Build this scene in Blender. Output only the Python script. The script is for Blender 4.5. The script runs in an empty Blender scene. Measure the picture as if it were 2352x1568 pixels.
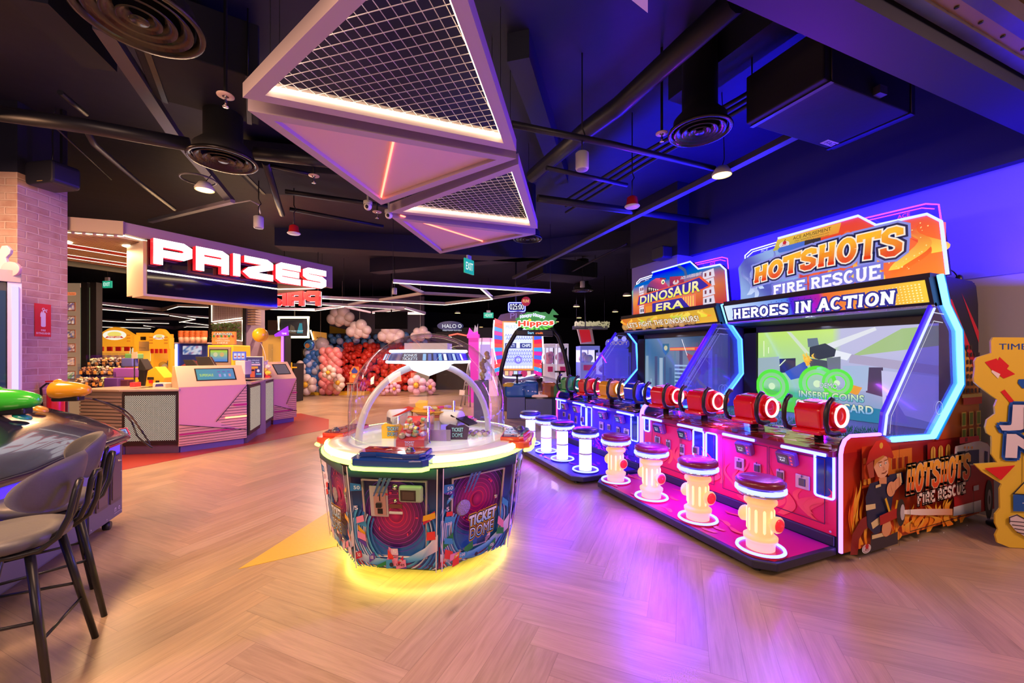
import bpy, bmesh, math, random
from mathutils import Vector, Matrix
from math import sin, cos, pi, radians as RD
random.seed(7)
S = bpy.context.scene
COL = S.collection
# ------------------------------------------------------------------ camera (a 14 mm lens at 1.45 m, level)
F, CX, CY, HC = 933.0, 1176.0, 816.0, 1.45
TH = math.atan(.4062)
cd = bpy.data.cameras.new('camera'); cd.sensor_width = 36; cd.lens = F/2352*36; cd.shift_y = 32/2352
cd.clip_start = .05; cd.clip_end = 200
cam = bpy.data.objects.new('camera', cd); COL.objects.link(cam)
cam.location = (0, 0, HC); cam.rotation_euler = (pi/2, 0, -TH)
S.camera = cam
FW = Vector((sin(TH), cos(TH), 0)); RT = Vector((cos(TH), -sin(TH), 0))
# ------------------------------------------------------------------ colour management, world
vs = S.view_settings
S.display_settings.display_device = 'sRGB'
vs.view_transform = 'Standard'; vs.look = 'None'; vs.exposure = 0.0; vs.gamma = 1.0
vs.use_curve_mapping = False
cy = S.cycles
cy.max_bounces = 6; cy.diffuse_bounces = 3; cy.glossy_bounces = 3; cy.transmission_bounces = 4
cy.transparent_max_bounces = 12; cy.sample_clamp_indirect = 4.0; cy.caustics_reflective = False; cy.caustics_refractive = False
cy.use_adaptive_sampling = True; cy.adaptive_threshold = .03
W = bpy.data.worlds.new('hall_air'); S.world = W; W.use_nodes = True
bg = W.node_tree.nodes['Background']; bg.inputs[0].default_value = (.32, .275, .275, 1); bg.inputs[1].default_value = .48


def lin(c):
    if isinstance(c, str):
        c = c.lstrip('#'); c = [int(c[i:i+2], 16)/255 for i in (0, 2, 4)]
        return tuple(x/12.92 if x <= .04045 else ((x+.055)/1.055)**2.4 for x in c)
    return tuple(c[:3])


def lamp(name, kind, loc, target, color, energy, size=.2, size_y=None, spread=None):
    d = bpy.data.lights.new(name, kind); d.color = lin(color); d.energy = energy
    if kind == 'AREA':
        if size_y: d.shape = 'RECTANGLE'; d.size = size; d.size_y = size_y
        else: d.shape = 'DISK'; d.size = size
        if spread: d.spread = RD(spread)
    else: d.shadow_soft_size = size
    o = bpy.data.objects.new(name, d); COL.objects.link(o); o.location = loc
    v = Vector(target)-Vector(loc)
    o.rotation_euler = v.to_track_quat('-Z', 'Y').to_euler()
    return o


# hall lamps overhead out of view, and a fill lamp added behind the camera
lamp('rear_fill', 'AREA', (-2.4, -2.8, 3.4), (-1.6, 4, .6), '#ffd0bc', 92, 3.0, 1.6)
for i, (x, d, e) in enumerate(((-2.5, 1.5, 88), (-.8, 1.2, 34))):
    p = RT*x + FW*d
    lamp('hall_fill_light', 'AREA', (p.x, p.y, 3.15), (p.x+FW.x*.9, p.y+FW.y*.9, 0), '#ffc8a2', e, 1.1, .8)
lamp('hall_fill_light', 'AREA', (-3.5, 4.6, 3.2), (-2.6, 5.4, 0), '#ffbe90', 120, .8, .8)
lamp('hall_fill_light', 'AREA', (3.9, -.9, 3.3), (3.9, 1.9, .6), '#ffc4b4', 78, 1.0, .8)  # added out of view to brighten the fire machine's side panel
lamp('counter_fill', 'AREA', (-2.95, 8.0, 2.97), (-3.1, 8.1, 0), '#ffc488', 210, 1.7, .5)  # unseen lamp added under the canopy to brighten the sweets and counter
lamp('shop_fill', 'AREA', (-2.2, 10.0, 3.3), (-2.0, 9.6, 0), '#ffc890', 420, 2.0, 1.6)  # hidden lamp added behind the canopy as fill for the shop
for x, y, en, c in ((-.6, 13.6, 120, '#ffd0b8'), (1.6, 13.2, 130, '#ffd0b8'), (3.2, 11.5, 80, '#ffd0c8'), (6.6, 12.6, 130, '#d8b8ff')):
    lamp('back_fill', 'AREA', (x, y, 3.5), (x, y, 0), c, en, .2)  # extra disk lamps added to brighten the back of the hall
# blue wall washers behind the shooting machines, aimed up the wall and over the ceiling
for y in (2.6, 3.8, 5.0):
    lamp('blue_washer', 'AREA', (5.0, y, 2.25), (5.3, y, 4.0), '#1a08ff', 75, .9, .12)
lamp('blue_washer', 'AREA', (5.0, 1.2, 2.2), (5.4, 1.1, 2.85), '#2a10ff', 34, .9, .12)
for y in (3.7, 5.0, 6.0):
    lamp('blue_flood', 'AREA', (4.6, y, 2.86), (.6, y+.6, 4.2), '#2018ff', 52, .9, .2)
for y in (2.785, 4.868):
    lamp('counter_glow', 'AREA', (3.10, y, .735), (2.75, y, 0), '#6a08ff', 75, .05, 1.8)
    lamp('panel_fill', 'AREA', (3.02, y, .752), (3.193, y, .35), '#a848ff', 13, .04, 1.85)  # extra lamp added in front to brighten the printed panel
    lamp('violet_fill', 'AREA', (4.46, y, 1.852), (1.6, y-.7, 0), '#9000ff', 105, .03, 1.8)  # violet strip lamp added under the header as fill for the floor
    lamp('play_light', 'AREA', (4.56, y, 1.84), (4.2, y, .8), '#dfe4ff', 14, .08, 1.7)
# ------------------------------------------------------------------ pixels of the photograph to points of the hall
def ray(x, y): return FW + RT*((x-CX)/F) + Vector((0, 0, (CY-y)/F))
def PZ(x, y, z=0.0):
    r = ray(x, y); return Vector((0, 0, HC)) + r*((z-HC)/r.z)
def PX(x, y, X):
    r = ray(x, y); return Vector((0, 0, HC)) + r*(X/r.x)
def PD(x, y, D): return Vector((0, 0, HC)) + ray(x, y)*D


# ------------------------------------------------------------------ materials
MATS = {}
def mat(name, color=(.5, .5, .5), rough=.5, metal=0.0, emit=None, es=1.0, coat=0.0, spec=.5, alpha=None, bump=None, vary=0.0, trans=0.0):
    if name in MATS: return MATS[name]
    m = bpy.data.materials.new(name); m.use_nodes = True; nt = m.node_tree; b = nt.nodes['Principled BSDF']
    c = lin(color)
    b.inputs['Base Color'].default_value = (*c, 1); b.inputs['Roughness'].default_value = rough
    b.inputs['Metallic'].default_value = metal; b.inputs['Coat Weight'].default_value = coat
    b.inputs['Specular IOR Level'].default_value = spec
    if emit is not None:
        b.inputs['Emission Color'].default_value = (*lin(emit), 1); b.inputs['Emission Strength'].default_value = es
    if trans: b.inputs['Transmission Weight'].default_value = trans
    if vary or bump:
        tc = nt.nodes.new('ShaderNodeTexCoord'); n = nt.nodes.new('ShaderNodeTexNoise')
        n.inputs['Scale'].default_value = bump[0] if bump else 6; n.inputs['Detail'].default_value = 4
        nt.links.new(tc.outputs['Object'], n.inputs['Vector'])
        if vary:
            mx = nt.nodes.new('ShaderNodeMix'); mx.data_type = 'RGBA'
            mx.inputs['A'].default_value = (*[x*(1-vary) for x in c], 1); mx.inputs['B'].default_value = (*[min(1, x*(1+vary)) for x in c], 1)
            nt.links.new(n.outputs['Fac'], mx.inputs['Factor']); nt.links.new(mx.outputs['Result'], b.inputs['Base Color'])
        if bump:
            bp = nt.nodes.new('ShaderNodeBump'); bp.inputs['Strength'].default_value = bump[1]; bp.inputs['Distance'].default_value = .02
            nt.links.new(n.outputs['Fac'], bp.inputs['Height']); nt.links.new(bp.outputs['Normal'], b.inputs['Normal'])
    MATS[name] = m
    return m


def glow(name, color=None, es=1):
    if name in MATS: return MATS[name]
    m = bpy.data.materials.new(name); m.use_nodes = True; nt = m.node_tree; nt.nodes.clear()
    e = nt.nodes.new('ShaderNodeEmission'); o = nt.nodes.new('ShaderNodeOutputMaterial')
    e.inputs[0].default_value = (*lin(color), 1); e.inputs[1].default_value = es
    nt.links.new(e.outputs[0], o.inputs[0]); MATS[name] = m
    return m


def glass(name, tint='#ffffff', refl=.10, rough=.02, thick=0.0, diff=0.0):
    """thin acrylic: see-through with a mirror-like skin that grows at grazing angles"""
    if name in MATS: return MATS[name]
    m = bpy.data.materials.new(name); m.use_nodes = True; nt = m.node_tree; nt.nodes.clear()
    o = nt.nodes.new('ShaderNodeOutputMaterial'); t = nt.nodes.new('ShaderNodeBsdfTransparent'); g = nt.nodes.new('ShaderNodeBsdfGlossy')
    t.inputs[0].default_value = (*lin(tint), 1); g.inputs['Roughness'].default_value = rough
    lf = nt.nodes.new('ShaderNodeLayerWeight'); lf.inputs[0].default_value = .5
    pw = nt.nodes.new('ShaderNodeMath'); pw.operation = 'POWER'; pw.inputs[1].default_value = 4; nt.links.new(lf.outputs['Facing'], pw.inputs[0])
    lw = nt.nodes.new('ShaderNodeMath'); lw.operation = 'MULTIPLY_ADD'; lw.inputs[1].default_value = .75; lw.inputs[2].default_value = refl*.35; nt.links.new(pw.outputs[0], lw.inputs[0])
    mx = nt.nodes.new('ShaderNodeMixShader'); nt.links.new(lw.outputs[0], mx.inputs[0])
    last = t
    if diff:
        d = nt.nodes.new('ShaderNodeBsdfDiffuse'); d.inputs[0].default_value = (.8, .8, .85, 1)
        m2 = nt.nodes.new('ShaderNodeMixShader'); m2.inputs[0].default_value = diff
        nt.links.new(t.outputs[0], m2.inputs[1]); nt.links.new(d.outputs[0], m2.inputs[2]); last = m2
    nt.links.new(last.outputs[0], mx.inputs[1]); nt.links.new(g.outputs[0], mx.inputs[2])
    nt.links.new(mx.outputs[0], o.inputs[0]); MATS[name] = m
    return m


def printed(name='print', rough=.3, es=0.0, coat=.3):
    """ink on a panel: colours come from the artwork's own polygons; es > 0 is a backlit sheet or a screen"""
    if name in MATS: return MATS[name]
    m = bpy.data.materials.new(name); m.use_nodes = True; nt = m.node_tree
    a = nt.nodes.new('ShaderNodeAttribute'); a.attribute_name = 'Col'
    b = nt.nodes['Principled BSDF']
    if es:
        b.inputs['Base Color'].default_value = (.02, .02, .02, 1)
        nt.links.new(a.outputs['Color'], b.inputs['Emission Color']); b.inputs['Emission Strength'].default_value = es
    else:
        nt.links.new(a.outputs['Color'], b.inputs['Base Color'])
    b.inputs['Roughness'].default_value = rough; b.inputs['Coat Weight'].default_value = coat
    MATS[name] = m
    return m


# ------------------------------------------------------------------ mesh builder
class MB:
    def __init__(s, T=None):
        s.v = []; s.f = []; s.m = []; s.c = []; s.T = T; s.sm = []
    def av(s, p, c=None):
        p = Vector(p)
        if s.T is not None: p = s.T @ p
        s.v.append(p); s.c.append(c or (1, 1, 1)); return len(s.v)-1
    def af(s, idx, m=0, smooth=False): s.f.append(tuple(idx)); s.m.append(m); s.sm.append(smooth)
    def box(s, x0, x1, y0, y1, z0, z1, m=0, R=None, c=None):
        o = Vector(c) if c is not None else Vector()
        ids = []
        for z in (z0, z1):
            for x, y in ((x0, y0), (x1, y0), (x1, y1), (x0, y1)):
                p = Vector((x, y, z))
                if R is not None: p = R @ p
                ids.append(s.av(p+o))
        a = ids
        for q in ((3, 2, 1, 0), (4, 5, 6, 7), (0, 1, 5, 4), (1, 2, 6, 5), (2, 3, 7, 6), (3, 0, 4, 7)): s.af([a[i] for i in q], m)
        return s
    def prism(s, pts, o, u, v, n, d, m=0, mside=None, smooth=False):
        """flat outline pts in the frame (o; u, v) pushed d along n"""
        o, u, v, n = map(Vector, (o, u, v, n)); k = len(pts)
        area = sum(pts[i][0]*pts[(i+1) % k][1]-pts[(i+1) % k][0]*pts[i][1] for i in range(k))
        if (area > 0) != (u.cross(v).dot(n) > 0): pts = pts[::-1]
        a = [s.av(o+u*x+v*y) for x, y in pts]; b = [s.av(o+u*x+v*y+n*d) for x, y in pts]
        if (d > 0): s.af(a[::-1], m); s.af(b, m)
        else: s.af(a, m); s.af(b[::-1], m)
        for i in range(k):
            j = (i+1) % k
            q = (a[i], a[j], b[j], b[i]) if d > 0 else (a[j], a[i], b[i], b[j])
            s.af(q, m if mside is None else mside, smooth)
        return s
    def tube(s, pts, r, seg=8, closed=False, m=0, cap=True, flat=None):
        pts = [Vector(p) for p in pts]; n = len(pts); rs = r if isinstance(r, (list, tuple)) else [r]*n
        rings = []; up = None
        for i in range(n):
            a = pts[i-1] if (i > 0 or closed) else pts[i]; b = pts[(i+1) % n] if (i < n-1 or closed) else pts[i]
            t = (b-a).normalized()
            if up is None:
                up = Vector((0, 0, 1)) if abs(t.z) < .9 else Vector((1, 0, 0))
            w = t.cross(up)
            if w.length < 1e-5: w = t.orthogonal()
            w.normalize(); up2 = w.cross(t).normalized(); up = up2
            k = 1.0
            if (0 < i < n-1) or closed:
                d1 = (pts[i]-a).normalized(); d2 = (b-pts[i]).normalized(); h = max(.35, math.sqrt(max(0, (1+d1.dot(d2))/2))); k = 1/h if seg == 4 else 1
            ring = []
            for j in range(seg):
                an = 2*pi*(j+.5)/seg
                ring.append(s.av(pts[i] + (w*cos(an)*(flat or 1) + up2*sin(an))*rs[i]*k))
            rings.append(ring)
        for i in range(n if closed else n-1):
            A = rings[i]; B = rings[(i+1) % n]
            for j in range(seg): s.af((A[j], A[(j+1) % seg], B[(j+1) % seg], B[j]), m, seg > 5)
        if cap and not closed: s.af(rings[0][::-1], m); s.af(rings[-1], m)
        return s
    def lathe(s, prof, c=(0, 0, 0), ax=(0, 0, 1), seg=24, m=0, smooth=True, a0=0, a1=2*pi, sx=1, sy=1):
        c = Vector(c); ax = Vector(ax).normalized()
        if abs(ax.z) > .999: e1, e2 = Vector((1, 0, 0)), Vector((0, 1, 0))*(1 if ax.z > 0 else -1)
        else: e1 = Vector((0, 0, 1)).cross(ax).normalized(); e2 = ax.cross(e1)
        full = abs(a1-a0-2*pi) < 1e-6; k = seg if full else seg+1; rings = []
        for r, z in prof:
            if r < 1e-6: rings.append([s.av(c+ax*z)]); continue
            rings.append([s.av(c+ax*z+e1*r*sx*cos(a0+(a1-a0)*j/seg)+e2*r*sy*sin(a0+(a1-a0)*j/seg)) for j in range(k)])
        for A, B in zip(rings, rings[1:]):
            for j in range(seg):
                jj = (j+1) % k
                if len(A) == 1 and len(B) == 1: continue
                if len(A) == 1: s.af((A[0], B[jj], B[j]), m, smooth)
                elif len(B) == 1: s.af((A[j], A[jj], B[0]), m, smooth)
                else: s.af((A[j], A[jj], B[jj], B[j]), m, smooth)
        return s
    def disc(s, c, ax, r, h, seg=24, m=0):
        return s.lathe([(0, 0), (r, 0), (r, h), (0, h)], c, ax, seg, m, False)
    def ball(s, c, r, seg=12, rings=8, m=0, R=None):
        r = (r, r, r) if not hasattr(r, '__len__') else r
        c = Vector(c); g = []
        for i in range(rings+1):
            t = pi*i/rings
            if i in (0, rings): pts = [Vector((0, 0, r[2]*cos(t)))]
            else: pts = [Vector((r[0]*sin(t)*cos(2*pi*j/seg), r[1]*sin(t)*sin(2*pi*j/seg), r[2]*cos(t))) for j in range(seg)]
            g.append([s.av(c+(R @ p if R is not None else p)) for p in pts])
        for A, B in zip(g, g[1:]):
            for j in range(seg):
                k = (j+1) % seg
                if len(A) == 1: s.af((A[0], B[j], B[k]), m, True)
                elif len(B) == 1: s.af((A[j], B[0], A[k]), m, True)
                else: s.af((A[j], B[j], B[k], A[k]), m, True)
        return s
    def quad(s, a, b, c, d, m=0): s.af([s.av(p) for p in (a, b, c, d)], m); return s
    def build(s, name, mats, parent=None, bevel=0, col=False, seg=2):
        me = bpy.data.meshes.new(name); me.from_pydata([tuple(p) for p in s.v], [], s.f)
        for m in (mats if isinstance(mats, (list, tuple)) else [mats]): me.materials.append(m)
        me.polygons.foreach_set('material_index', s.m); me.polygons.foreach_set('use_smooth', s.sm)
        if col:
            ca = me.color_attributes.new('Col', 'FLOAT_COLOR', 'POINT')
            ca.data.foreach_set('color', [x for c in s.c for x in (*c, 1)])
        me.update()
        o = bpy.data.objects.new(name, me); COL.objects.link(o)
        if parent is not None: o.parent = parent
        if bevel:
            b = o.modifiers.new('edge', 'BEVEL'); b.width = bevel; b.segments = seg; b.limit_method = 'ANGLE'; b.angle_limit = RD(40)
            b.harden_normals = False
        return o


LABELS = {}
def tag(o, label, cat, group=None):
    assert 4 <= len(label.split()) <= 16, label
    if label in LABELS and not (group and LABELS[label] == group): print('SAME LABEL', label)
    LABELS[label] = group
    o['label'] = label; o['category'] = cat
    if group: o['group'] = group
    return o
def thing(name, label, cat, loc=(0, 0, 0), rz=0.0, group=None):
    o = bpy.data.objects.new(name, None); COL.objects.link(o); o.empty_display_size = .1
    o.location = loc; o.rotation_euler = (0, 0, rz)
    return tag(o, label, cat, group)
def struct(o): o['kind'] = 'structure'; return o
def at(o, loc, rz=0.0): o.location = loc; o.rotation_euler = (0, 0, rz); return o
def dup(o, loc, label, rz=None, group=None):
    """a copy of a thing with copies of its parts and sub-parts"""
    r = o.copy(); COL.objects.link(r); r.location = loc
    if rz is not None: r.rotation_euler = (0, 0, rz)
    for ch in list(o.children):
        c = ch.copy(); COL.objects.link(c); c.parent = r
        for g in ch.children:
            d = g.copy(); COL.objects.link(d); d.parent = c
    return tag(r, label, o['category'], group or o.get('group'))


# ------------------------------------------------------------------ lettering and flat artwork
TXT = {}
def text_geo(t, bold=.02, res=3):
    if 'M' in t: bold = 0
    k = (t, bold)
    if k not in TXT:
        cu = bpy.data.curves.new('t', 'FONT'); cu.body = t; cu.offset = bold; cu.resolution_u = res; cu.space_character = 1.0 + bold*2
        ob = bpy.data.objects.new('t', cu); COL.objects.link(ob)
        me = ob.to_mesh()
        vv = [(p.co.x, p.co.y) for p in me.vertices]; ff = [tuple(p.vertices) for p in me.polygons]
        ob.to_mesh_clear(); bpy.data.objects.remove(ob); bpy.data.curves.remove(cu)
        x0 = min(p[0] for p in vv); x1 = max(p[0] for p in vv); y0 = min(p[1] for p in vv); y1 = max(p[1] for p in vv)
        TXT[k] = ([((x-x0)/(x1-x0), (y-y0)/(y1-y0)) for x, y in vv], ff, (x1-x0)/(y1-y0))
    return TXT[k]


class Art(MB):
    """flat coloured artwork in the frame o + u*x + v*y (metres), each new shape a hair in front of the last"""
    def __init__(s, o, u, v, n, eps=.0004, T=None):
        super().__init__(T); s.o, s.u, s.vv, s.n = map(Vector, (o, u, v, n)); s.k = 1; s.eps = eps
    def pt(s, x, y): return s.o + s.u*x + s.vv*y + s.n*(s.k*s.eps)
    def poly(s, pts, col):
        cols = [lin(c) for c in col] if isinstance(col, list) else [lin(col)]*len(pts)
        if sum(pts[i][0]*pts[(i+1) % len(pts)][1]-pts[(i+1) % len(pts)][0]*pts[i][1] for i in range(len(pts))) < 0: pts = pts[::-1]; cols = cols[::-1]
        s.af([s.av(s.pt(x, y), c) for (x, y), c in zip(pts, cols)]); s.k += 1; return s
    def rect(s, x0, y0, x1, y1, col): return s.poly([(x0, y0), (x1, y0), (x1, y1), (x0, y1)], col)
    def grid(s, x0, y0, x1, y1, nx, ny, fn):
        ids = [[s.av(s.pt(x0+(x1-x0)*i/nx, y0+(y1-y0)*j/ny), lin(fn(i/nx, j/ny))) for i in range(nx+1)] for j in range(ny+1)]
        for j in range(ny):
            for i in range(nx): s.af((ids[j][i], ids[j][i+1], ids[j+1][i+1], ids[j+1][i]))
        s.k += 1; return s
    def circ(s, x, y, r, col, seg=20, ry=None, col2=None):
        ry = ry or r
        c = s.av(s.pt(x, y), lin(col)); e = lin(col2 or col)
        ring = [s.av(s.pt(x+r*cos(2*pi*i/seg), y+ry*sin(2*pi*i/seg)), e) for i in range(seg)]
        for i in range(seg): s.af((c, ring[i], ring[(i+1) % seg]))
        s.k += 1; return s
    def ring(s, x, y, r0, r1, col, a0=0, a1=360, seg=24, ry=1.0, col2=None):
        A = [RD(a0+(a1-a0)*i/seg) for i in range(seg+1)]
        p = [s.av(s.pt(x+r0*cos(a), y+r0*sin(a)*ry), lin(col)) for a in A]; q = [s.av(s.pt(x+r1*cos(a), y+r1*sin(a)*ry), lin(col2 or col)) for a in A]
        for i in range(seg): s.af((p[i], q[i], q[i+1], p[i+1]))
        s.k += 1; return s
    def line(s, pts, w, col, closed=False):
        pts = [Vector((*p, 0)) for p in pts]; n = len(pts); L = []; Rr = []
        for i in range(n):
            a = pts[i-1] if i or closed else pts[i]; b = pts[(i+1) % n] if i < n-1 or closed else pts[i]
            d1 = (pts[i]-a).normalized() if (pts[i]-a).length else (b-pts[i]).normalized(); d2 = (b-pts[i]).normalized() if (b-pts[i]).length else d1
            t = (d1+d2)
            t = t.normalized() if t.length > 1e-6 else d1
            k = 1/max(.4, t.dot(d1)); nn = Vector((-t.y, t.x, 0))*w/2*k
            c = lin(col[i]) if isinstance(col, list) else lin(col)
            L.append(s.av(s.pt(*(pts[i]+nn)[:2]), c)); Rr.append(s.av(s.pt(*(pts[i]-nn)[:2]), c))
        for i in range(n if closed else n-1):
            j = (i+1) % n; s.af((Rr[i], Rr[j], L[j], L[i]))
        s.k += 1; return s
    def text(s, t, x, y, w, h, col, bold=.02, shear=0.0, warp=None, col2=None):
        """lettering filling the box x..x+w, y..y+h; warp bends it; col2 is the ink at its top"""
        vv, ff, _ = text_geo(t, bold); c1 = lin(col); c2 = lin(col2 or col); ids = []
        for a, b in vv:
            X, Y = x+a*w+shear*(b*h), y+b*h
            if warp: X, Y = warp(a, b, X, Y)
            ids.append(s.av(s.pt(X, Y), tuple(c1[i]*(1-b)+c2[i]*b for i in range(3))))
        for f in ff: s.af([ids[i] for i in f])
        s.k += 1; return s
    def outlined(s, t, x, y, w, h, fill, edge, grow=.03, bold=.02, shear=0.0, warp=None, col2=None, drop=None, white=None):
        vv, ff, _ = text_geo(t, bold); g = grow*h
        if drop:
            for k in range(3): s.text(t, x+drop[0]*h*(k+1)/3, y+drop[1]*h*(k+1)/3, w, h, edge, bold, shear, warp)
        for rad, colr in (((g*2.0, white),) if white else ()) + ((g, edge),):
            for i in range(8):
                dx, dy = rad*cos(pi*i/4), rad*sin(pi*i/4)
                s.text(t, x+dx, y+dy, w, h, colr, bold, shear, warp); s.k -= 1
            s.k += 1
        return s.text(t, x, y, w, h, fill, bold, shear, warp, col2)
    def flame(s, x, y, w, h, col, tip, sway=0.3):
        n = 12; L = []; Rr = []; ph = x*11+y*7
        for i in range(n+1):
            t = i/n; wd = w/2*(sin(pi*min(1, .18+.82*t))**.8)*(1-.55*t)*(1+.2*sin(t*8+ph)); cx = x+sway*w*(1.2*sin(t*4.6+ph)+.5*t*t*sin(ph*3))
            c = tuple(a*(1-t)+b*t for a, b in zip(lin(col), lin(tip)))
            L.append(s.av(s.pt(cx-wd, y+h*t), c)); Rr.append(s.av(s.pt(cx+wd, y+h*t), c))
        for i in range(n): s.af((L[i], Rr[i], Rr[i+1], L[i+1]))
        s.k += 1; return s
    def art(s, name, m, parent=None): return s.build(name, m, parent, col=True)


# chunky lettering with slab feet, drawn as strokes
_el = lambda a0, a1, n=14, cx=.5, cy=.5, rx=.34, ry=.43: [(cx+rx*cos(RD(a0+(a1-a0)*i/n)), cy+ry*sin(RD(a0+(a1-a0)*i/n))) for i in range(n+1)]
SLAB = {'H': ([[(.24, 0), (.24, 1)], [(.76, 0), (.76, 1)], [(.24, .5), (.76, .5)]], [(.24, 0), (.24, 1), (.76, 0), (.76, 1)]),
 'O': ([_el(0, 360, 20)], []), 'T': ([[(.5, 0), (.5, 1)], [(.10, .72), (.10, .92), (.90, .92), (.90, .72)]], [(.5, 0)]),
 'S': ([[(.82, .70), (.80, .86), (.62, .93), (.36, .92), (.19, .80), (.22, .62), (.40, .54), (.62, .47), (.80, .36), (.80, .18), (.62, .07), (.36, .07), (.20, .15), (.17, .30)]], []),
 'E': ([[(.24, 0), (.24, 1)], [(.24, .92), (.84, .92), (.84, .76)], [(.24, .5), (.68, .5)], [(.24, .08), (.86, .08), (.86, .26)]], [(.24, 0), (.24, 1)]),
 'F': ([[(.28, 0), (.28, 1)], [(.28, .92), (.86, .92), (.86, .74)], [(.28, .5), (.70, .5)]], [(.28, 0), (.28, 1)]),
 'R': ([[(.24, 0), (.24, 1)], [(.24, .92), (.62, .92), (.78, .82), (.78, .62), (.62, .50), (.24, .50)], [(.50, .5), (.82, .0)]], [(.24, 0), (.24, 1), (.84, 0)]),
 'I': ([[(.5, 0), (.5, 1)]], [(.5, 0), (.5, 1)]), 'N': ([[(.22, 0), (.22, 1)], [(.22, .97), (.78, .03)], [(.78, 0), (.78, 1)]], [(.22, 0), (.18, 1), (.78, 1)]),
 'A': ([[(.16, 0), (.48, .97), (.52, .97), (.84, 0)], [(.3, .34), (.7, .34)]], [(.16, 0), (.84, 0)]), 'C': ([_el(48, 312, 16)], []),
 'U': ([[(.22, 1), (.22, .32), (.32, .12), (.5, .07), (.68, .12), (.78, .32), (.78, 1)]], [(.22, 1), (.78, 1)])}
def slab(a, text, fn, h, t, layers, c0, c1):
    """text through fn(u 0..1, v 0..1) -> x, y; layers are (extra stroke width, colour) from the back; face runs c0 to c1"""
    wd = [.55 if c == 'I' else .5 if c == ' ' else 1 for c in text]; tot = sum(wd)
    for g, col in list(layers)+[(0, None)]:
        u0 = 0; k = a.k
        for c, w in zip(text, wd):
            if c != ' ':
                st, se = SLAB[c]
                for s_ in list(st)+[[(x-.16/w, .04 if y == 0 else .96), (x+.16/w, .04 if y == 0 else .96)] for x, y in se]:
                    thin = len(s_) == 2 and s_ not in st
                    P = [fn((u0+(x if w == 1 else .5+(x-.5))*w)/tot, y) for x, y in s_]
                    if g and len(P) > 1:
                        d0 = Vector(P[0])-Vector(P[1]); d1 = Vector(P[-1])-Vector(P[-2]); P = [tuple(Vector(P[0])+d0.normalized()*g/2)]+P[1:-1]+[tuple(Vector(P[-1])+d1.normalized()*g/2)]
                    a.line(P, h*t*(.62 if thin else 1)+g, col if col else [mixc(c0, c1, y) for x, y in s_]); a.k = k
            u0 += w
        a.k = k+1


def rrect(x0, y0, x1, y1, r, n=4):
    o = []
    for cx, cy, a in ((x1-r, y1-r, 0), (x0+r, y1-r, 90), (x0+r, y0+r, 180), (x1-r, y0+r, 270)):
        for i in range(n+1): o.append((cx+r*cos(RD(a+90*i/n)), cy+r*sin(RD(a+90*i/n))))
    return o
def mixc(a, b, t):
    a, b = lin(a), lin(b); return tuple(x*(1-t)+y*t for x, y in zip(a, b))


# shared finishes
BLACK = mat('black_paint', (.012, .012, .015), .35); MATTE = mat('matte_black', (.010, .010, .013), .6)
CHROME = mat('chrome', (.75, .75, .78), .15, 1.0); STEEL = mat('brushed_steel', (.45, .45, .48), .35, 1.0)
WHITE = mat('white_plastic', (.75, .75, .74), .35); GREY = mat('grey_plastic', (.30, .30, .32), .45)
LEDW = glow('warm_led', (1, .80, .55), 9); LEDC = glow('cool_led', (.75, .85, 1), 9)
PRINT = printed('printed_panel', .42, coat=0)
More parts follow.
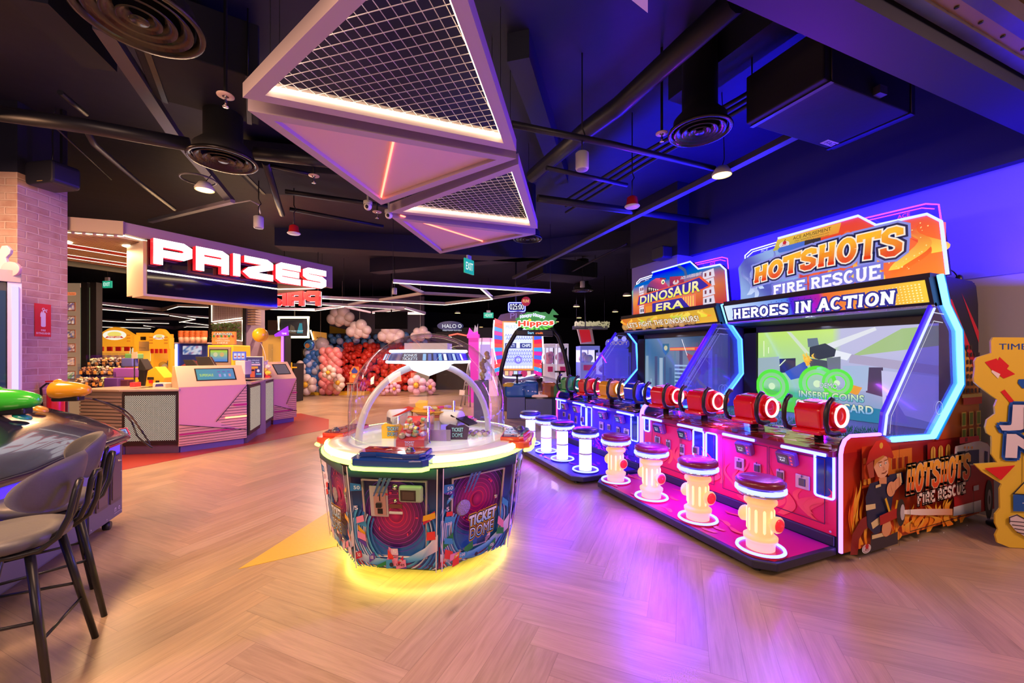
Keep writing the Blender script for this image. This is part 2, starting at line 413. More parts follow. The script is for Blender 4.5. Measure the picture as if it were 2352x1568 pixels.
# ------------------------------------------------------------------ the hall itself
def floor_mat():
    m = bpy.data.materials.new('oak_herringbone'); m.use_nodes = True; nt = m.node_tree; b = nt.nodes['Principled BSDF']; L = nt.links.new
    uv = nt.nodes.new('ShaderNodeUVMap'); uv.uv_map = 'plank'
    at_ = nt.nodes.new('ShaderNodeAttribute'); at_.attribute_name = 'Col'
    mp = nt.nodes.new('ShaderNodeMapping'); mp.inputs['Scale'].default_value = (1.4, 16, 1); L(uv.outputs[0], mp.inputs[0])
    n = nt.nodes.new('ShaderNodeTexNoise'); n.inputs['Scale'].default_value = 2.2; n.inputs['Detail'].default_value = 7; n.inputs['Distortion'].default_value = .6
    L(mp.outputs[0], n.inputs['Vector'])
    mp2 = nt.nodes.new('ShaderNodeMapping'); mp2.inputs['Scale'].default_value = (3.0, 70, 1); L(uv.outputs[0], mp2.inputs[0])
    n2 = nt.nodes.new('ShaderNodeTexNoise'); n2.inputs['Scale'].default_value = 2; n2.inputs['Detail'].default_value = 3; L(mp2.outputs[0], n2.inputs['Vector'])
    r = nt.nodes.new('ShaderNodeValToRGB'); r.color_ramp.elements[0].position = .25; r.color_ramp.elements[1].position = .72
    r.color_ramp.elements[0].color = (.42, .29, .165, 1); r.color_ramp.elements[1].color = (.57, .40, .24, 1)
    L(n.outputs['Fac'], r.inputs[0])
    mu = nt.nodes.new('ShaderNodeMix'); mu.data_type = 'RGBA'; mu.blend_type = 'MULTIPLY'; mu.inputs['Factor'].default_value = 1
    L(r.outputs[0], mu.inputs['A']); L(at_.outputs['Color'], mu.inputs['B'])
    r2 = nt.nodes.new('ShaderNodeMapRange'); r2.inputs['From Min'].default_value = .3; r2.inputs['From Max'].default_value = .7; r2.inputs['To Min'].default_value = .93; r2.inputs['To Max'].default_value = 1.04
    L(n2.outputs['Fac'], r2.inputs['Value'])
    # knots
    kn = nt.nodes.new('ShaderNodeTexVoronoi'); kn.inputs['Scale'].default_value = 1.0; mp3 = nt.nodes.new('ShaderNodeMapping'); mp3.inputs['Scale'].default_value = (1.1, 3.2, 1); L(uv.outputs[0], mp3.inputs[0]); L(mp3.outputs[0], kn.inputs['Vector'])
    kr = nt.nodes.new('ShaderNodeMapRange'); kr.inputs['From Min'].default_value = .0; kr.inputs['From Max'].default_value = .09; kr.inputs['To Min'].default_value = .55; L(kn.outputs['Distance'], kr.inputs['Value'])
    m3 = nt.nodes.new('ShaderNodeMath'); m3.operation = 'MULTIPLY'; L(r2.outputs[0], m3.inputs[0]); L(kr.outputs[0], m3.inputs[1])
    # joints between planks
    sx = nt.nodes.new('ShaderNodeSeparateXYZ'); uv2 = nt.nodes.new('ShaderNodeUVMap'); uv2.uv_map = 'edge'; L(uv2.outputs[0], sx.inputs[0])
    def edge(sock, size, w):
        a = nt.nodes.new('ShaderNodeMath'); a.operation = 'SUBTRACT'; a.inputs[1].default_value = .5; L(sock, a.inputs[0])
        c = nt.nodes.new('ShaderNodeMath'); c.operation = 'ABSOLUTE'; L(a.outputs[0], c.inputs[0])
        d = nt.nodes.new('ShaderNodeMath'); d.operation = 'GREATER_THAN'; d.inputs[1].default_value = .5-w/size; L(c.outputs[0], d.inputs[0]); return d.outputs[0]
    ex = edge(sx.outputs['X'], .975, .0011); ey = edge(sx.outputs['Y'], .15, .0011)
    mxx = nt.nodes.new('ShaderNodeMath'); mxx.operation = 'MAXIMUM'; L(ex, mxx.inputs[0]); L(ey, mxx.inputs[1])
    jn = nt.nodes.new('ShaderNodeMapRange'); jn.inputs['To Min'].default_value = 1; jn.inputs['To Max'].default_value = .62; L(mxx.outputs[0], jn.inputs['Value'])
    m4 = nt.nodes.new('ShaderNodeMath'); m4.operation = 'MULTIPLY'; L(m3.outputs[0], m4.inputs[0]); L(jn.outputs[0], m4.inputs[1])
    m5 = nt.nodes.new('ShaderNodeMix'); m5.data_type = 'RGBA'; m5.blend_type = 'MULTIPLY'; m5.inputs['Factor'].default_value = 1
    L(mu.outputs['Result'], m5.inputs['A']); L(m4.outputs[0], m5.inputs['B']); L(m5.outputs['Result'], b.inputs['Base Color'])
    rr = nt.nodes.new('ShaderNodeMapRange'); rr.inputs['To Min'].default_value = .25; rr.inputs['To Max'].default_value = .38; L(n.outputs['Fac'], rr.inputs['Value']); L(rr.outputs[0], b.inputs['Roughness'])
    b.inputs['Specular IOR Level'].default_value = .6
    return m


def make_floor():
    Lp, Wp, s = .975, .15, math.sqrt(.5); vs_, fs, u1, u2, cols = [], [], [], [], []
    x0 = .2655
    for j in range(-16, 22):
        for i in range(-60, 300):
            for kind in (0, 1):
                a0, b0 = i*Wp+j*Lp, i*Wp-j*Lp
                q = [(a0, b0), (a0+Lp, b0), (a0+Lp, b0+Wp), (a0, b0+Wp)] if not kind else [(a0, b0+Wp), (a0+Wp, b0+Wp), (a0+Wp, b0+Wp+Lp), (a0, b0+Wp+Lp)]
                w = [(x0+s*(a-b), s*(a+b)) for a, b in q]
                if max(p[0] for p in w) < -13 or min(p[0] for p in w) > 18 or max(p[1] for p in w) < -3.2 or min(p[1] for p in w) > 27: continue
                k = len(vs_); vs_ += [(x, y, 0) for x, y in w]; fs.append((k, k+1, k+2, k+3))
                ou, ov = random.random()*40, random.random()*40
                e = [(0, 0), (1, 0), (1, 1), (0, 1)] if not kind else [(0, 1), (0, 0), (1, 0), (1, 1)]
                u2 += e; u1 += [(ou+p[0]*Lp, ov+p[1]*Wp) for p in e]
                t = random.uniform(.88, 1.09); wv = random.uniform(-.03, .03)
                cols += [(t*(1+wv), t, t*(1-wv), 1)]*4
    me = bpy.data.meshes.new('floor'); me.from_pydata(vs_, [], fs)
    a = me.uv_layers.new(name='plank'); b = me.uv_layers.new(name='edge')
    a.data.foreach_set('uv', [x for p in u1 for x in p]); b.data.foreach_set('uv', [x for p in u2 for x in p])
    ca = me.color_attributes.new('Col', 'FLOAT_COLOR', 'POINT'); ca.data.foreach_set('color', [x for c in cols for x in c])
    me.materials.append(floor_mat()); o = bpy.data.objects.new('floor', me); COL.objects.link(o); struct(o)
make_floor()
def inlay(name, pts, m, z=.0025):
    b = MB(); b.prism(pts, (0, 0, 0), (1, 0, 0), (0, 1, 0), (0, 0, 1), z); return struct(b.build(name, m))
inlay('trim_1', [(-.684, 3.252), (.6, 3.487), (.0, 4.40)], mat('yellow_vinyl', (.78, .50, .055), .35, bump=(40, .05)))
inlay('trim_2', [(-3.6, 6.0), (-2.62, 6.62), (-.334, 8.776), (-.38, 10.1), (-1.07, 11.4), (-3.6, 11.4)], mat('red_vinyl', (.42, .045, .03), .35, bump=(40, .05)))

CEIL = mat('black_ceiling', (.013, .015, .040), .55, bump=(1.1, .9), vary=.35)
b = MB(); b.box(-13, 18, -3.2, 27, 4.3, 4.4); struct(b.build('ceiling', CEIL))
# lower wall is bare grey-beige, upper wall painted blue, soffit over the machines black
b = MB(); b.box(5.36, 5.5, -3.2, 6.2, 0, 2.16); struct(b.build('wall_right', mat('grey_plaster', (.40, .36, .33), .7, bump=(30, .05))))
b = MB(); b.box(5.35, 5.5, -3.2, 6.2, 2.16, 3.1); struct(b.build('wall_right_upper', mat('blue_wall_paint', (.22, .20, .55), .55, bump=(30, .05))))
b = MB(); b.box(5.25, 5.5, -3.2, 6.2, 3.1, 4.3); struct(b.build('wall_right_bulkhead', mat('navy_paint', (.013, .015, .040), .6)))
b = MB(); b.box(5.02, 5.5, 5.15, 6.3, 0, 3.1); struct(b.build('wall_right_pier', mat('blue_wall_paint')))
b = MB(); b.box(5.0, 5.5, 5.13, 6.32, 3.1, 4.3); struct(b.build('wall_right_pier_head', mat('navy_paint')))
DARK = mat('dark_wall', (.022, .024, .045), .6)
b = MB(); b.box(-13, 18, 26.8, 27, 0, 4.3); struct(b.build('wall_back', DARK))
b = MB(); b.box(-13, -12.8, -3.2, 27, 0, 4.3); struct(b.build('wall_left', DARK))
b = MB(); b.box(17.8, 18, 6.2, 27, 0, 4.3); struct(b.build('wall_far_right', DARK))


def brick_mat():
    m = bpy.data.materials.new('limewashed_brick'); m.use_nodes = True; nt = m.node_tree; b = nt.nodes['Principled BSDF']; L = nt.links.new
    uv = nt.nodes.new('ShaderNodeUVMap'); uv.uv_map = 'UVMap'
    nd = nt.nodes.new('ShaderNodeTexNoise'); nd.inputs['Scale'].default_value = 9; nd.inputs['Detail'].default_value = 3; L(uv.outputs[0], nd.inputs['Vector'])
    ad = nt.nodes.new('ShaderNodeVectorMath'); ad.operation = 'MULTIPLY_ADD'; ad.inputs[1].default_value = (.018, .018, 0); L(nd.outputs['Color'], ad.inputs[0]); L(uv.outputs[0], ad.inputs[2])
    br = nt.nodes.new('ShaderNodeTexBrick'); br.inputs['Scale'].default_value = 1; br.inputs['Brick Width'].default_value = .25; br.inputs['Row Height'].default_value = .082
    br.inputs['Mortar Size'].default_value = .010; br.inputs['Mortar Smooth'].default_value = .5; br.inputs['Bias'].default_value = -.1
    br.inputs['Color1'].default_value = (.40, .235, .20, 1); br.inputs['Color2'].default_value = (.55, .36, .31, 1); br.inputs['Mortar'].default_value = (.62, .48, .44, 1)
    L(ad.outputs[0], br.inputs['Vector'])
    n = nt.nodes.new('ShaderNodeTexNoise'); n.inputs['Scale'].default_value = 6; n.inputs['Detail'].default_value = 6; L(uv.outputs[0], n.inputs['Vector'])
    mr = nt.nodes.new('ShaderNodeMapRange'); mr.inputs['From Min'].default_value = .35; mr.inputs['From Max'].default_value = .7; mr.inputs['To Max'].default_value = .75; L(n.outputs['Fac'], mr.inputs['Value'])
    mx = nt.nodes.new('ShaderNodeMix'); mx.data_type = 'RGBA'; mx.inputs['B'].default_value = (.60, .46, .42, 1); L(mr.outputs[0], mx.inputs['Factor']); L(br.outputs['Color'], mx.inputs['A']); L(mx.outputs['Result'], b.inputs['Base Color'])
    b.inputs['Roughness'].default_value = .85
    sb = nt.nodes.new('ShaderNodeMath'); sb.operation = 'MULTIPLY_ADD'; sb.inputs[1].default_value = -1.0; L(br.outputs['Fac'], sb.inputs[0]); L(n.outputs['Fac'], sb.inputs[2])
    bp = nt.nodes.new('ShaderNodeBump'); bp.inputs['Strength'].default_value = .7; bp.inputs['Distance'].default_value = .012; L(sb.outputs[0], bp.inputs['Height']); L(bp.outputs['Normal'], b.inputs['Normal'])
    return m
BRICK = brick_mat()
def brick_pier(name, c0, c1, c2, z1, loc=None):
    """pier whose seen corner is c0, with faces c0-c1 and c0-c2"""
    c0, c1, c2 = Vector(c0), Vector(c1), Vector(c2); c3 = c1+c2-c0
    P = [c0, c1, c3, c2]; me = bpy.data.meshes.new(name)
    me.from_pydata([(p.x, p.y, 0) for p in P]+[(p.x, p.y, z1) for p in P], [], [(i, (i+1) % 4, (i+1) % 4+4, i+4) for i in range(4)]+[(4, 5, 6, 7)])
    uv = me.uv_layers.new(name='UVMap'); k = 0; run = .03
    for i in range(4):
        l = (P[(i+1) % 4]-P[i]).length
        for x, y in ((run, 0), (run+l, 0), (run+l, z1), (run, z1)): uv.data[k].uv = (x, y); k += 1
        run += l
    me.materials.append(BRICK); o = bpy.data.objects.new(name, me); COL.objects.link(o); return struct(o)
pa, pb = PZ(40, 395, 3.5), PZ(155, 440, 3.5)
pa.z = pb.z = 0
PIER_U = (pb-pa).normalized(); PIER_N = Vector((PIER_U.y, -PIER_U.x, 0))
brick_pier('column_brick', pa, pb, pa-PIER_N*.75, 3.5)
b = MB(); q = pa-PIER_N*.75; r = pb-PIER_N*.75
b.prism([(p.x, p.y) for p in (pa, pb, r, q)], (0, 0, 3.5), (1, 0, 0), (0, 1, 0), (0, 0, 1), .8); struct(b.build('column_head', mat('navy_paint')))
# bulkhead over the camera side of the machines, with the old bronze shutter track beside it
b = MB(); b.box(1.2, 5.3, 1.22, 1.457, 3.2, 4.3); struct(b.build('beam_bulkhead', mat('navy_paint')))
b = MB(); b.box(1.6, 5.3, -.6, 1.1, 3.45, 3.55); struct(b.build('ceiling_panel', mat('bronze_board', (.30, .19, .09), .4, vary=.3)))
# ------------------------------------------------------------------ the two shooting machines on the right
XF, HW = 3.193, 1.017
YH, YD = 2.785, 4.868          # centre lines of the fire machine and of the dinosaur machine
BLUE_NEON = glow('blue_neon', (.085, .095, 1), 10); CYAN_NEON = glow('cyan_neon', (.07, .36, 1), 7); PURPLE_NEON = glow('lilac_neon', (.36, .12, 1), 5)
PINK_NEON = glow('pink_neon', (1, .05, .30), 3); ICE = glow('ice_line', (.75, .8, 1), 3)
SIGN = printed('backlit_print', .5, 1.0, coat=0); SCREEN = printed('lit_screen', .12, .95)
ACRYL = glass('blue_acrylic', '#c4c2ff', .10, .03, diff=.06); CLEAR = glass('clear_acrylic', '#f4f6ff', .06)
BLUEP = mat('blue_panel', (.05, .04, .50), .3, coat=.4)
def pf(px, py):              # a point seen on a front panel: local y and z
    p = PX(px, py, XF); return p.y-YH, p.z
def z6(a, b): return 1360+a*.39966, 880+b*.39966
def z5(a, b): return 1650+a*.35707, 440+b*.35707
def sp(a, b):                # zoomed point on the near side wall: local x and z
    x, y = z6(a, b); r = ray(x, y); k = (YH-HW)/r.y; return r.x*k-XF, max(.068, HC+r.z*k)
def sp5(a, b):
    x, y = z5(a, b); r = ray(x, y); k = (YH-HW)/r.y; return r.x*k-XF, HC+r.z*k
def scr(a, b):
    p = PX(*z5(a, b), 4.8); return -(p.y-YH), p.z
def sgn(a, b):
    p = PX(*z5(a, b), 4.61); return -(p.y-YH), p.z
READERS = [pf(*z6(*q))[0] for q in ((400, 275), (545, 315), (890, 400), (1135, 460))]
COINS = [(pf(*z6(a, b)), pf(*z6(c, d))) for a, b, c, d in ((365, 300, 395, 340), (430, 320, 455, 375), (510, 345, 535, 410), (578, 355, 620, 405), (825, 420, 880, 500), (935, 455, 975, 510), (1065, 490, 1110, 555), (1175, 515, 1255, 610))]
WINS = [(.985, .585, .90, .735), (.27, .43, .145, .715), (.115, .43, -.005, .715), (-.86, .43, -.985, .74)]
STRIPS = [(pf(1484, 952)[0], pf(1528, 962)[0]), (pf(1566, 969)[0], pf(1622, 981)[0]), (pf(1670, 990)[0], pf(1742, 1004)[0]), (pf(1805, 1016)[0], pf(1907, 1034)[0])]
SIDE = [(0, .06), (0, .76), (.012, .81), (.045, .852), (.10, .876), (.47, .862), (.62, .81), (1.19, .79), (1.63, 1.21), (1.60, 1.66), (1.40, 1.87), (1.30, 2.11), (1.84, 2.095), (1.91, 2.06), (1.945, 1.9), (1.97, .06)]
GLASS = [(.47, .862), (.50, 1.02), (1.16, 1.84), (1.40, 1.87), (1.60, 1.66), (1.63, 1.21), (1.19, .79), (.62, .81)]
TOP = [(-1.03, 2.12), (-.99, 2.571), (-.90, 2.66), (-.54, 2.672), (-.395, 2.806), (.394, 2.798), (.43, 2.70), (.83, 2.66), (.92, 2.56), (.87, 2.13)]


RINGG = {'red': glow('ring_red', (1, .40, .38), 2.6), 'blue': glow('ring_blue', (.35, .40, 1), 2.8), 'yellow': glow('ring_yellow', (1, .75, .42), 2.2), 'green': glow('ring_green', (.6, 1, .7), 2.0)}
def gun(root, y, body, dark, idx):
    m = mat('gun_'+idx, body, .22, coat=.6); m2 = mat('gun_dark_'+idx, dark, .3)
    T = Matrix.Translation((.135, y, 0))
    b = MB(T); b.prism([(-.13, .90), (-.155, 1.05), (-.11, 1.10), (.02, 1.115), (.13, 1.08), (.16, 1.0), (.15, .90)], (0, .095, 0), (1, 0, 0), (0, 0, 1), (0, -1, 0), .19)
    b.box(-.165, .16, -.105, .105, .865, .905)
    g = b.build('gun', m, root, .018, seg=3)
    b = MB(T); b.box(-.105, -.045, -.05, .05, 1.098, 1.108); b.build('top_plate', GREY, g, .003)
    b = MB(T); b.lathe([(.03, .78), (.03, .85), (.055, .852), (.055, .87), (0, .87)], seg=16); b.build('pedestal', MATTE, g)
    for s in (-1, 1):
        b = MB(T); b.lathe([(.092, 0), (.095, .012), (.088, .026), (.070, .028), (.062, .016), (.03, .020), (0, .026)], (.055, s*.095, 1.0), (0, s, 0), 28); b.build('flank_disc', m, g)
        b = MB(T); b.lathe([(.066, .022), (.068, .034), (.084, .034), (.087, .022)], (.055, s*.095, 1.0), (0, s, 0), 32); b.build('light_ring', RINGG[idx], g)
    b = MB(T); b.lathe([(.062, 0), (.066, .02), (.05, .03), (.05, .05), (.042, .055), (.042, .07), (.05, .075), (.05, .09), (.042, .095), (.042, .11), (.05, .115), (.045, .135), (0, .135)], (.155, 0, .99), (1, 0, .05), 18); b.build('nozzle', m, g)
    for s in (-1, 1):
        b = MB(T); yy = s*.150
        b.tube([(-.02, s*.10, .885), (-.03, yy, .885), (-.10, yy, .885), (-.15, yy, .905), (-.175, yy, .96), (-.172, yy, 1.04), (-.15, yy, 1.10), (-.115, yy, 1.135), (-.085, yy, 1.13)], [.016, .02, .021, .021, .019, .021, .019, .021, .014], 8, flat=.8)
        b.build('handle', BLACK, g)


def make_machine(name, label, yc, pd, theme):
    hot = theme == 'fire'
    t = thing(name, label, 'arcade machine', (XF, yc, 0))
    # platform for the stools, on little feet
    c = .10
    out = [(-pd, -HW+c+.02), (-pd+c, -HW+.02), (.0, -HW+.02), (.0, HW-.02), (-pd+c, HW-.02), (-pd, HW-c-.02)]
    b = MB(); b.prism(out, (0, 0, .045), (1, 0, 0), (0, 1, 0), (0, 0, 1), .055); b.box(-.02, .0, -HW+.03, HW-.03, .10, .175)
    pl = b.build('platform', mat('slate_edge', (.022, .022, .05), .4), t, .008)
    a = Art((0, 0, .1005), (1, 0, 0), (0, 1, 0), (0, 0, 1))
    ins = [(-pd+.035, -HW+c+.05), (-pd+c+.01, -HW+.05), (-.025, -HW+.05), (-.025, HW-.05), (-pd+c+.01, HW-.05), (-pd+.035, HW-c-.05)]
    ca, cb = ('#d8164e', '#c01a70') if hot else ('#2415a8', '#3a12a0')
    a.poly(ins, [ca, ca, cb, cb, ca, ca])
    R0 = random.Random(5 if hot else 9)
    for k in range(26):
        x, y = R0.uniform(-pd+.1, -.1), R0.uniform(-.9, .9)
        a.flame(x, y, .05, .16, ('#ff7a4a' if hot else '#c020d0'), ('#e0205a' if hot else '#2415a8'))
    a.art('platform_print', PRINT, t)
    for x in (-pd+.1, -.1):
        for y in (-.85, -.3, .3, .85): MB().lathe([(.028, 0), (.028, .03), (.014, .032), (.014, .05), (0, .05)], (x, y, 0), seg=10).build('foot', BLACK, t)
    # cabinet under the counter, open above for the play space
    b = MB(); b.box(0.0, 1.95, -HW+.021, HW-.021, .05, .76); b.box(1.64, 1.95, -HW+.021, HW-.021, .76, 2.09)
    b.box(.30, 1.64, -HW+.03, HW-.03, .70, .79)
    b.build('cabinet', MATTE, t)
    a = Art((-.001, HW-.022, 0), (0, -1, 0), (0, 0, 1), (-1, 0, 0)); w = 2*HW-.044
    if hot: a.grid(0, .175, w, .765, 8, 5, lambda u, v: mixc('#f01848', '#e8126a', v))
    else: a.grid(0, .175, w, .765, 8, 5, lambda u, v: mixc('#1c10c0', '#3a18e0', v) if v > .3 else mixc('#5a14c8', '#1c10c0', v*3))
    for k in range(30 if hot else 60):
        x = R0.uniform(.05, w-.1)
        if hot: a.flame(x, R0.uniform(.18, .3), R0.uniform(.03, .10), R0.uniform(.12, .34), '#ff6a50', '#f01850', .9)
        else: a.flame(x, R0.uniform(.17, .30), R0.uniform(.02, .07), R0.uniform(.05, .15), '#e020c8', '#3a18e0', .9)
    for x0, x1 in ((.13, .56), (.56, .98), (1.06, 1.50), (1.50, 1.93)):
        a.line([(x0+.008, .24), (x1-.008, .24), (x1-.008, .705), (x0+.008, .705)], .006, '#500a38' if hot else '#100860', True)
    for x in (.03, w-.03):
        for z in (.2, .74): a.circ(x, z, .008, '#c8c8d0')
    a.art('front_print', PRINT, t)
    # sloping printed counter
    a = Art((-.045, HW-.022, .772), (0, -1, 0), (.992, 0, .125), (-.125, 0, .992))
    a.rect(0, 0, w, .36, '#8a3424' if hot else '#1a1550')
    R1 = random.Random(2)
    for k in range(110):
        x, y = R1.uniform(0, w-.12), R1.uniform(0, .33); cc = R1.choice(['#e8852a', '#f4d9a0', '#b3291f', '#3a57b0', '#e0e0e8', '#7a3050', '#d04040'])
        a.poly([(x, y), (x+R1.uniform(.03, .14), y+R1.uniform(-.01, .02)), (x+R1.uniform(.05, .12), min(.36, y+R1.uniform(.02, .07)))], cc)
    ct = a.art('counter_top', printed('glossy_print', .08, coat=1), t)
    b = MB(); b.prism([(-.045, .735), (-.045, .771), (.312, .814), (.312, .75), (0, .735)], (0, HW-.022, 0), (1, 0, 0), (0, 0, 1), (0, -1, 0), w); b.build('counter_slab', BLUEP if not hot else mat('wine_panel', (.20, .01, .06), .3), t)
    for y0, y1 in STRIPS:
        b = MB(); b.tube([(-.052, y0, .742), (-.052, y1, .742)], .0125, 8); b.build('counter_light', BLUE_NEON, t)
    # neon framed windows in the front
    for y0, z0, y1, z1 in WINS:
        b = MB(); pts = rrect(min(y0, y1), z0, max(y0, y1), z1, .018, 3)
        b.tube([(-.012, p[0], p[1]) for p in pts], .0085, 6, True); nw = b.build('neon_window', BLUE_NEON, t)
        b = MB(); b.box(-.008, -.002, min(y0, y1), max(y0, y1), z0, z1); b.build('pane', mat('deep_blue_pane', (.01, .03, .22), .1), nw)
    for (ya, za), (yb_, zb) in COINS:
        b = MB(); b.box(-.016, 0, min(ya, yb_), max(ya, yb_), min(za, zb)-.01, max(za, zb)); cd_ = b.build('coin_slot', mat('pink_steel', (.55, .42, .55), .3, .8), t, .004)
        ym = (ya+yb_)/2; zm = (za+zb)/2
        b = MB(); b.box(-.024, -.014, ym-.022, ym+.022, zm-.035, zm+.02); b.box(-.026, -.02, ym-.004, ym+.004, zm+.028, zm+.048); b.build('return_flap', mat('dark_steel', (.12, .11, .14), .3, .9), cd_, .003)
    for y in READERS:
        Rm = Matrix.Rotation(RD(-18), 3, 'Y')
        b = MB(); b.box(-.028, .028, -.075, .075, -.052, .052, R=Rm, c=(-.03, y, .655)); r = b.build('card_reader', mat('purple_reader', (.22, .06, .35), .25, coat=.5), t, .014, seg=3)
        a = Art(Vector((-.03, y, .655))+Rm @ Vector((-.0295, .0, 0)), (0, -1, 0), Rm @ Vector((0, 0, 1)), Rm @ Vector((-1, 0, 0)))
        a.rect(-.062, -.038, .028, .040, '#0c0c18'); a.rect(-.052, -.03, .018, .03, '#22314f'); a.text('TAP TO', -.044, .004, .05, .013, '#e8f0ff'); a.text('PLAY', -.038, -.018, .04, .016, '#e8f0ff', .03)
        for k in range(3): a.circ(.05, -.028+k*.028, .0085, '#ff3a6a', 10)
        a.art('reader_screen', SCREEN, r)
    # artificial grass and the screen behind it
    b = MB(); b.box(.31, 1.45, -HW+.04, HW-.04, .79, .805); b.build('turf', mat('turf_base', (.02, .16, .06), .9), t)
    b = MB(); RT_ = random.Random(3)
    for k in range(2600):
        x, y = RT_.uniform(.32, 1.0), RT_.uniform(-HW+.05, HW-.05); h = RT_.uniform(.018, .045); dx, dy = RT_.uniform(-.02, .02), RT_.uniform(-.02, .02); an = RT_.uniform(0, 3.14)
        i = [b.av((x-.004*cos(an), y-.004*sin(an), .803)), b.av((x+.004*cos(an), y+.004*sin(an), .803)), b.av((x+dx, y+dy, .803+h))]; b.af(i)
    b.build('turf_blades', mat('turf_green', (.04, .38, .13), .7), t)['kind'] = 'stuff'
    a = Art((1.607, 0, 0), (0, -1, 0), (0, 0, 1), (-1, 0, 0), .0006)
    screen_hot(a) if hot else screen_dino(a)
    sc_ = a.art('screen', SCREEN, t)
    b = MB(); b.box(1.61, 1.66, -HW+.03, HW-.03, .70, 1.92)
    for y0, y1, z0, z1 in ((-.97, -.905, .70, 1.80), (.80, .97, .70, 1.80), (-.97, .97, .68, .725), (-.97, .97, 1.735, 1.87)): b.box(1.585, 1.615, y0, y1, z0, z1)
    b.build('screen_bezel', BLACK, t)
    # header bar
    b = MB(); b.prism([(1.22, 2.09), (1.305, 1.875), (1.34, 1.845), (1.64, 1.80), (1.64, 2.09)], (0, HW-.03, 0), (1, 0, 0), (0, 0, 1), (0, -1, 0), 2*HW-.06); b.build('header', MATTE, t)
    b = MB(); b.tube([(1.33, -HW+.03, 1.868), (1.33, HW-.03, 1.868)], .022, 10); b.build('header_rail', mat('sparkle_steel', (.55, .58, .65), .4, .9, bump=(120, .8)), t)
    dv = Vector((-.085, 0, .215)).normalized()
    a = Art((1.2985, HW-.055, 1.882), (0, -1, 0), dv, (-dv.z, 0, dv.x)); hw_ = 2*HW-.11; hh = .205
    if hot:
        def f(u, v): return mixc('#d6ecff', '#3a7be8', u*2.4) if u < .42 else (mixc('#3a1ae0', '#c0148a', (u-.42)/.18) if u < .6 else mixc('#f0641e', '#ffd23a', (u-.6)/.4))
        a.grid(0, .012, hw_, hh, 40, 4, f)
        RR = random.Random(4)
        for i in range(18):
            for j in range(7): a.circ(hw_-.04-i*.024, .03+j*.024, .007*(1-i/20), '#fff6b0', 8)
        for i in range(26): a.rect(.6+i*.02, .15+.02*(i % 3), .61+i*.02, .156+.02*(i % 3), '#1a1060')
        slab(a, 'HEROES IN ACTION', lambda u, v: (.13+(hw_-.33)*u+.03*v, .045+v*.115), .115, .24, ((.030, '#262a90'),), '#ffffff', '#ffffff')
    else:
        a.grid(0, .012, hw_, hh, 30, 6, lambda u, v: mixc(mixc('#e84a1e', '#f0b428', min(1, u*3)), '#7a8a28', v*.3))
        RR = random.Random(6)
        for i in range(26):
            x, z = RR.uniform(.02, hw_-.04), RR.uniform(.0, .09); r = RR.uniform(.05, .10)
            a.circ(x, z+.03, r*.75, '#8a6020', 14, min(r*.6, .1)); a.circ(x, z+.035, r*.70, '#d8a860', 14, min(r*.55, .095), '#b08040')
        for i in range(14): a.flame(RR.uniform(.05, hw_-.1), .10, .12, .10, RR.choice(['#e8e020', '#90d020', '#ff8a20']), '#ffd84a')
        a.outlined("LET'S FIGHT THE DINOSAURS!", .16, .05, hw_-.42, .085, '#fff2dc', '#6a3a10', .06, .02)
    a.art('header_sign', SIGN, t)
    # tall sign
    b = MB(); b.prism([(-x, z) for x, z in TOP], (1.42, 0, 0), (0, -1, 0), (0, 0, 1), (1, 0, 0), .05); b.box(1.24, 1.50, -HW+.03, HW-.03, 2.09, 2.13); b.box(1.47, 1.60, -.8, .8, 2.13, 2.5); b.build('sign_box', MATTE, t)
    a = Art((1.419, 0, 0), (0, -1, 0), (0, 0, 1), (-1, 0, 0), .0006)
    sign_hot(a) if hot else sign_dino(a)
    a.art('top_sign', SIGN, t)
    b = MB(); b.tube([(1.405, y, z) for y, z in TOP[:6]], .012, 8); b.build('sign_neon', BLUE_NEON, t)
    for nm, pts, colr, m, tx in (('pink_tab', [(-.40, 2.79), (-.855, 2.775), (-.94, 2.74), (-.955, 2.60), (-.5, 2.62)], '#ff3a80', PINK_NEON, (.53, 2.675)), ('white_tab', [(.40, 2.785), (.80, 2.77), (.885, 2.72), (.885, 2.58), (.43, 2.66)], '#c8d0ff', ICE, (-.80, 2.68))):
        b = MB(); b.prism([(-y, z) for y, z in pts], (1.50, 0, 0), (0, -1, 0), (0, 0, 1), (1, 0, 0), .008); tb = b.build('sign_tab', ACRYL, t)
        b = MB(); b.tube([(1.495, y, z) for y, z in pts[:4]], .006, 6); b.tube([(1.494, y*.97+.0, z-.028) for y, z in pts[:3]], .004, 6); b.build('tab_neon', m, tb)
        a = Art((1.492, 0, 0), (0, -1, 0), (0, 0, 1), (-1, 0, 0)); a.text('ACE', tx[0]+.13, tx[1]+.026, .09, .036, colr, .01); a.text('AMUSEMENT', tx[0]+.03, tx[1]-.02, .30, .03, colr, .01); a.art('tab_lettering', SIGN, tb)
    # side walls: printed sheet, acrylic window, neon
    for s in (-1, 1):
        y = s*HW
        b = MB(); b.prism(SIDE, (0, y, 0), (1, 0, 0), (0, 0, 1), (0, -s, 0), .02); sw = b.build('side_panel', MATTE if s < 0 else BLUEP, t)
        b = MB(); b.prism(GLASS, (0, y-s*.004, 0), (1, 0, 0), (0, 0, 1), (0, -s, 0), .008); gp = b.build('side_window', ACRYL, t)
        a = Art((0, y, 0), (1, 0, 0), (0, 0, 1), (0, s, 0), .0008)
        a.line([(.53, .86), (.555, 1.0), (1.20, 1.80), (1.38, 1.79)], .007, '#eef0ff'); a.line([(.60, .86), (.62, .99), (1.22, 1.73), (1.36, 1.72)], .006, '#eef0ff')
        a.ring(1.30, 1.02, .05, .056, '#c8ccff'); 
        a.art('window_lines', printed('etched_line', .3, .8), gp)
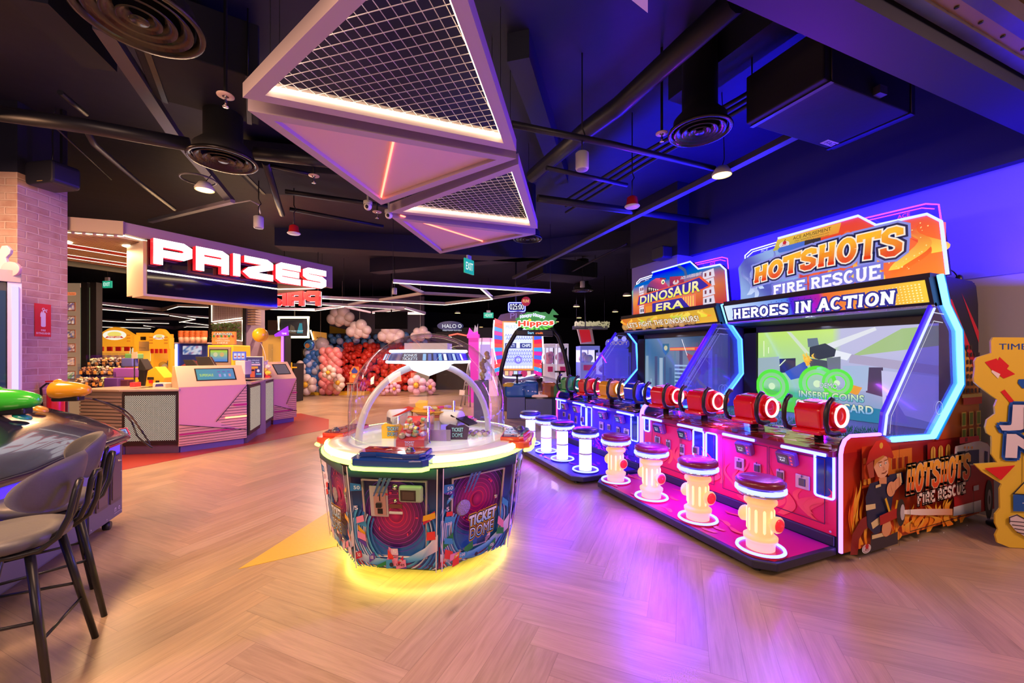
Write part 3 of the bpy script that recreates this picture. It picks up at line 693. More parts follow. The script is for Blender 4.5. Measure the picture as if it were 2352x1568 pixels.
        b = MB(); b.tube([(x, y+s*.006, z) for x, z in ((.47, .855), (.50, 1.02), (1.16, 1.845))], .026, 4, flat=.5); bar = b.build('window_bar', mat('blue_bar', (.06, .03, .75), .25, emit=(.03, .01, .8), es=.5), t)
        b = MB(); b.tube([(x, y+s*.022, z) for x, z in ((.49, .86), (.52, 1.01), (1.18, 1.83))], .008, 6); b.build('bar_light', BLUE_NEON, bar)
        b = MB(); b.tube([(x, y+s*.008, z) for x, z in ((1.30, 2.11), (1.40, 1.87), (1.60, 1.66), (1.63, 1.21), (1.19, .795), (.62, .815))], .021, 8); b.build('edge_neon', CYAN_NEON, t)
        b = MB(); b.tube([(1.33+x, y+s*.014, z) for x, z in ((0, 2.11), (.10, 1.87), (.305, 1.66), (.335, 1.20), (-.10, .775))], .012, 6); b.build('edge_trim', mat('teal_edge', (.02, .25, .5), .25, emit=(.0, .25, .8), es=.6), t)
        b = MB(); b.tube([(x, y+s*.008, z) for x, z in ((-.006, .075), (-.006, .76), (.008, .81), (.04, .856), (.10, .881), (.46, .868))], .0125, 8); b.build('front_neon', PURPLE_NEON if hot else PINK_NEON if s > 0 else PURPLE_NEON, t)
        if s > 0: continue
        a = Art((0, y-.0005, 0), (1, 0, 0), (0, 0, 1), (0, -1, 0), .0005)
        side_hot(a) if hot else a.poly(SIDE, '#1a1050')
        a.art('side_print', PRINT, t)
    # camera pod and cable on the roof
    b = MB(); b.tube([(1.62+.16*cos(RD(k))*-1, -HW+.06, 2.09+.10*sin(RD(k))) for k in range(0, 181, 20)], .005, 6); b.ball((1.79, -HW+.06, 2.11), (.03, .03, .05)); b.build('roof_cable', BLACK, t)
    gcol = [('#e01020', '#7a0810', 'red')]*4 if hot else [('#0a30d8', '#061a70', 'blue'), ('#f0b010', '#8a6008', 'yellow'), ('#e01020', '#7a0810', 'red'), ('#0aa050', '#06582c', 'green')]
    for y, g in zip((-.80, -.27, .27, .80), gcol): gun(t, y, *g)
    return t


def fire_bg(a, pts_fn, n, x0, x1, y0, y1, seed, cols=(('#ff8a1e', '#ffd84a'), ('#ffb428', '#ff5a1e'))):
    R2 = random.Random(seed)
    for k in range(n):
        c = R2.choice(cols); a.flame(R2.uniform(x0, x1), R2.uniform(y0, y0+(y1-y0)*.4), R2.uniform(.03, .12)*(x1-x0), R2.uniform(.3, .6)*(y1-y0), c[0], c[1], R2.uniform(.2, .7))


def sign_hot(a):
    P = [(-y, z) for y, z in TOP]
    def f(x, z):
        u = (x+.92)/1.95
        if u < .38: return mixc('#4a52b8', '#8fb0e8', .5+.5*sin(x*9+z*7))
        return mixc(mixc('#c83a28', '#ff7a2a', (u-.38)/.4), '#e8381e', (z-2.1)/.7)
    a.poly(P, [f(*p) for p in P])
    import bisect
    # gradient fill in columns that stay inside the outline
    def ztop(x):
        Q = sorted([(-y, z) for y, z in TOP[1:9]])
        for (xa, za), (xb, zb) in zip(Q, Q[1:]):
            if xa <= x <= xb: return za+(zb-za)*(x-xa)/max(1e-6, xb-xa)
        return 2.56
    n = 60; k = a.k
    xs = [-.885+i*(1.90/n) for i in range(n+1)]
    for i in range(n):
        for j in range(6):
            c = []
            for x, jj in ((xs[i], j), (xs[i+1], j), (xs[i+1], j+1), (xs[i], j+1)):
                zt = ztop(x)-.004; z = 2.135+(zt-2.135)*jj/6; c.append((x, z))
            a.poly(c, [f(*p) for p in c]); a.k = k
    a.k = k+1
    for x, w, h, z in ((-.80, .10, .32, 2.2), (-.66, .08, .36, 2.25), (-.52, .09, .4, 2.3), (-.72, .06, .3, 2.15)): a.flame(x, z, w, h, '#c8dcff', '#5a62c8', .8)
    R2 = random.Random(11)
    for k in range(15):
        x = R2.uniform(.05, .90); a.flame(x, R2.uniform(2.15, 2.35), R2.uniform(.05, .16), R2.uniform(.22, .38), R2.choice(['#ffd84a', '#ffb02a', '#ff7a1e']), '#f0401e', .6)
    for k in range(60): a.circ(R2.uniform(.4, .92), R2.uniform(2.2, 2.6), R2.uniform(.002, .007), '#ffe890', 6)
    a.poly([(-.38, 2.775), (.27, 2.775), (.24, 2.655), (-.43, 2.655)], ['#e8c040', '#f0a83a', '#f08a2a', '#b8b048'])
    logo(a, -.30, 2.70, .05); a.text('ACE AMUSEMENT', -.20, 2.722, .38, .036, '#3a1a10', .02)
    a.text('Http : www.ACE-Amusement.com', -.18, 2.695, .34, .018, '#4a2010', .0); a.text('E-Mail: Sales@ACE-Amusement.com', -.18, 2.671, .34, .018, '#4a2010', .0)
    k = [sgn(420, 378), sgn(575, 338), sgn(680, 318), sgn(850, 275)]
    for (p, q), col in ((k[0:2], '#3a6ad0'), (k[1:3], '#26262e'), (k[2:4], '#e8401e')):
        pass
    a.line([k[0], k[1]], .06, '#3a6ad0'); a.circ(*k[0], .03, '#3a6ad0', 14); a.line([k[1], k[2]], .064, '#26262e'); a.line([k[2], k[3]], .06, '#e8401e'); a.circ(*k[3], .03, '#f0602a', 14)
    def fh(u, v): return -.67+1.43*u+.015*v, 2.325+.04*sin(pi*u)+.02*u+v*(.165+.085*u)
    slab(a, 'HOTSHOTS', fh, .21, .24, ((.10, '#8a8fe0'), (.062, '#1c2050'), (.026, '#f6e8d8')), '#e4301a', '#ffbe28')
    slab(a, 'FIRE RESCUE', lambda u, v: (-.43+1.03*u, 2.15+.01*u+v*(.10+.03*u)), .115, .22, ((.045, '#7a78d8'),), '#f4ecff', '#ffffff')


def logo(a, x, y, r):
    a.ring(x, y, r*.95, r*1.15, '#e8e8f0', 0, 360, 20, .6); a.circ(x, y-.0, r*.9, '#e8d0d8', 16, r*.5); a.circ(x+.1*r, y+.35*r, r*.42, '#c81e30', 14); a.line([(x+.1*r, y+.7*r), (x+.3*r, y+1.1*r)], r*.16, '#5a1a10'); a.text('ACE', x-.5*r, y-.28*r, r, r*.35, '#8a2038', .01)


def sign_dino(a):
    P = [(-y, z) for y, z in TOP]
    a.poly(P, ['#b02060', '#d03030', '#3a8a50', '#2a9a80', '#3a5ac8', '#2a60c0', '#4a90c8', '#40b0a0', '#70c0a0', '#a01a80'][::1])
    k = a.k
    def f(x, z):
        v = (z-2.13)/.65; u = (x+.9)/1.9
        c = mixc('#d0302a', '#f09a3a', min(1, v*2.2)) if v < .45 else mixc('#f09a3a', '#2a62b8', (v-.45)/.3)
        return mixc(c, '#b01a3a' if v < .7 else '#3a8050', max(0, (u-.6)*1.6))
    n = 40; xs = [-.885+i*1.87/n for i in range(n+1)]
    Q = sorted([(-y, z) for y, z in TOP[1:9]])
    def zt(x):
        for (xa, za), (xb, zb) in zip(Q, Q[1:]):
            if xa <= x <= xb: return za+(zb-za)*(x-xa)/max(1e-6, xb-xa)-.004
        return 2.55
    for i in range(n):
        for j in range(6):
            c = [(x, 2.135+(zt(x)-2.135)*jj/6) for x, jj in ((xs[i], j), (xs[i+1], j), (xs[i+1], j+1), (xs[i], j+1))]
            a.poly(c, [f(*p) for p in c]); a.k = k
    a.k = k+1
    for bx, sc in ((-.72, .12), (.62, .2)):       # pale city blocks with windows
        for j in range(4): 
            z = 2.14+j*.12; a.poly([(bx, z), (bx+sc, z+.02), (bx+sc*.9, z+.13), (bx-.0, z+.11)], '#e0d8ea')
            for i in range(2): a.rect(bx+.03+i*sc*.4, z+.04, bx+.03+i*sc*.4+.03, z+.09, '#7a2a40' if j % 2 else '#30304a')
    a.rect(-.55, 2.14, -.35, 2.26, '#e88a2a'); a.rect(.2, 2.14, .5, 2.33, '#f0785a')
    for i in range(6): a.rect(.22+i*.045, 2.16, .24+i*.045, 2.31, '#ffd060')
    # a roaring dinosaur head with its open jaws and curling tail
    a.line([(.16, 2.80), (.30, 2.70), (.34, 2.58)], [.05, .045, .03][0], '#32508a')
    a.poly([(.0, 2.66), (.28, 2.62), (.30, 2.40), (.0, 2.40)], ['#a01a50', '#b82848', '#6a1050', '#4a1070'])
    head = [(-.50, 2.60), (-.42, 2.66), (-.30, 2.69), (-.18, 2.67), (-.10, 2.60), (-.02, 2.50), (.02, 2.38), (-.10, 2.34), (-.22, 2.33), (-.36, 2.36), (-.50, 2.42)]
    a.poly(head, ['#5a2a80', '#8a3070', '#d03a78', '#f04878', '#e83a70', '#c82a60', '#7a2070', '#5a3098', '#5a3098', '#4a2a88', '#3a2070'])
    a.poly([(-.50, 2.58), (-.40, 2.56), (-.24, 2.50), (-.08, 2.45), (-.06, 2.38), (-.20, 2.36), (-.40, 2.37), (-.52, 2.44)], '#2a0a20')
    a.poly([(-.30, 2.37), (-.10, 2.37), (-.08, 2.43), (-.20, 2.41)], '#d03a2a')
    for i in range(8): x = -.47+i*.05; a.poly([(x, 2.565-.014*i), (x+.035, 2.555-.014*i), (x+.016, 2.505-.012*i)], '#f4f0e0')
    for i in range(7): x = -.46+i*.05; a.poly([(x, 2.385), (x+.03, 2.38), (x+.014, 2.43)], '#f4f0e0')
    a.circ(-.13, 2.60, .038, '#f4f4c8', 14); a.circ(-.125, 2.595, .016, '#101010', 10)
    a.poly([(-.20, 2.65), (-.06, 2.625), (-.07, 2.65), (-.19, 2.68)], '#8a1a50')
    logo(a, .14, 2.55, .05); a.outlined('ACE AMUSEMENT', .24, 2.575, .38, .035, '#4a2060', '#e8d8e8', .12, .01); a.text('Http : www.ACE-Amusement.com', .24, 2.55, .34, .016, '#40205a', 0); a.text('E-Mail: Sales@ACE-Amusement.com', .24, 2.528, .34, .016, '#40205a', 0)
    a.poly([(-.74, 2.28), (.66, 2.36), (.80, 2.40), (.60, 2.56), (.30, 2.52), (-.70, 2.46)], '#f0542a'); a.poly([(-.72, 2.30), (.64, 2.375), (.74, 2.405), (.58, 2.54), (.30, 2.505), (-.68, 2.44)], '#2a1aa0')
    def w1(u, v, X, Y): return X, Y*(1)+.055*u+(v-.5)*.03*u
    a.outlined('DINOSAUR', -.66, 2.305, 1.26, .135, '#f0f020', '#20108a', .05, .03, .05, w1, '#fbe8d0', white=None)
    a.poly([(-.36, 2.14), (.42, 2.14), (.26, 2.30), (-.36, 2.29)], '#2a1aa0')
    a.outlined('ERA', -.28, 2.15, .58, .12, '#f0ee20', '#20108a', .05, .03, .08, None, '#fbe8d0')


def screen_hot(a):
    x0, x1, z0, z1 = -.79, .90, .728, 1.733
    a.grid(x0, z0, x1, z1, 20, 14, lambda u, v: mixc(mixc('#50c850', '#3a8ac8', u) if v < .3 else mixc('#9ad8a8', '#a8b0d8', u), mixc('#c8f070', '#d8f090', u*.5), max(0, (v-.42)/.58)) if u < .55 else mixc('#3a80b0', '#c4c4e8', min(1, .25+v)))
    S_ = lambda *q: [scr(*p) for p in q]
    for i, (q, c) in enumerate([
        ([(255, 1070), (390, 1060), (400, 1210), (255, 1200)], '#a0b8c0'),
        ([(850, 1060), (1420, 990), (1420, 860), (1180, 880)], '#a8c888'), ([(850, 1045), (1420, 1120), (1420, 1180), (840, 1100)], '#b0a8c8'),
        ([(960, 1130), (1060, 1130), (1060, 1320), (950, 1290)], '#48405a'), ([(800, 1120), (970, 1120), (960, 1280), (820, 1290)], '#a8c0e0'),
        ([(1050, 1150), (1420, 1190), (1420, 1500), (1060, 1400)], '#c8c8ee'), ([(1080, 1310), (1130, 1320), (1240, 1500), (1080, 1470)], '#8a90d0'),
        ([(700, 980), (1010, 870), (1020, 890), (740, 1010)], '#e8ecf4'), ([(440, 900), (470, 905), (590, 1040), (560, 1040)], '#d8e8d0'), ([(720, 1010), (860, 1045), (830, 1085), (720, 1060)], '#f0f4ff'),
        ([(575, 945), (640, 940), (650, 990), (580, 1000)], '#6a7a90'), ([(590, 1000), (690, 975), (760, 1015), (750, 1060), (650, 1080), (590, 1060)], '#30384a'),
        ([(395, 1075), (500, 1070), (500, 1160), (400, 1165)], '#1e2a50'), ([(430, 1160), (560, 1090), (600, 1180), (470, 1210)], '#2a5ac0'),
        ([(580, 1070), (720, 1090), (700, 1160), (600, 1140)], '#485060'), ([(700, 1070), (790, 1060), (790, 1140), (710, 1160)], '#707888'),
        ([(260, 1250), (520, 1330), (560, 1460), (260, 1420)], '#58d048'), ([(560, 1330), (1060, 1400), (1060, 1500), (560, 1470)], '#2a80a8'),
        ([(860, 1240), (930, 1260), (900, 1310), (840, 1290)], '#f0a028')]): a.poly(S_(*q), c)
    for cx, cz, r in ((640, 1235, 130), (350, 1250, 110), (770, 1230, 105)):
        p = scr(cx, cz); q = scr(cx+r, cz); R_ = abs(q[0]-p[0]); a.ring(*p, R_*.80, R_, '#58f030', 0, 360, 28); a.ring(*p, R_*.60, R_*.80, '#90d890', 0, 360, 28); a.ring(*p, R_*.52, R_*.60, '#60ff30', 0, 360, 24); a.circ(*p, R_*.2, '#d8f8c8', 14)
    for q in (((300, 960), (300, 1060)), ((330, 1000), (330, 1040)), ((440, 1080), (400, 1120))): a.line([scr(*q[0]), scr(*q[1])], .012, '#f0ffd0')
    R2 = random.Random(8)
    for k in range(16):
        p = scr(R2.uniform(560, 620), R2.uniform(1060, 1120)); a.flame(*p, .03, .06, '#ffb028', '#ffe060')
    for t_, q0, q1, h, c, c2 in (('DEMO...', (665, 1248), (805, 1250), .055, '#e8f0f0', None), ('INSERT COINS', (530, 1300), (950, 1335), .075, '#50b8d0', '#e8f8b0'), ('OR SWIPE CARD', (510, 1362), (1010, 1405), .085, '#60a8e8', '#f4f4c0')):
        p, q = scr(*q0), scr(*q1); zz = (p[1]+q[1])/2
        a.outlined(t_, p[0], zz-h*.45, q[0]-p[0], h, c, '#3a6a88', .06, .03, 0, None, c2)


def screen_dino(a):
    a.grid(-.80, .728, .90, 1.733, 20, 12, lambda u, v: mixc(mixc('#3a70a0', '#2a3a60', u), mixc('#7a98b0', '#5a5a90', u), .5+.5*sin(u*9+v*5)))
    R2 = random.Random(12)
    for k in range(14):
        x = -.78+k*.11; a.rect(x, .75, x+R2.uniform(.03, .10), .75+R2.uniform(.3, .9), R2.choice(['#5a80a0', '#3a5a88', '#8aa8c0', '#44507a', '#a0b8d0']))
    for k in range(9): a.rect(-.1, .80+k*.06, .24, .825+k*.06, '#9ac0e0')
    a.poly([(.12, 1.50), (.34, 1.42), (.42, 1.20), (.30, 1.02), (.18, 1.14), (.22, 1.3)], '#a03a5a'); a.poly([(.30, 1.15), (.52, 1.0), (.46, .92)], '#d8d840')
    a.line([(-.2, 1.55), (.6, 1.55)], .05, '#e83a4a'); a.line([(-.2, 1.55), (.3, 1.55)], .03, '#f0a060')
    a.poly([(-.36, 1.64), (-.22, 1.64), (-.22, 1.52), (-.29, 1.45), (-.36, 1.52)], '#2a6a90'); a.circ(-.29, 1.57, .04, '#c8c8a0')
    a.line([(.05, 1.7), (.16, 1.45)], .012, '#f0f0ff')
    a.circ(.40, .95, .07, '#60d050', 16, None, '#3a5a88')


def side_hot(a):
    S_ = lambda *q: [sp(*p) for p in q]
    a.poly([(x+(.004 if x < .1 else 0), z) for x, z in SIDE], ['#e85a1e', '#c82818', '#c82818', '#c82818', '#c82818', '#b81e18', '#b81e18', '#b01a18', '#c84a20', '#e8a028', '#14121e', '#14121e', '#14121e', '#14121e', '#14121e', '#d86a20'])
    # base colours, low flames
    a.grid(.006, .07, 1.965, .76, 20, 8, lambda u, v: mixc(mixc('#f0601a', '#e84c14', u), mixc('#b01c18', '#8a1a18', u), v))
    # tower block of the upper rear, dark cap with red slash
    a.poly([(1.615, 1.75), (1.955, 1.50), (1.965, .76), (1.20, .76), (1.20, .80), (1.64, 1.21)], ['#e8b038', '#f0b040', '#d8842a', '#c8401e', '#c8401e', '#e0a030'])
    a.poly([(1.42, 1.88), (1.60, 1.69), (1.625, 1.60), (1.955, 1.25), (1.945, 1.9), (1.91, 2.055), (1.84, 2.09), (1.31, 2.105)], '#151322')
    a.poly([(1.44, 1.92), (1.50, 1.92), (1.96, 1.33), (1.96, 1.20)], '#d81828'); a.poly([(1.66, 1.98), (1.955, 1.66), (1.955, 1.56)], '#d01828')
    for i in range(5):
        for j in range(7):
            x = 1.68+i*.055; z = 1.52-j*.062-i*.0
            if z < 1.63-(x-1.64)*.55: a.rect(x, z-.02, x+.03, z+.018, '#3a2418')
    a.rect(1.64, 1.03, 1.96, 1.09, '#d84a20'); a.rect(1.62, 1.09, 1.96, 1.12, '#f0d050')
    for i in range(3):
        for j in range(2):
            x = 1.62+i*.12; z = .86-j*.14; a.rect(x-.01, z-.01, x+.065, z+.11, '#f0d060'); a.rect(x, z, x+.055, z+.10, '#7a9a2a')
    # red town houses behind
    a.rect(.20, .50, .34, .80, '#d8541e'); a.rect(.52, .56, .84, .74, '#e8842a'); a.rect(1.06, .60, 1.42, .76, '#a01818')
    for i in range(3): a.rect(.57+i*.08, .60, .62+i*.08, .68, '#a03018')
    for i in range(3): a.rect(.56+i*.08, .595, .565+i*.08, .69, '#f8c860')
    for i in range(3): a.rect(1.10+i*.11, .60, 1.17+i*.11, .69, '#f0c050'); a.circ(1.135+i*.11, .69, .035, '#f0c050', 12); a.rect(1.13+i*.11, .60, 1.138+i*.11, .72, '#8a2a18')
    for i in range(2): a.rect(.20, .68-i*.15, .235, .72-i*.15, '#ffb040'); a.rect(.25, .68-i*.15, .285, .72-i*.15, '#ffb040')
    fire_bg(a, None, 26, .04, .5, .08, .62, 21); fire_bg(a, None, 34, .5, 1.6, .07, .40, 22)
    # hose
    a.line(S_((1440, 960), (1450, 860), (1490, 790), (1560, 750)), .085, '#8a1a1e')
    # firefighter in navy coat with reflective bands
    coat = '#14234f'
    a.poly(S_((1530, 960), (1540, 840), (1620, 860), (1690, 830), (1690, 900), (1640, 940)), '#2a2a3a')
    a.poly(S_((1505, 640), (1530, 560), (1600, 540), (1680, 500), (1700, 560), (1660, 640), (1640, 800), (1560, 850), (1515, 800)), coat)
    a.poly(S_((1640, 510), (1715, 495), (1730, 560), (1650, 600)), coat)
    a.poly(S_((1505, 650), (1570, 640), (1590, 800), (1520, 810)), coat)
    for q in (((1505, 680), (1560, 672), (1562, 700), (1507, 712)), ((1535, 780), (1590, 740), (1600, 775), (1545, 815)), ((1540, 850), (1625, 830), (1628, 850), (1540, 872)), ((1680, 505), (1705, 500), (1712, 555), (1688, 565)), ((1560, 570), (1590, 560), (1590, 575), (1560, 585))): a.poly(S_(*q), '#e8d8a0')
    a.circ(*sp(1648, 590), .055, '#e8a878', 16); a.circ(*sp(1622, 810), .06, '#e8a878', 16); a.line(S_((1700, 540), (1650, 590)), .07, '#e8a878')
    a.poly(S_((1548, 470), (1556, 425), (1620, 395), (1634, 450), (1628, 500), (1600, 535), (1570, 520)), '#f0b890'); a.poly(S_((1575, 530), (1620, 520), (1620, 560), (1580, 560)), '#e0a070')
    a.poly(S_((1545, 470), (1552, 420), (1625, 390), (1600, 415), (1565, 440)), '#c88a3a')
    a.poly(S_((1500, 455), (1520, 380), (1560, 320), (1610, 310), (1640, 350), (1660, 405), (1655, 420), (1600, 400), (1540, 430)), ['#a01218', '#d02020', '#e83028', '#e83028', '#d82424', '#b01a1c', '#a01218', '#c01c1e', '#b01a1c']); a.circ(*sp(1588, 345), .022, '#f0c040')
    a.poly(S_((1505, 455), (1540, 430), (1548, 520), (1520, 530)), '#b04a3a')
    a.circ(*sp(1582, 455), .012, '#ffffff', 10); a.circ(*sp(1612, 442), .011, '#ffffff', 10); a.circ(*sp(1584, 455), .006, '#2a6a4a', 8); a.circ(*sp(1613, 442), .0055, '#2a6a4a', 8)
    a.line(S_((1590, 500), (1608, 498), (1618, 485)), .006, '#7a3020'); a.line(S_((1598, 462), (1606, 478), (1598, 482)), .004, '#c8806a'); a.line(S_((1568, 440), (1590, 435)), .006, '#7a4a1a'); a.line(S_((1603, 428), (1620, 422)), .006, '#7a4a1a')
    # branch pipe and its jet
    a.line(S_((1608, 640), (1640, 745), (1660, 740), (1675, 650)), .022, '#e8c020'); a.line(S_((1575, 765), (1690, 715)), .07, '#b01c20'); a.circ(*sp(1695, 720), .055, '#22222a', 18, .10); a.circ(*sp(1704, 718), .03, '#c8c8d0', 12, .06)
    a.poly(S_((1712, 705), (1800, 700), (1990, 700), (1990, 735), (1800, 735), (1712, 728)), ['#ffffff', '#f4e8e0', '#e8a878', '#e8a070', '#f4e8e0', '#ffffff'])
    # fire engine
    a.poly(S_((1995, 560), (2000, 360), (2130, 330), (2190, 330), (2225, 380), (2230, 700), (2150, 720), (2000, 700)), '#b0141e')
    a.poly(S_((1995, 460), (2005, 350), (2140, 318), (2190, 335), (2222, 375), (2222, 460), (2150, 470), (2140, 455)), '#e0dce4')
    a.poly(S_((2030, 335), (2030, 300), (2140, 290), (2145, 320)), '#c81828'); a.rect(*sp(2060, 325), *sp(2075, 300), '#701018')
    for q in (((2010, 440), (2015, 380), (2062, 375), (2060, 445)), ((2075, 450), (2080, 372), (2140, 368), (2140, 450)), ((2170, 450), (2172, 375), (2190, 380), (2190, 450)), ((2202, 440), (2204, 380), (2218, 390), (2218, 440))): a.poly(S_(*q), '#1e2c5a')
    a.poly(S_((1990, 740), (1992, 690), (2150, 650), (2150, 715)), ['#7a8aa0', '#d8e0e8', '#e8ecf0', '#8a98a8'])
    a.circ(*sp(2195, 650), .07, '#14141a', 22, .17); a.circ(*sp(2197, 650), .035, '#a8a8b0', 16, .09); a.circ(*sp(2197, 650), .015, '#40404a', 12, .04)
    a.rect(*sp(2105, 600), *sp(2135, 565), '#c8ccd8'); 
    for i in range(3): a.circ(*sp(2055+i*20, 356), .012, '#f0a028', 8)
    # title
    p, q = sp(1712, 650), sp(2080, 560)
    def warp(u, v, X, Y): return X, Y+.01*u
    slab(a, 'HOTSHOTS', lambda u, v: (p[0]+(q[0]-p[0])*u+.02*v, .43+.015*u+.20*v), .16, .24, ((.040, '#16101a'), (.012, '#f0d8b0')), '#e83a1e', '#ffc23a')
    p, q = sp(1775, 720), sp(2055, 640)
    slab(a, 'FIRE RESCUE', lambda u, v: (p[0]+(q[0]-p[0])*u, .325+.01*u+.085*v), .085, .24, ((.022, '#701818'),), '#f0e0d0', '#f8f0e8')
    a.line([(.52, .07), (.52, .80)], .004, '#2a1010'); a.line([(.66, .34), (.66, .15), (1.60, .15), (1.60, .34)], .006, '#1a1410')
    logo(a, .12, .12, .045)
    for i in range(6): a.circ(.04+i*.36, .068, .006, '#d0d0d8', 8)


hot = make_machine('fire_rescue_machine', 'fire rescue shooting machine with red guns and a flaming backlit sign', YH, .71, 'fire')
din = make_machine('dinosaur_machine', 'blue dinosaur shooting machine with four differently coloured guns', YD, .87, 'dino')


# ------------------------------------------------------------------ stools on the platforms
HYD = mat('hydrant_glow', (.75, .48, .25), .45, emit=(1, .48, .18), es=.78); HYD2 = mat('hydrant_rib', (.8, .6, .35), .4, emit=(1, .72, .38), es=1.0)
def seat_parts(t, r, z, colr, mname):
    b = MB(); b.lathe([(0, z-.055), (r-.012, z-.055), (r+.004, z-.04), (r+.004, z-.016), (r-.012, z-.002), (r*.8, z+.004), (0, z+.006)], seg=36); b.build('seat_cushion', mat(mname, colr, .35, coat=.4), t)
    b = MB(); b.lathe([(r-.004, z-.085), (r+.008, z-.082), (r+.008, z-.060), (r-.004, z-.057)], seg=36); b.build('seat_light', BLUE_NEON, t)
    b = MB(); b.lathe([(0, z-.115), (r-.03, z-.115), (r-.005, z-.105), (r, z-.086), (0, z-.086)], seg=36); b.build('seat_rim', CHROME, t)
def base_ring(t, r, colr, mname):
    b = MB(); b.lathe([(0, 0), (r, 0), (r, .014), (0, .014)], seg=36, smooth=False); b.build('base_plate', mat(mname, colr, .3, coat=.5), t)
    b = MB(); b.lathe([(r-.022, .014), (r-.018, .026), (r-.004, .026), (r, .014)], seg=36); b.build('base_light', BLUE_NEON, t)
def hydrant(label, loc):
    t = thing('hydrant_stool', label, 'stool', loc, 0, 'hydrant stools at the fire machine')
    seat_parts(t, .150, .50, (.20, .008, .04), 'crimson_vinyl'); base_ring(t, .155, (.6, .02, .10), 'crimson_plate')
    b = MB(); b.lathe([(.088, .014), (.090, .07), (.104, .078), (.106, .10), (.090, .112), (.080, .12), (.080, .31), (.092, .322), (.102, .332), (.102, .352), (.086, .36), (.086, .385), (0, .385)], seg=30); h = b.build('hydrant_body', HYD, t)
    b = MB()
    for k in range(10):
        a = 2*pi*(k+.5)/10; b.tube([(.078*cos(a), .078*sin(a), z) for z in (.135, .145, .285, .295)], [.004, .0095, .0095, .004], 8)
    b.build('hydrant_flutes', HYD2, h)
    for ax, c in (((0, -1, 0), 1), ((0, 1, 0), 1), ((-1, 0, 0), 0)):
        if not c: continue
        b = MB(); b.lathe([(.030, .07), (.034, .095), (.052, .105), (.056, .125), (.050, .135), (.044, .135)], (0, 0, .215), ax, 22); o = b.build('valve_outlet', HYD, t)
        b = MB(); b.lathe([(.044, .134), (.040, .142), (.026, .146), (0, .146)], (0, 0, .215), ax, 22); b.lathe([(.010, .146), (.010, .154), (0, .154)], (0, 0, .215), ax, 8); b.build('valve_cap', mat('valve_red', (.75, .02, .03), .3, emit=(.9, .03, .05), es=.5), o)
    return t
OP = mat('lit_column', (.7, .75, .8), .4, emit=(.80, .88, 1.0), es=1.5)
def glowstool(label, loc):
    t = thing('glow_stool', label, 'stool', loc, 0, 'glowing column stools at the dinosaur machine')
    seat_parts(t, .150, .50, (.02, .02, .10), 'navy_vinyl'); base_ring(t, .155, (.03, .03, .35), 'blue_plate')
    b = MB(); b.lathe([(.072, .014), (.072, .388), (0, .388)], seg=28, smooth=False); b.build('lit_column', OP, t)
    b = MB(); b.lathe([(.074, .196), (.076, .2), (.076, .21), (.074, .214)], seg=28); b.build('joint_band', mat('milky', (.6, .6, .75), .3), t)
    return t
h = hydrant('hydrant stool nearest the printed fireman panel', (2.665, 1.968, .1006))
h['label'] = 'hydrant stool beside the fireman side panel, first of its row'
for y, l in ((2.52, 'second hydrant stool counting from the fireman side panel'), (3.07, 'third hydrant stool counting from the fireman side panel'), (3.62, 'hydrant stool beside the first white column stool, last of its row')): dup(h, (2.672, y, .1006), l)
g = glowstool('white column stool next to the last hydrant stool', (2.59, 4.09, .1006))
for y, l in ((4.63, 'second white column stool counting from the hydrant stools'), (5.09, 'third white column stool counting from the hydrant stools'), (5.62, 'white column stool at the far end of the dinosaur platform')): dup(g, (2.585, y, .1006), l)
# ------------------------------------------------------------------ the domed ticket game in the middle of the floor
DC = Vector((.605, 3.245, 0)); DRZ = RD(-28.2)
LIME = glow('lime_led', (.62, .85, .10), 5.5); LIME_SOFT = glow('lime_band', (.78, 1, .30), 4.5)
dome = thing('ticket_dome_machine', 'octagonal ticket game with clear dome and lime lit rim in mid floor', 'arcade machine', DC, DRZ)
RB, RTOP, ZB, ZT = .69, .765, .10, .765
def okt(r, z, k): a = RD(-112.5+45*k); return Vector((r*cos(a), r*sin(a), z))
b = MB()
i0 = [b.av(okt(RB-.006, ZB, k)) for k in range(8)]; i1 = [b.av(okt(RTOP-.006, ZT, k)) for k in range(8)]
b.af(i0[::-1]); b.af(i1)
for k in range(8): b.af((i0[k], i0[(k+1) % 8], i1[(k+1) % 8], i1[k]))
b.build('cabinet', mat('indigo_board', (.03, .02, .10), .4), dome)
b = MB(); b.lathe([(0, .0), (.52, 0), (.52, .10), (0, .10)], seg=8, smooth=False, a0=RD(22.5), a1=RD(382.5)); b.build('plinth', BLACK, dome)
b = MB(); b.tube([(.60*cos(RD(a)), .60*sin(RD(a)), .088) for a in range(0, 360, 10)], .010, 6, True); b.build('underglow', glow('yellow_underglow', (.96, .90, .12), 26), dome)


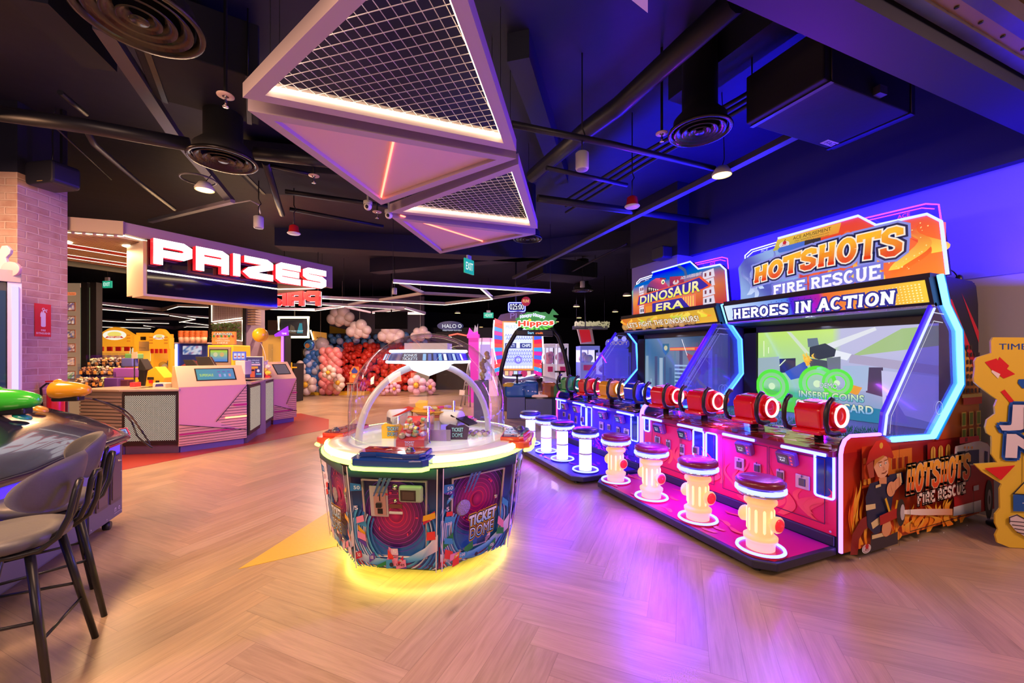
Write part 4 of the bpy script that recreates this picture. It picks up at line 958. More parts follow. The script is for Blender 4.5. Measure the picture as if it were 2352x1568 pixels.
class FaceArt(Art):
    def __init__(s, k):
        A, B, C_, D = okt(RB, ZB, k), okt(RB, ZB, k+1), okt(RTOP, ZT, k+1), okt(RTOP, ZT, k)
        s.Q = (A, B, C_, D); n = (B-A).cross(D-A).normalized()
        super().__init__(A, B-A, D-A, n, .0005)
    def pt(s, x, y):            # x -1..1 across the face, y 0..1 up it
        x = max(-1, min(1, x)); y = max(0, min(1, y)); A, B, C_, D = s.Q; u = (x+1)/2
        return (A*(1-u)+B*u)*(1-y) + (D*(1-u)+C_*u)*y + s.n*(s.k*s.eps)
def face_art(k, kind):
    a = FaceArt(k); R0 = random.Random(40+k)
    a.grid(-1, 0, 1, 1, 10, 14, lambda u, v: mixc('#2f7ad0', '#1c1650', min(1, v*1.45)) if abs(u-.5) < .3 else mixc('#3a90e0', '#1a1648', min(1, v*1.25)))
    a.poly([(-1, 0), (1, 0), (1, .14), (.2, .05), (-.4, .08), (-1, .22)], ['#c01840', '#5a2a90', '#3a80c8', '#2a60c0', '#c83070', '#a01848'])
    cy_ = .52 if kind == 'A' else .60
    a.circ(0, cy_, .72, '#c01460', 30, .33, '#2a1c70')
    for i in range(8): a.ring(0, cy_, .17+i*.088, .184+i*.088, mixc('#f02858', '#5a34b8', i/7), 0, 360, 30, .46)
    a.circ(0, cy_, .13, '#d01868', 24, .06, '#900a58')
    for i in range(16):
        t = R0.uniform(0, 6.28); a.circ(.5*cos(t), cy_+.22*sin(t), R0.uniform(.01, .035), '#e83060', 10, R0.uniform(.006, .018))
    for i in range(9): a.ring(.05, .34, .62+i*.085, .66+i*.085+.02*(i % 2), ('#2a7ad0', '#58c8f0', '#e8f4ff', '#3a98e0')[i % 4], 150, 385, 30, .46, '#1c50a0')
    for i in range(6): a.ring(.05, .36, .80+i*.05, .835+i*.05, ('#d8ecff', '#7ac8f4', '#f4e8f8')[i % 3], 165, 225, 14, .46, '#4a8ad8')
    a.poly([(-1, .16), (-.6, .10), (-.1, .09), (.3, .12), (.7, .22), (1, .36), (1, .20), (.6, .10), (0, .03), (-.6, .03), (-1, .08)], ['#e8f0ff', '#b0d8f8', '#58b8f0', '#7ac8f4', '#d8e8f8', '#f4e8f4', '#e8c8e0', '#48a0e0', '#2a70c8', '#4a98d8', '#d8b8e0'])
    for i in range(20):
        x, y = R0.uniform(-.92, .92), R0.choice([R0.uniform(.03, .24), R0.uniform(.03, .16), R0.uniform(.25, .75)])
        if .25 < y and abs(x) < .62: x = .8*(1 if x > 0 else -1)
        w, h = R0.uniform(.07, .15), R0.uniform(.02, .045); s = R0.uniform(-.04, .04)
        c = R0.choice(['#e83a3a', '#f0b428', '#1a8a4a', '#f090b8', '#3aa0d8', '#c81e4a', '#5a3ab0', '#e8c8e0'])
        a.poly([(x-w, y-h+s), (x+w, y-h-s), (x+w*.9, y+h-s), (x-w*.9, y+h+s)], c)
        if i % 3 == 0: a.text(R0.choice(['50', '5', '75', '100']), x-w*.5, y-h*.5, w, h*1.1, '#f4f0f8', .01)
    a.text('50', -.88, .78, .14, .035, '#d8ecff', .02); a.poly([(-.97, .76), (-.70, .77), (-.72, .83), (-.95, .84)], '#2a7ac0'); a.text('50', -.88, .78, .14, .035, '#d8ecff', .02)
    a.text('5', -.90, .58, .08, .04, '#f0e0f4', .02)
    for s in (0, .1, .2): a.poly([(-.45+s, .72), (-.42+s, .72), (-.1+s, 1), (-.2+s, 1)], '#4a6aa8')
    a.grid(-1, .90, 1, 1, 8, 3, lambda u, v: mixc('#16324e', '#2a7a6a', v))
    a.rect(-1, 0, -.975, 1, '#e8e0e8'); a.rect(.975, 0, 1, 1, '#e8e0e8')
    if kind == 'B':
        a.outlined('TICKET', -.30, .36, .78, .11, '#8ad0f8', '#14183a', .10, .05, .06, lambda u, v, X, Y: (X, Y+.035*u), '#f4faff', (.05, -.06), '#e8b820')
        a.outlined('DOME', -.26, .235, .68, .11, '#6ac0f4', '#14183a', .10, .05, .06, lambda u, v, X, Y: (X, Y+.03*u), '#e8f4ff', (.05, -.06), '#e8b820')
        for i in range(4): a.rect(-.05, .165+i*.014, .36, .171+i*.014, '#181830')
        a.text('UNIS', .06, .055, .2, .025, '#16162a', .02, .02); a.circ(-.05, .065, .05, '#20203a', 12, .022)
        a.text('500', -.93, .45, .16, .03, '#e8e4f4', .02)
    else:
        a.text('UNIS', .02, .045, .2, .025, '#16162a', .02, .02); a.circ(-.10, .055, .05, '#20203a', 12, .022)
        a.text('75', .80, .035, .13, .035, '#30200a', .03)
    return a
def fpt(k, x, y, out=0.0):
    f = FaceArt(k); f.k = 0; return f.pt(x, y) + f.n*out
def fbox(b, k, x0, x1, y0, y1, o0, o1):
    c = [fpt(k, x, y, o) for o in (o0, o1) for x, y in ((x0, y0), (x1, y0), (x1, y1), (x0, y1))]
    ids = [b.av(p) for p in c]
    for q in ((4, 5, 6, 7), (3, 2, 1, 0), (0, 1, 5, 4), (1, 2, 6, 5), (2, 3, 7, 6), (3, 0, 4, 7)): b.af([ids[i] for i in q])
SATIN = mat('satin_metal', (.62, .58, .62), .3, .7)
for k in range(8):
    kind = 'A' if k % 2 == 0 else 'B'
    p = face_art(k, kind).art('side_panel', PRINT, dome)
    n = FaceArt(k).n; f0, f1 = (-.72, .72) if kind == 'A' else (-.70, .72)
    y0, y1 = (.11, .86) if kind == 'A' else (.12, .86)
    b = MB(); pts = [fpt(k, x, y, .007) for x, y in ((f0, y0), (f1, y0), (f1, y1), (f0, y1))]; b.tube(pts, .0075, 4, True); b.build('door_frame', SATIN, p)
    if kind == 'A':
        b = MB(); fbox(b, k, -.58, -.16, .50, .80, 0, .010); co = b.build('coin_plate', mat('pale_plate', (.60, .56, .60), .35, .3), p, .004)
        b = MB(); fbox(b, k, -.48, -.20, .52, .74, .010, .016); b.build('coin_inlay', mat('rose_steel', (.60, .38, .38), .3, .6), co, .002)
        b = MB(); fbox(b, k, -.345, -.325, .66, .73, .015, .018); fbox(b, k, -.42, -.30, .60, .64, .015, .028); fbox(b, k, -.40, -.28, .535, .585, .014, .018); b.build('coin_slot', MATTE, co)
        b = MB(); c = fpt(k, .30, .75, 0); 
        fbox(b, k, .12, .66, .665, .825, 0, .040); cr = b.build('card_reader', mat('mint_reader', (.42, .62, .45), .3, coat=.4), p, .018, seg=3)
        a = FaceArt(k); a.k = 0; a.eps = .0006; a.n = n; a.Q = tuple(q+n*.0405 for q in a.Q); a.poly([(.17, .685), (.52, .685), (.52, .79), (.17, .79)], '#0a0a0c'); a.rect(.22, .70, .48, .775, '#4a3a38'); a.art('reader_screen', printed('glossy_print'), cr)
        for x, y, r in ((.0, .79, .022), (.0, .655, .014)):
            b = MB(); b.lathe([(r, 0), (r, .004), (r*.55, .006), (r*.5, .012), (0, .012)], fpt(k, x, y, .002), n, 18); b.build('lock', CHROME, p)
        b = MB(); fbox(b, k, -.14, .16, .585, .625, .001, .005); b.build('ticket_meter', mat('brown_window', (.22, .07, .05), .3), p)
        b = MB(); fbox(b, k, -.15, .17, .53, .555, .001, .012); b.build('ticket_slot', WHITE, p, .004)
    else:
        b = MB(); b.lathe([(.052, 0), (.054, .006), (.048, .008), (0, .008)], fpt(k, -.38, .545, .001), n, 26); sg = b.build('speaker_grille', mat('speaker_mesh', (.50, .45, .50), .5, .5, bump=(160, 1.0)), p)
        for x, y in ((-.10, .91), (.12, .925), (.56, .57)):
            b = MB(); b.lathe([(.015, 0), (.015, .005), (.008, .008), (0, .008)], fpt(k, x, y, .001), n, 16); b.build('lock', CHROME, p)

# rim with its lime light, four player consoles
ZR = .77
b = MB(); b.lathe([(.598, .798), (.603, .826), (.655, .833), (.70, .829), (.735, .819), (.745, .811)], seg=64); b.lathe([(.745, .790), (.765, .785), (.77, .762), (.70, .757)], seg=64); rim = b.build('rim', mat('milky_rim', (.75, .78, .6), .3, coat=.5), dome)
b = MB(); b.lathe([(.745, .783), (.760, .790), (.758, .816), (.738, .826)], seg=64); b.build('rim_band', LIME_SOFT, rim)
b = MB(); b.tube([(.768*cos(RD(a)), .768*sin(RD(a)), .772) for a in range(0, 360, 6)], .012, 8, True); b.build('rim_light', LIME, rim)
CON = [('blue_console', (.01, .05, .28)), ('coral_console', (.75, .10, .05)), ('red_console', (.62, .03, .03)), ('coral_console', (.75, .10, .05))]
for k in range(4):
    a0 = -90+90*k; T = Matrix.Rotation(RD(a0+90), 4, 'Z')
    out = [(-.255, -.66), (-.245, -.775), (-.215, -.815), (-.14, -.828), (.14, -.828), (.215, -.815), (.245, -.775), (.255, -.66)]
    b = MB(T); b.prism(out, (0, 0, .78), (1, 0, 0), (0, 1, 0), (0, 0, 1), .048)
    inn = [(-.215, -.60), (-.215, -.74), (-.19, -.775), (-.09, -.765), (.0, -.785), (.09, -.80), (.19, -.785), (.215, -.74), (.215, -.60)]
    b.prism(inn, (0, 0, .827), (1, 0, 0), (0, 1, 0), (0, 0, 1), .030)
    c = b.build('player_console', mat(CON[k][0], CON[k][1], .18, coat=.8), dome, .008)
    a = Art((0, 0, .858), (1, 0, 0), (0, 1, 0), (0, 0, 1), .0005, T); R1 = random.Random(60+k)
    a.poly([(-.205, -.61), (-.205, -.735), (-.185, -.765), (-.09, -.755), (0, -.775), (.09, -.79), (.185, -.775), (.205, -.735), (.205, -.61)], '#a8201c' if k in (0, 3) else '#2a1a6a')
    for i in range(14):
        x, y = R1.uniform(-.18, .14), R1.uniform(-.74, -.63); a.poly([(x, y), (x+R1.uniform(.02, .08), y+.01), (x+R1.uniform(.0, .05), y+R1.uniform(.015, .04))], R1.choice(['#e85a3a', '#f0a070', '#601818', '#f4d8c0', '#2a4ab0', '#d83a7a']))
    a.line([(-.2, -.735), (-.09, -.745), (0, -.77), (.1, -.78), (.2, -.735)], .006, '#3a6ad0')
    a.art('console_print', printed('glossy_print'), c)
    b = MB(T); b.lathe([(.032, .857), (.030, .867), (.022, .869), (.020, .881), (.012, .885), (0, .886)], (.11, -.72, 0), seg=20); b.build('push_button', mat('dark_button', (.06, .06, .10), .2, coat=.6), c)
    b = MB(T); b.tube([(x, y-.004, .772) for x, y in out[1:-1]], .012, 8); b.build('console_light', LIME, c)

# dome, arch, chandelier
b = MB(); prof = [(.60, .80), (.60, 1.04)]+[(.60*cos(RD(t)), 1.04+.585*sin(RD(t))) for t in range(6, 85, 6)]+[(.03, 1.6243), (0, 1.625)]
b.lathe(prof, seg=72); b.build('clear_dome', glass('dome_glass', '#fbfcff', .08, .015), dome)
b = MB(); b.lathe([(0, .80), (.60, .80)], seg=48); pf_ = b.build('playfield', mat('white_playfield', (.75, .78, .76), .25, coat=.5, emit=(.9, 1, .75), es=.30), dome)
TA = Matrix.Rotation(-TH-DRZ, 4, 'Z')
b = MB(TA @ Matrix.Rotation(RD(32), 4, 'Z')); b.tube([(-.535*cos(RD(t)), 0, .81+.57*sin(RD(t))) for t in range(0, 181, 6)], .026, 12); b.build('arch', mat('pearl_tube', (.62, .62, .66), .25, coat=.5), dome)
ch = MB(); ch.lathe([(.318, 1.405), (.29, 1.470)], seg=48, smooth=True); chd = ch.build('ticket_display', mat('display_blue', (.02, .04, .25), .3), dome)
WL = glow('white_light', (.92, .95, 1), 3.2)
for r, z, nm in ((.322, 1.400, 'lower_ring_light'), (.296, 1.482, 'upper_ring_light')):
    b = MB(); b.tube([(r*cos(RD(a)), r*sin(RD(a)), z) for a in range(0, 360, 8)], .011, 8, True); b.build(nm, WL, chd)
b = MB(); b.lathe([(.30, 1.393), (.21, 1.388), (.175, 1.375), (.16, 1.345), (0, 1.285)], seg=12, smooth=False); b.build('lamp_cone', glow('cone_light', (.95, .97, 1), 1.8), chd)
b = MB(); b.lathe([(0, 1.488), (.295, 1.486)], seg=40); b.build('display_lid', WHITE, chd)
b = MB(TA); b.box(-.165, .165, -.12, .12, 1.488, 1.545); b.build('control_box', glass('frosted_box', '#ffffff', .1, .2, diff=.45), chd)
class CylArt(Art):
    def pt(s, x, y): r = .319-.028*y+s.k*.0006; a = x; return Vector((r*cos(a), r*sin(a), 1.408+.060*y))
a = CylArt((0, 0, 0), (1, 0, 0), (0, 1, 0), (0, 0, 1)); fa = math.degrees(-pi/2-TH-DRZ)
R1 = random.Random(3)
for sgm in range(3):
    base = RD(fa-8+sgm*120)
    for i in range(10): a.rect(base-.36+i*.08, 0, base-.28+i*.08, 1, '#16204e')
    a.text('BONUS', base-.28, .55, .34, .32, '#d8ecff', .01); a.text('TICKETS', base-.30, .14, .38, .32, '#d8ecff', .01)
    for i in range(9): x = base+.20+i*.12; a.poly(rrect(x, .10, x+.075, .9, .03), R1.choice(['#ffffff', '#8ac0f0', '#ffffff', '#c8e0ff', '#5a70c0']))
a.art('display_windows', SIGN, chd)

# things lying and standing on the playfield under the dome
def ontop(dx, dy): return DC + RT*dx + FW*dy + Vector((0, 0, .8012))
RC = -TH
t = thing('prize_bowl', 'yellow sombrero shaped bowl of wrapped prizes under the dome', 'bowl', ontop(-.0, .30), RC)
b = MB(); b.lathe([(.06, 0), (.08, .06), (.085, .10)], seg=20); b.build('stand', WHITE, t)
b = MB(); b.lathe([(0, .10), (.12, .10), (.15, .13), (.17, .155), (.235, .185), (.225, .19), (.165, .165), (0, .15)], seg=36); b.build('bowl', mat('bowl_yellow', (.85, .42, .03), .35), t)
b = MB(); b.lathe([(.152, .128), (.172, .152)], seg=36); b.build('bowl_stripe', mat('bowl_stripe', (.7, .12, .06), .4), t)
b = MB(); b.prism([(-.20, .17), (-.10, .17), (-.09, .245), (-.17, .25), (-.205, .22)], (0, .1, 0), (1, 0, 0), (0, 0, 1), (0, 1, 0), .012); b.build('back_flap', mat('flap_yellow', (.9, .62, .08), .4), t)
RR = random.Random(14)
pw = None
for i in range(9):
    c = RR.choice([(.8, .75, .75), (.7, .08, .08), (.75, .7, .3), (.5, .3, .6)])
    b = MB(); b.box(-.032, .032, -.02, .02, 0, .022); o = b.build('wrapped_prize', mat('wrap%d' % int(c[1]*100), c, .3), None, .008)
    at(o, ontop(RR.uniform(-.10, .14), .30+RR.uniform(-.10, .08)) + Vector((0, 0, .155+.006*i)), RR.uniform(0, 3))
    tag(o, 'foil wrapped prize heaped in the yellow bowl under the dome', 'prize', 'wrapped prizes in the bowl')
# red chute with cans
t = thing('prize_chute', 'red prize chute with little cans beside the blue console', 'chute', ontop(-.075, -.22), RC)
b = MB(); b.prism([(-.14, .0), (-.14, .05), (.20, .17), (.20, .0)], (-.085, 0, 0), (0, 1, 0), (0, 0, 1), (1, 0, 0), .20); b.build('ramp', mat('chute_red', (.70, .05, .03), .3), t)
for s in (-.095, .115): 
    b = MB(); b.box(s, s+.008, -.15, .20, 0, .20); b.build('side_guard', CLEAR, t)
a = Art((-.08, -.141, .005), (1, 0, 0), (0, 0, 1), (0, -1, 0)); a.rect(0, 0, .19, .042, '#d84030'); a.text('TICKET', .055, .022, .07, .015, '#bfe8ff', .02); a.text('DOME', .06, .004, .06, .015, '#bfe8ff', .02); a.art('chute_lettering', PRINT, t)
b = MB(); b.box(-.095, .12, -.16, -.152, 0, .12); b.build('front_guard', CLEAR, t)
CANC = [(.55, .45, .25), (.5, .08, .08), (.25, .45, .2), (.5, .3, .5), (.7, .7, .7), (.4, .55, .2), (.2, .16, .35), (.55, .3, .2)]
for i in range(11):
    c = CANC[i % 8]; o = thing('snack_can', 'small printed snack can on the red chute, %s one' % ['tan topmost', 'red upper', 'green near-side', 'purple far', 'silver middle', 'lime lying', 'navy upper', 'orange', 'tan lower', 'red lower', 'green lower'][i], 'can', (0, 0, 0), 0, 'cans on the prize chute')
    b = MB(); b.lathe([(0, 0), (.020, 0), (.022, .004), (.022, .042), (.020, .046), (0, .046)], seg=16); b.build('can_body', mat('can%d' % (i % 8), c, .3, .3), o)
    b = MB(); b.lathe([(.0224, .012), (.0224, .032)], seg=16); b.build('can_band', WHITE if i % 2 else mat('can_gold', (.8, .6, .2), .3, .6), o)
    x = -.06+.045*(i % 4)+.01*(i//4); y = -.09+.09*(i//4); o.location = ontop(-.075+x, -.22+y) + Vector((0, 0, .065+.030*(i//4))); o.rotation_euler = (RD(70 if i % 3 == 0 else 20), 0, i*.7)
for (dx, dy, colr, lab, hexc) in ((-.27, -.06, (.85, .55, .03), 'yellow star shaped sign reading ticket dome on the playfield', '#f0b41e'), (.24, -.10, (.06, .03, .08), 'dark purple sign reading ticket dome on the playfield', '#2a1a34')):
    t = thing('playfield_sign', lab, 'sign', ontop(dx, dy), RC)
    b = MB(); b.prism([(-.085, 0), (.075, 0), (.09, .09), (.05, .115), (.0, .105), (-.06, .12), (-.09, .10)], (0, .012, 0), (1, 0, 0), (0, 0, 1), (0, -1, 0), .012); b.build('board', mat('sb'+hexc[1:], colr, .35), t)
    a = Art((0, -.001, 0), (1, 0, 0), (0, 0, 1), (0, -1, 0)); a.outlined('TICKET', -.045, .062, .09, .03, '#a8e8f8', '#0a2a3a', .1, .03); a.outlined('DOME', -.04, .02, .08, .03, '#a8e8f8', '#0a2a3a', .1, .03); a.art('board_lettering', PRINT, t)
for i, (dx, dy, rz) in enumerate(((-.28, .16, .6), (.17, .10, -.5))):
    t = thing('prize_drum', 'white drum hopper %s' % ('with a red flap by the yellow sign', 'behind the purple sign')[i], 'hopper', ontop(dx, dy), RC+rz)
    b = MB(); b.lathe([(0, -.09), (.055, -.09), (.062, -.08), (.062, .08), (.055, .09), (0, .09)], (0, 0, .14), (1, 0, 0), 20); b.build('drum', WHITE, t)
    b = MB(); b.box(-.09, -.08, -.05, .05, 0, .14); b.box(.08, .09, -.05, .05, 0, .14); b.build('cradle', STEEL, t)
    b = MB(); b.box(-.03, .16, -.06, .06, .16, .172, R=Matrix.Rotation(RD(-18 if not i else 20), 3, 'Y')); b.build('flap', mat('chute_red') if not i else BLACK, t)
for i, (dx, dy, h, l) in enumerate(((.045, -.24, .27, 'nearest the cans'), (.19, .06, .28, 'beside the white drum'), (-.25, .02, .16, 'behind the yellow sign'), (-.19, .22, .18, 'beside the yellow bowl'))):
    t = thing('steel_post', 'slim polished steel post on the playfield '+l, 'post', ontop(dx, dy), RC, 'posts on the playfield')
    b = MB(); b.lathe([(.016, 0), (.016, .01), (.008, .014), (.008, h), (0, h+.006)], seg=12); b.build('rod', CHROME, t)
    b = MB(); b.lathe([(.013, h*.45), (.013, h*.6)], seg=12); b.build('sleeve', STEEL, t)
o = MB(); o.box(-.075, .075, -.004, .004, 0, .085); o = o.build('acrylic_pocket', glass('violet_acrylic', '#c080d8', .1, diff=.3), None, .003); at(o, ontop(.12, -.15), RC); tag(o, 'violet acrylic pocket standing beside the purple sign', 'panel')
for i in range(12):
    b = MB(); b.ball((0, 0, .018), (.026, .02, .018), 10, 6); o = b.build('wrapped_sweet', mat('sweet%d' % (i % 3), ((.45, .4, .4), (.25, .2, .22), (.7, .68, .62))[i % 3], .3), None); at(o, ontop(.30+.05*(i % 4)+.01*(i//4), .02+.055*(i//4)), i); tag(o, 'foil sweet scattered on the playfield behind the purple sign', 'sweet', 'scattered sweets on the playfield')
# ------------------------------------------------------------------ bar stools, gun game and pier at the left
GV = mat('grey_leather', (.09, .09, .095), .45, coat=0, bump=(60, .06)); LEGM = mat('black_steel', (.015, .015, .018), .32)
def bar_stool(label):
    """seat faces local +y; local origin on the floor under the seat's middle"""
    t = thing('bar_stool', label, 'stool', (0, 0, 0), 0, 'bar stools at the gun game')
    sh = .66
    b = MB()
    # seat pad
    pts = []
    b.lathe([(0, sh-.045), (.17, sh-.045), (.205, sh-.03), (.21, sh-.005), (.195, sh+.014), (.12, sh+.010), (0, sh+.006)], seg=32, sy=.95); b.build('seat', GV, t)
    # curved back pad
    b = MB(); nu, nv = 18, 10
    def bp(u, v, side):
        X_ = u*(1-v*v/2)**.5; Z1 = v*(1-u*u/2)**.5; rr = min(1, math.hypot(X_, Z1)); x = .235*X_
        y = -.205+.11*X_*X_-.03*Z1; th = .028*max(0, 1-rr**3)**.5
        return (x, y+side*th, sh+.215+.125*Z1)
    for side in (1, -1):
        ids = [[b.av(bp(-1+2*i/nu, -1+2*j/nv, side)) for i in range(nu+1)] for j in range(nv+1)]
        for j in range(nv):
            for i in range(nu):
                q = (ids[j][i], ids[j][i+1], ids[j+1][i+1], ids[j+1][i]); b.af(q if side < 0 else q[::-1], 0, True)
        if side == 1: e1 = ids
        else: e2 = ids
    loop = lambda I: [I[0][i] for i in range(nu+1)]+[I[j][nu] for j in range(1, nv+1)]+[I[nv][i] for i in range(nu-1, -1, -1)]+[I[j][0] for j in range(nv-1, 0, -1)]
    l1, l2 = loop(e1), loop(e2)
    for i in range(len(l1)): b.af((l1[i], l1[(i+1) % len(l1)], l2[(i+1) % len(l1)], l2[i]), 0, True)
    b.build('backrest', GV, t)
    r = .0115
    # two hoop uprights that carry the back
    for s in (-1, 1):
        b = MB(); x = s*.135
        b.tube([(s*.15, .10, sh-.055), (s*.155, -.08, sh-.055), (s*.15, -.16, sh-.045), (x+s*.01, -.215, sh+.0), (x, -.245, sh+.08), (x-s*.012, -.262, sh+.19), (x-s*.03, -.266, sh+.225), (x-s*.06, -.262, sh+.225), (x-s*.075, -.252, sh+.19), (x-s*.07, -.235, sh+.08), (x-s*.055, -.205, sh+.01), (x-s*.04, -.15, sh-.035)], r, 8); b.build('back_hoop', LEGM, t)
    b = MB(); b.tube([(.15*cos(RD(a)), .14*sin(RD(a)), sh-.06) for a in range(0, 360, 15)], r, 8, True); b.build('seat_ring', LEGM, t)
    feet = {}
    for sx in (-1, 1):
        for sy in (-1, 1):
            b = MB(); top = Vector((sx*.125, sy*.12, sh-.055)); ft = Vector((sx*.215, sy*.215, 0)); b.tube([ft, top], [.0135, .017], 10); b.build('leg', LEGM, t); feet[sx, sy] = (ft, top)
    hz = .33
    def lp(k, z): f, tp = feet[k]; return f+(tp-f)*(z/tp.z)
    for a_, c_, z in (((-1, -1), (1, -1), .24), ((1, -1), (1, 1), .32), ((1, 1), (-1, 1), .24), ((-1, 1), (-1, -1), .32)):
        b = MB(); b.tube([lp(a_, z), lp(c_, z)], .007, 8); b.build('stretcher', LEGM, t)
    return t
st = bar_stool('grey bar stool nearer the camera at the gun game')
f1, f2, f3, f4 = PZ(112, 1610), PZ(220, 1463), PZ(240, 1415), PZ(213, 1351)
def stool_at(p, q):          # p, q: the two rear feet, nearer and farther
    d = (q-p).normalized(); m = (p+q)/2 + Vector((-d.y, d.x, 0))*.215
    return Vector((m.x, m.y, 0)), math.atan2(d.y, d.x)
at(st, *stool_at(f1, f2))
l2, a2 = stool_at(f3, f4)
s2 = dup(st, l2, 'grey bar stool farther from the camera, tucked behind the first', a2)
l3, a3 = stool_at(f1+Vector((-.15, -.62, 0)), f2+Vector((-.15, -.62, 0)))

# gun game cabinet: a long low cabinet with a glossy black hood
PBL = mat('navy_laminate', (.035, .035, .17), .28, coat=.3); PBD = mat('plum_laminate', (.09, .08, .14), .35)
GX1, GY1 = -1.83, 4.55
gg = thing('gun_game_cabinet', 'low navy gun game cabinet with glossy black hood behind the bar stools', 'arcade machine', (GX1, GY1, 0), pi/2)
# local: the cabinet runs to -x from its far end at x 0; its player side is y 0
b = MB(); b.box(-2.4, 0, .0, .94, .09, .70); b.box(-2.4, -.02, .03, .90, .06, .09); b.build('cabinet', PBL, gg, .006)
b = MB(); b.box(-.475, .012, -.012, .0, .085, .705); b.box(.0, .012, .0, .94, .085, .705); ep = b.build('corner_panel', PBD, gg)
for x0, x1, z0, z1 in ((-.40, -.235, .215, .62), (-.195, -.03, .215, .62)):
    b = MB(); b.prism(rrect(x0, z0, x1, z1, .012), (0, -.012, 0), (1, 0, 0), (0, 0, 1), (0, -1, 0), .010); h = b.build('access_hatch', mat('bronze_hatch', (.085, .06, .06), .4), ep)
    b = MB(); b.prism(rrect(x0+.02, z0+.03, x1-.02, z1-.015, .006), (0, -.022, 0), (1, 0, 0), (0, 0, 1), (0, -1, 0), .006); b.build('hatch_lid', mat('bronze_lid', (.12, .085, .08), .4), h)
    b = MB(); b.lathe([(.011, 0), (.011, .008), (.006, .01), (.006, .02), (0, .02)], ((x0+x1)/2+.02, -.028, z1-.06), (0, -1, 0), 12); b.build('lock', CHROME, h)
a = Art((-.475, -.0125, 0), (1, 0, 0), (0, 0, 1), (0, -1, 0))
for x, z in ((.02, .69), (.24, .69), (.47, .69), (.02, .45), (.47, .45), (.02, .11), (.47, .11), (.24, .11)): a.circ(x, z, .005, '#c8c8d8', 8)
a.line([(.36, .13), (.36, .16), (.38, .16), (.38, .13)], .004, '#e0e0f0'); a.ring(.43, .148, .010, .014, '#e0e0f0'); a.line([(.35, .118), (.45, .118)], .003, '#c0c0d8'); a.art('warning_print', PRINT, ep)
for y, z in ((.02, .0), (.43, .0)):
    b = MB(); b.lathe([(0, -.02), (.034, -.02), (.034, .02), (0, .02)], (-.15, y, .034), (0, 1, 0), 16); b.build('castor', BLACK, gg)
b = MB(); b.box(-2.4, -.06, -.012, .0, .40, .60); b.build('upper_front', mat('royal_panel', (.03, .06, .40), .2, coat=.6), gg)
b = MB(); b.box(-2.4, -.05, -.022, -.01, .61, .70); b.build('light_band', mat('lit_blue_band', (.02, .01, .5), .2, emit=(.06, .02, 1), es=1.6), gg)
a = Art((-2.4, -.0235, 0), (1, 0, 0), (0, 0, 1), (0, -1, 0)); a.poly([(1.60, .63), (2.1, .635), (2.08, .685), (1.58, .68)], '#5a30ff'); a.line([(1.1, .63), (1.25, .66), (1.4, .64)], .02, '#2a50ff'); a.art('band_print', SIGN, gg)
b = MB(); b.box(-1.55, -1.25, -.06, -.005, .33, .39); b.build('shelf_lip', BLACK, gg, .01)
# hood: sections along x
b = MB(); sec = []
prof = [(-.055, .705), (-.085, .735), (-.07, .77), (.06, .87), (.20, .95), (.40, 1.02), (.62, 1.06), (.84, 1.05), (.98, .97), (1.0, .78), (.96, .705)]
for i, x in enumerate([.055, .035, -.02, -.12, -.40, -.8, -1.2, -1.5, -1.85, -2.4]):
    k = [.50, .76, .93, 1.03, 1.05, 1.02, .97, 1.0, 1.04, 1.02][i]; dz = [.0, .0, .0, 0, .0, .012, -.005, .01, .015, .0][i]
    sec.append([b.av((x, .45+(y-.45)*(.80+.20*min(1, k*1.1)), .705+(z-.705)*k+dz)) for y, z in prof])
for A, B in zip(sec, sec[1:]):
    for j in range(len(prof)-1): b.af((A[j], B[j], B[j+1], A[j+1]), 0, True)
    b.af((A[-1], B[-1], B[0], A[0]))
b.af(sec[0]); b.af(sec[-1][::-1])
hood = b.build('hood', mat('gloss_black_hood', (.016, .015, .032), .2, coat=.5), gg)
a = Art((0, 0, 0), (1, 0, 0), (0, 1, 0), (0, 0, 1))
b = MB(); b.tube([(-.5, -.085, .722), (-.1, -.08, .72), (.03, -.04, .715), (.035, .30, .715)], .010, 8); b.build('red_edge', mat('red_edge', (.3, .03, .05), .2, coat=.5), hood)
Rs = Matrix.Rotation(RD(37), 3, 'X')
a = Art(Vector((-.70, -.040, .803)), (1, 0, 0), Rs @ Vector((0, 1, 0)), Rs @ Vector((0, 0, 1))); a.rect(0, 0, .20, .034, '#e8581e'); a.circ(.02, .017, .012, '#f0c040', 12); a.text('PLEASE HOLD ONE GUN', .04, .019, .15, .010, '#3a1008', .01); a.text('EACH ACTION TIME', .04, .006, .15, .009, '#3a1008', .01); a.art('warning_sticker', PRINT, hood)
def dome_button(x, y, z, colr, nm, lab, r=.06):
    b = MB(); b.lathe([(r, 0), (r, .008), (r*.8, .022), (0, .026)], (x, y, z), (0, -.45, 1), 24); b.build(nm, mat(lab, colr, .25, coat=.5), hood)
dome_button(-.62, .28, 1.015, (.02, .32, .22), 'start_button', 'jade_button', .05); dome_button(-.33, .34, 1.035, (.75, .35, .03), 'start_button', 'amber_button', .05)
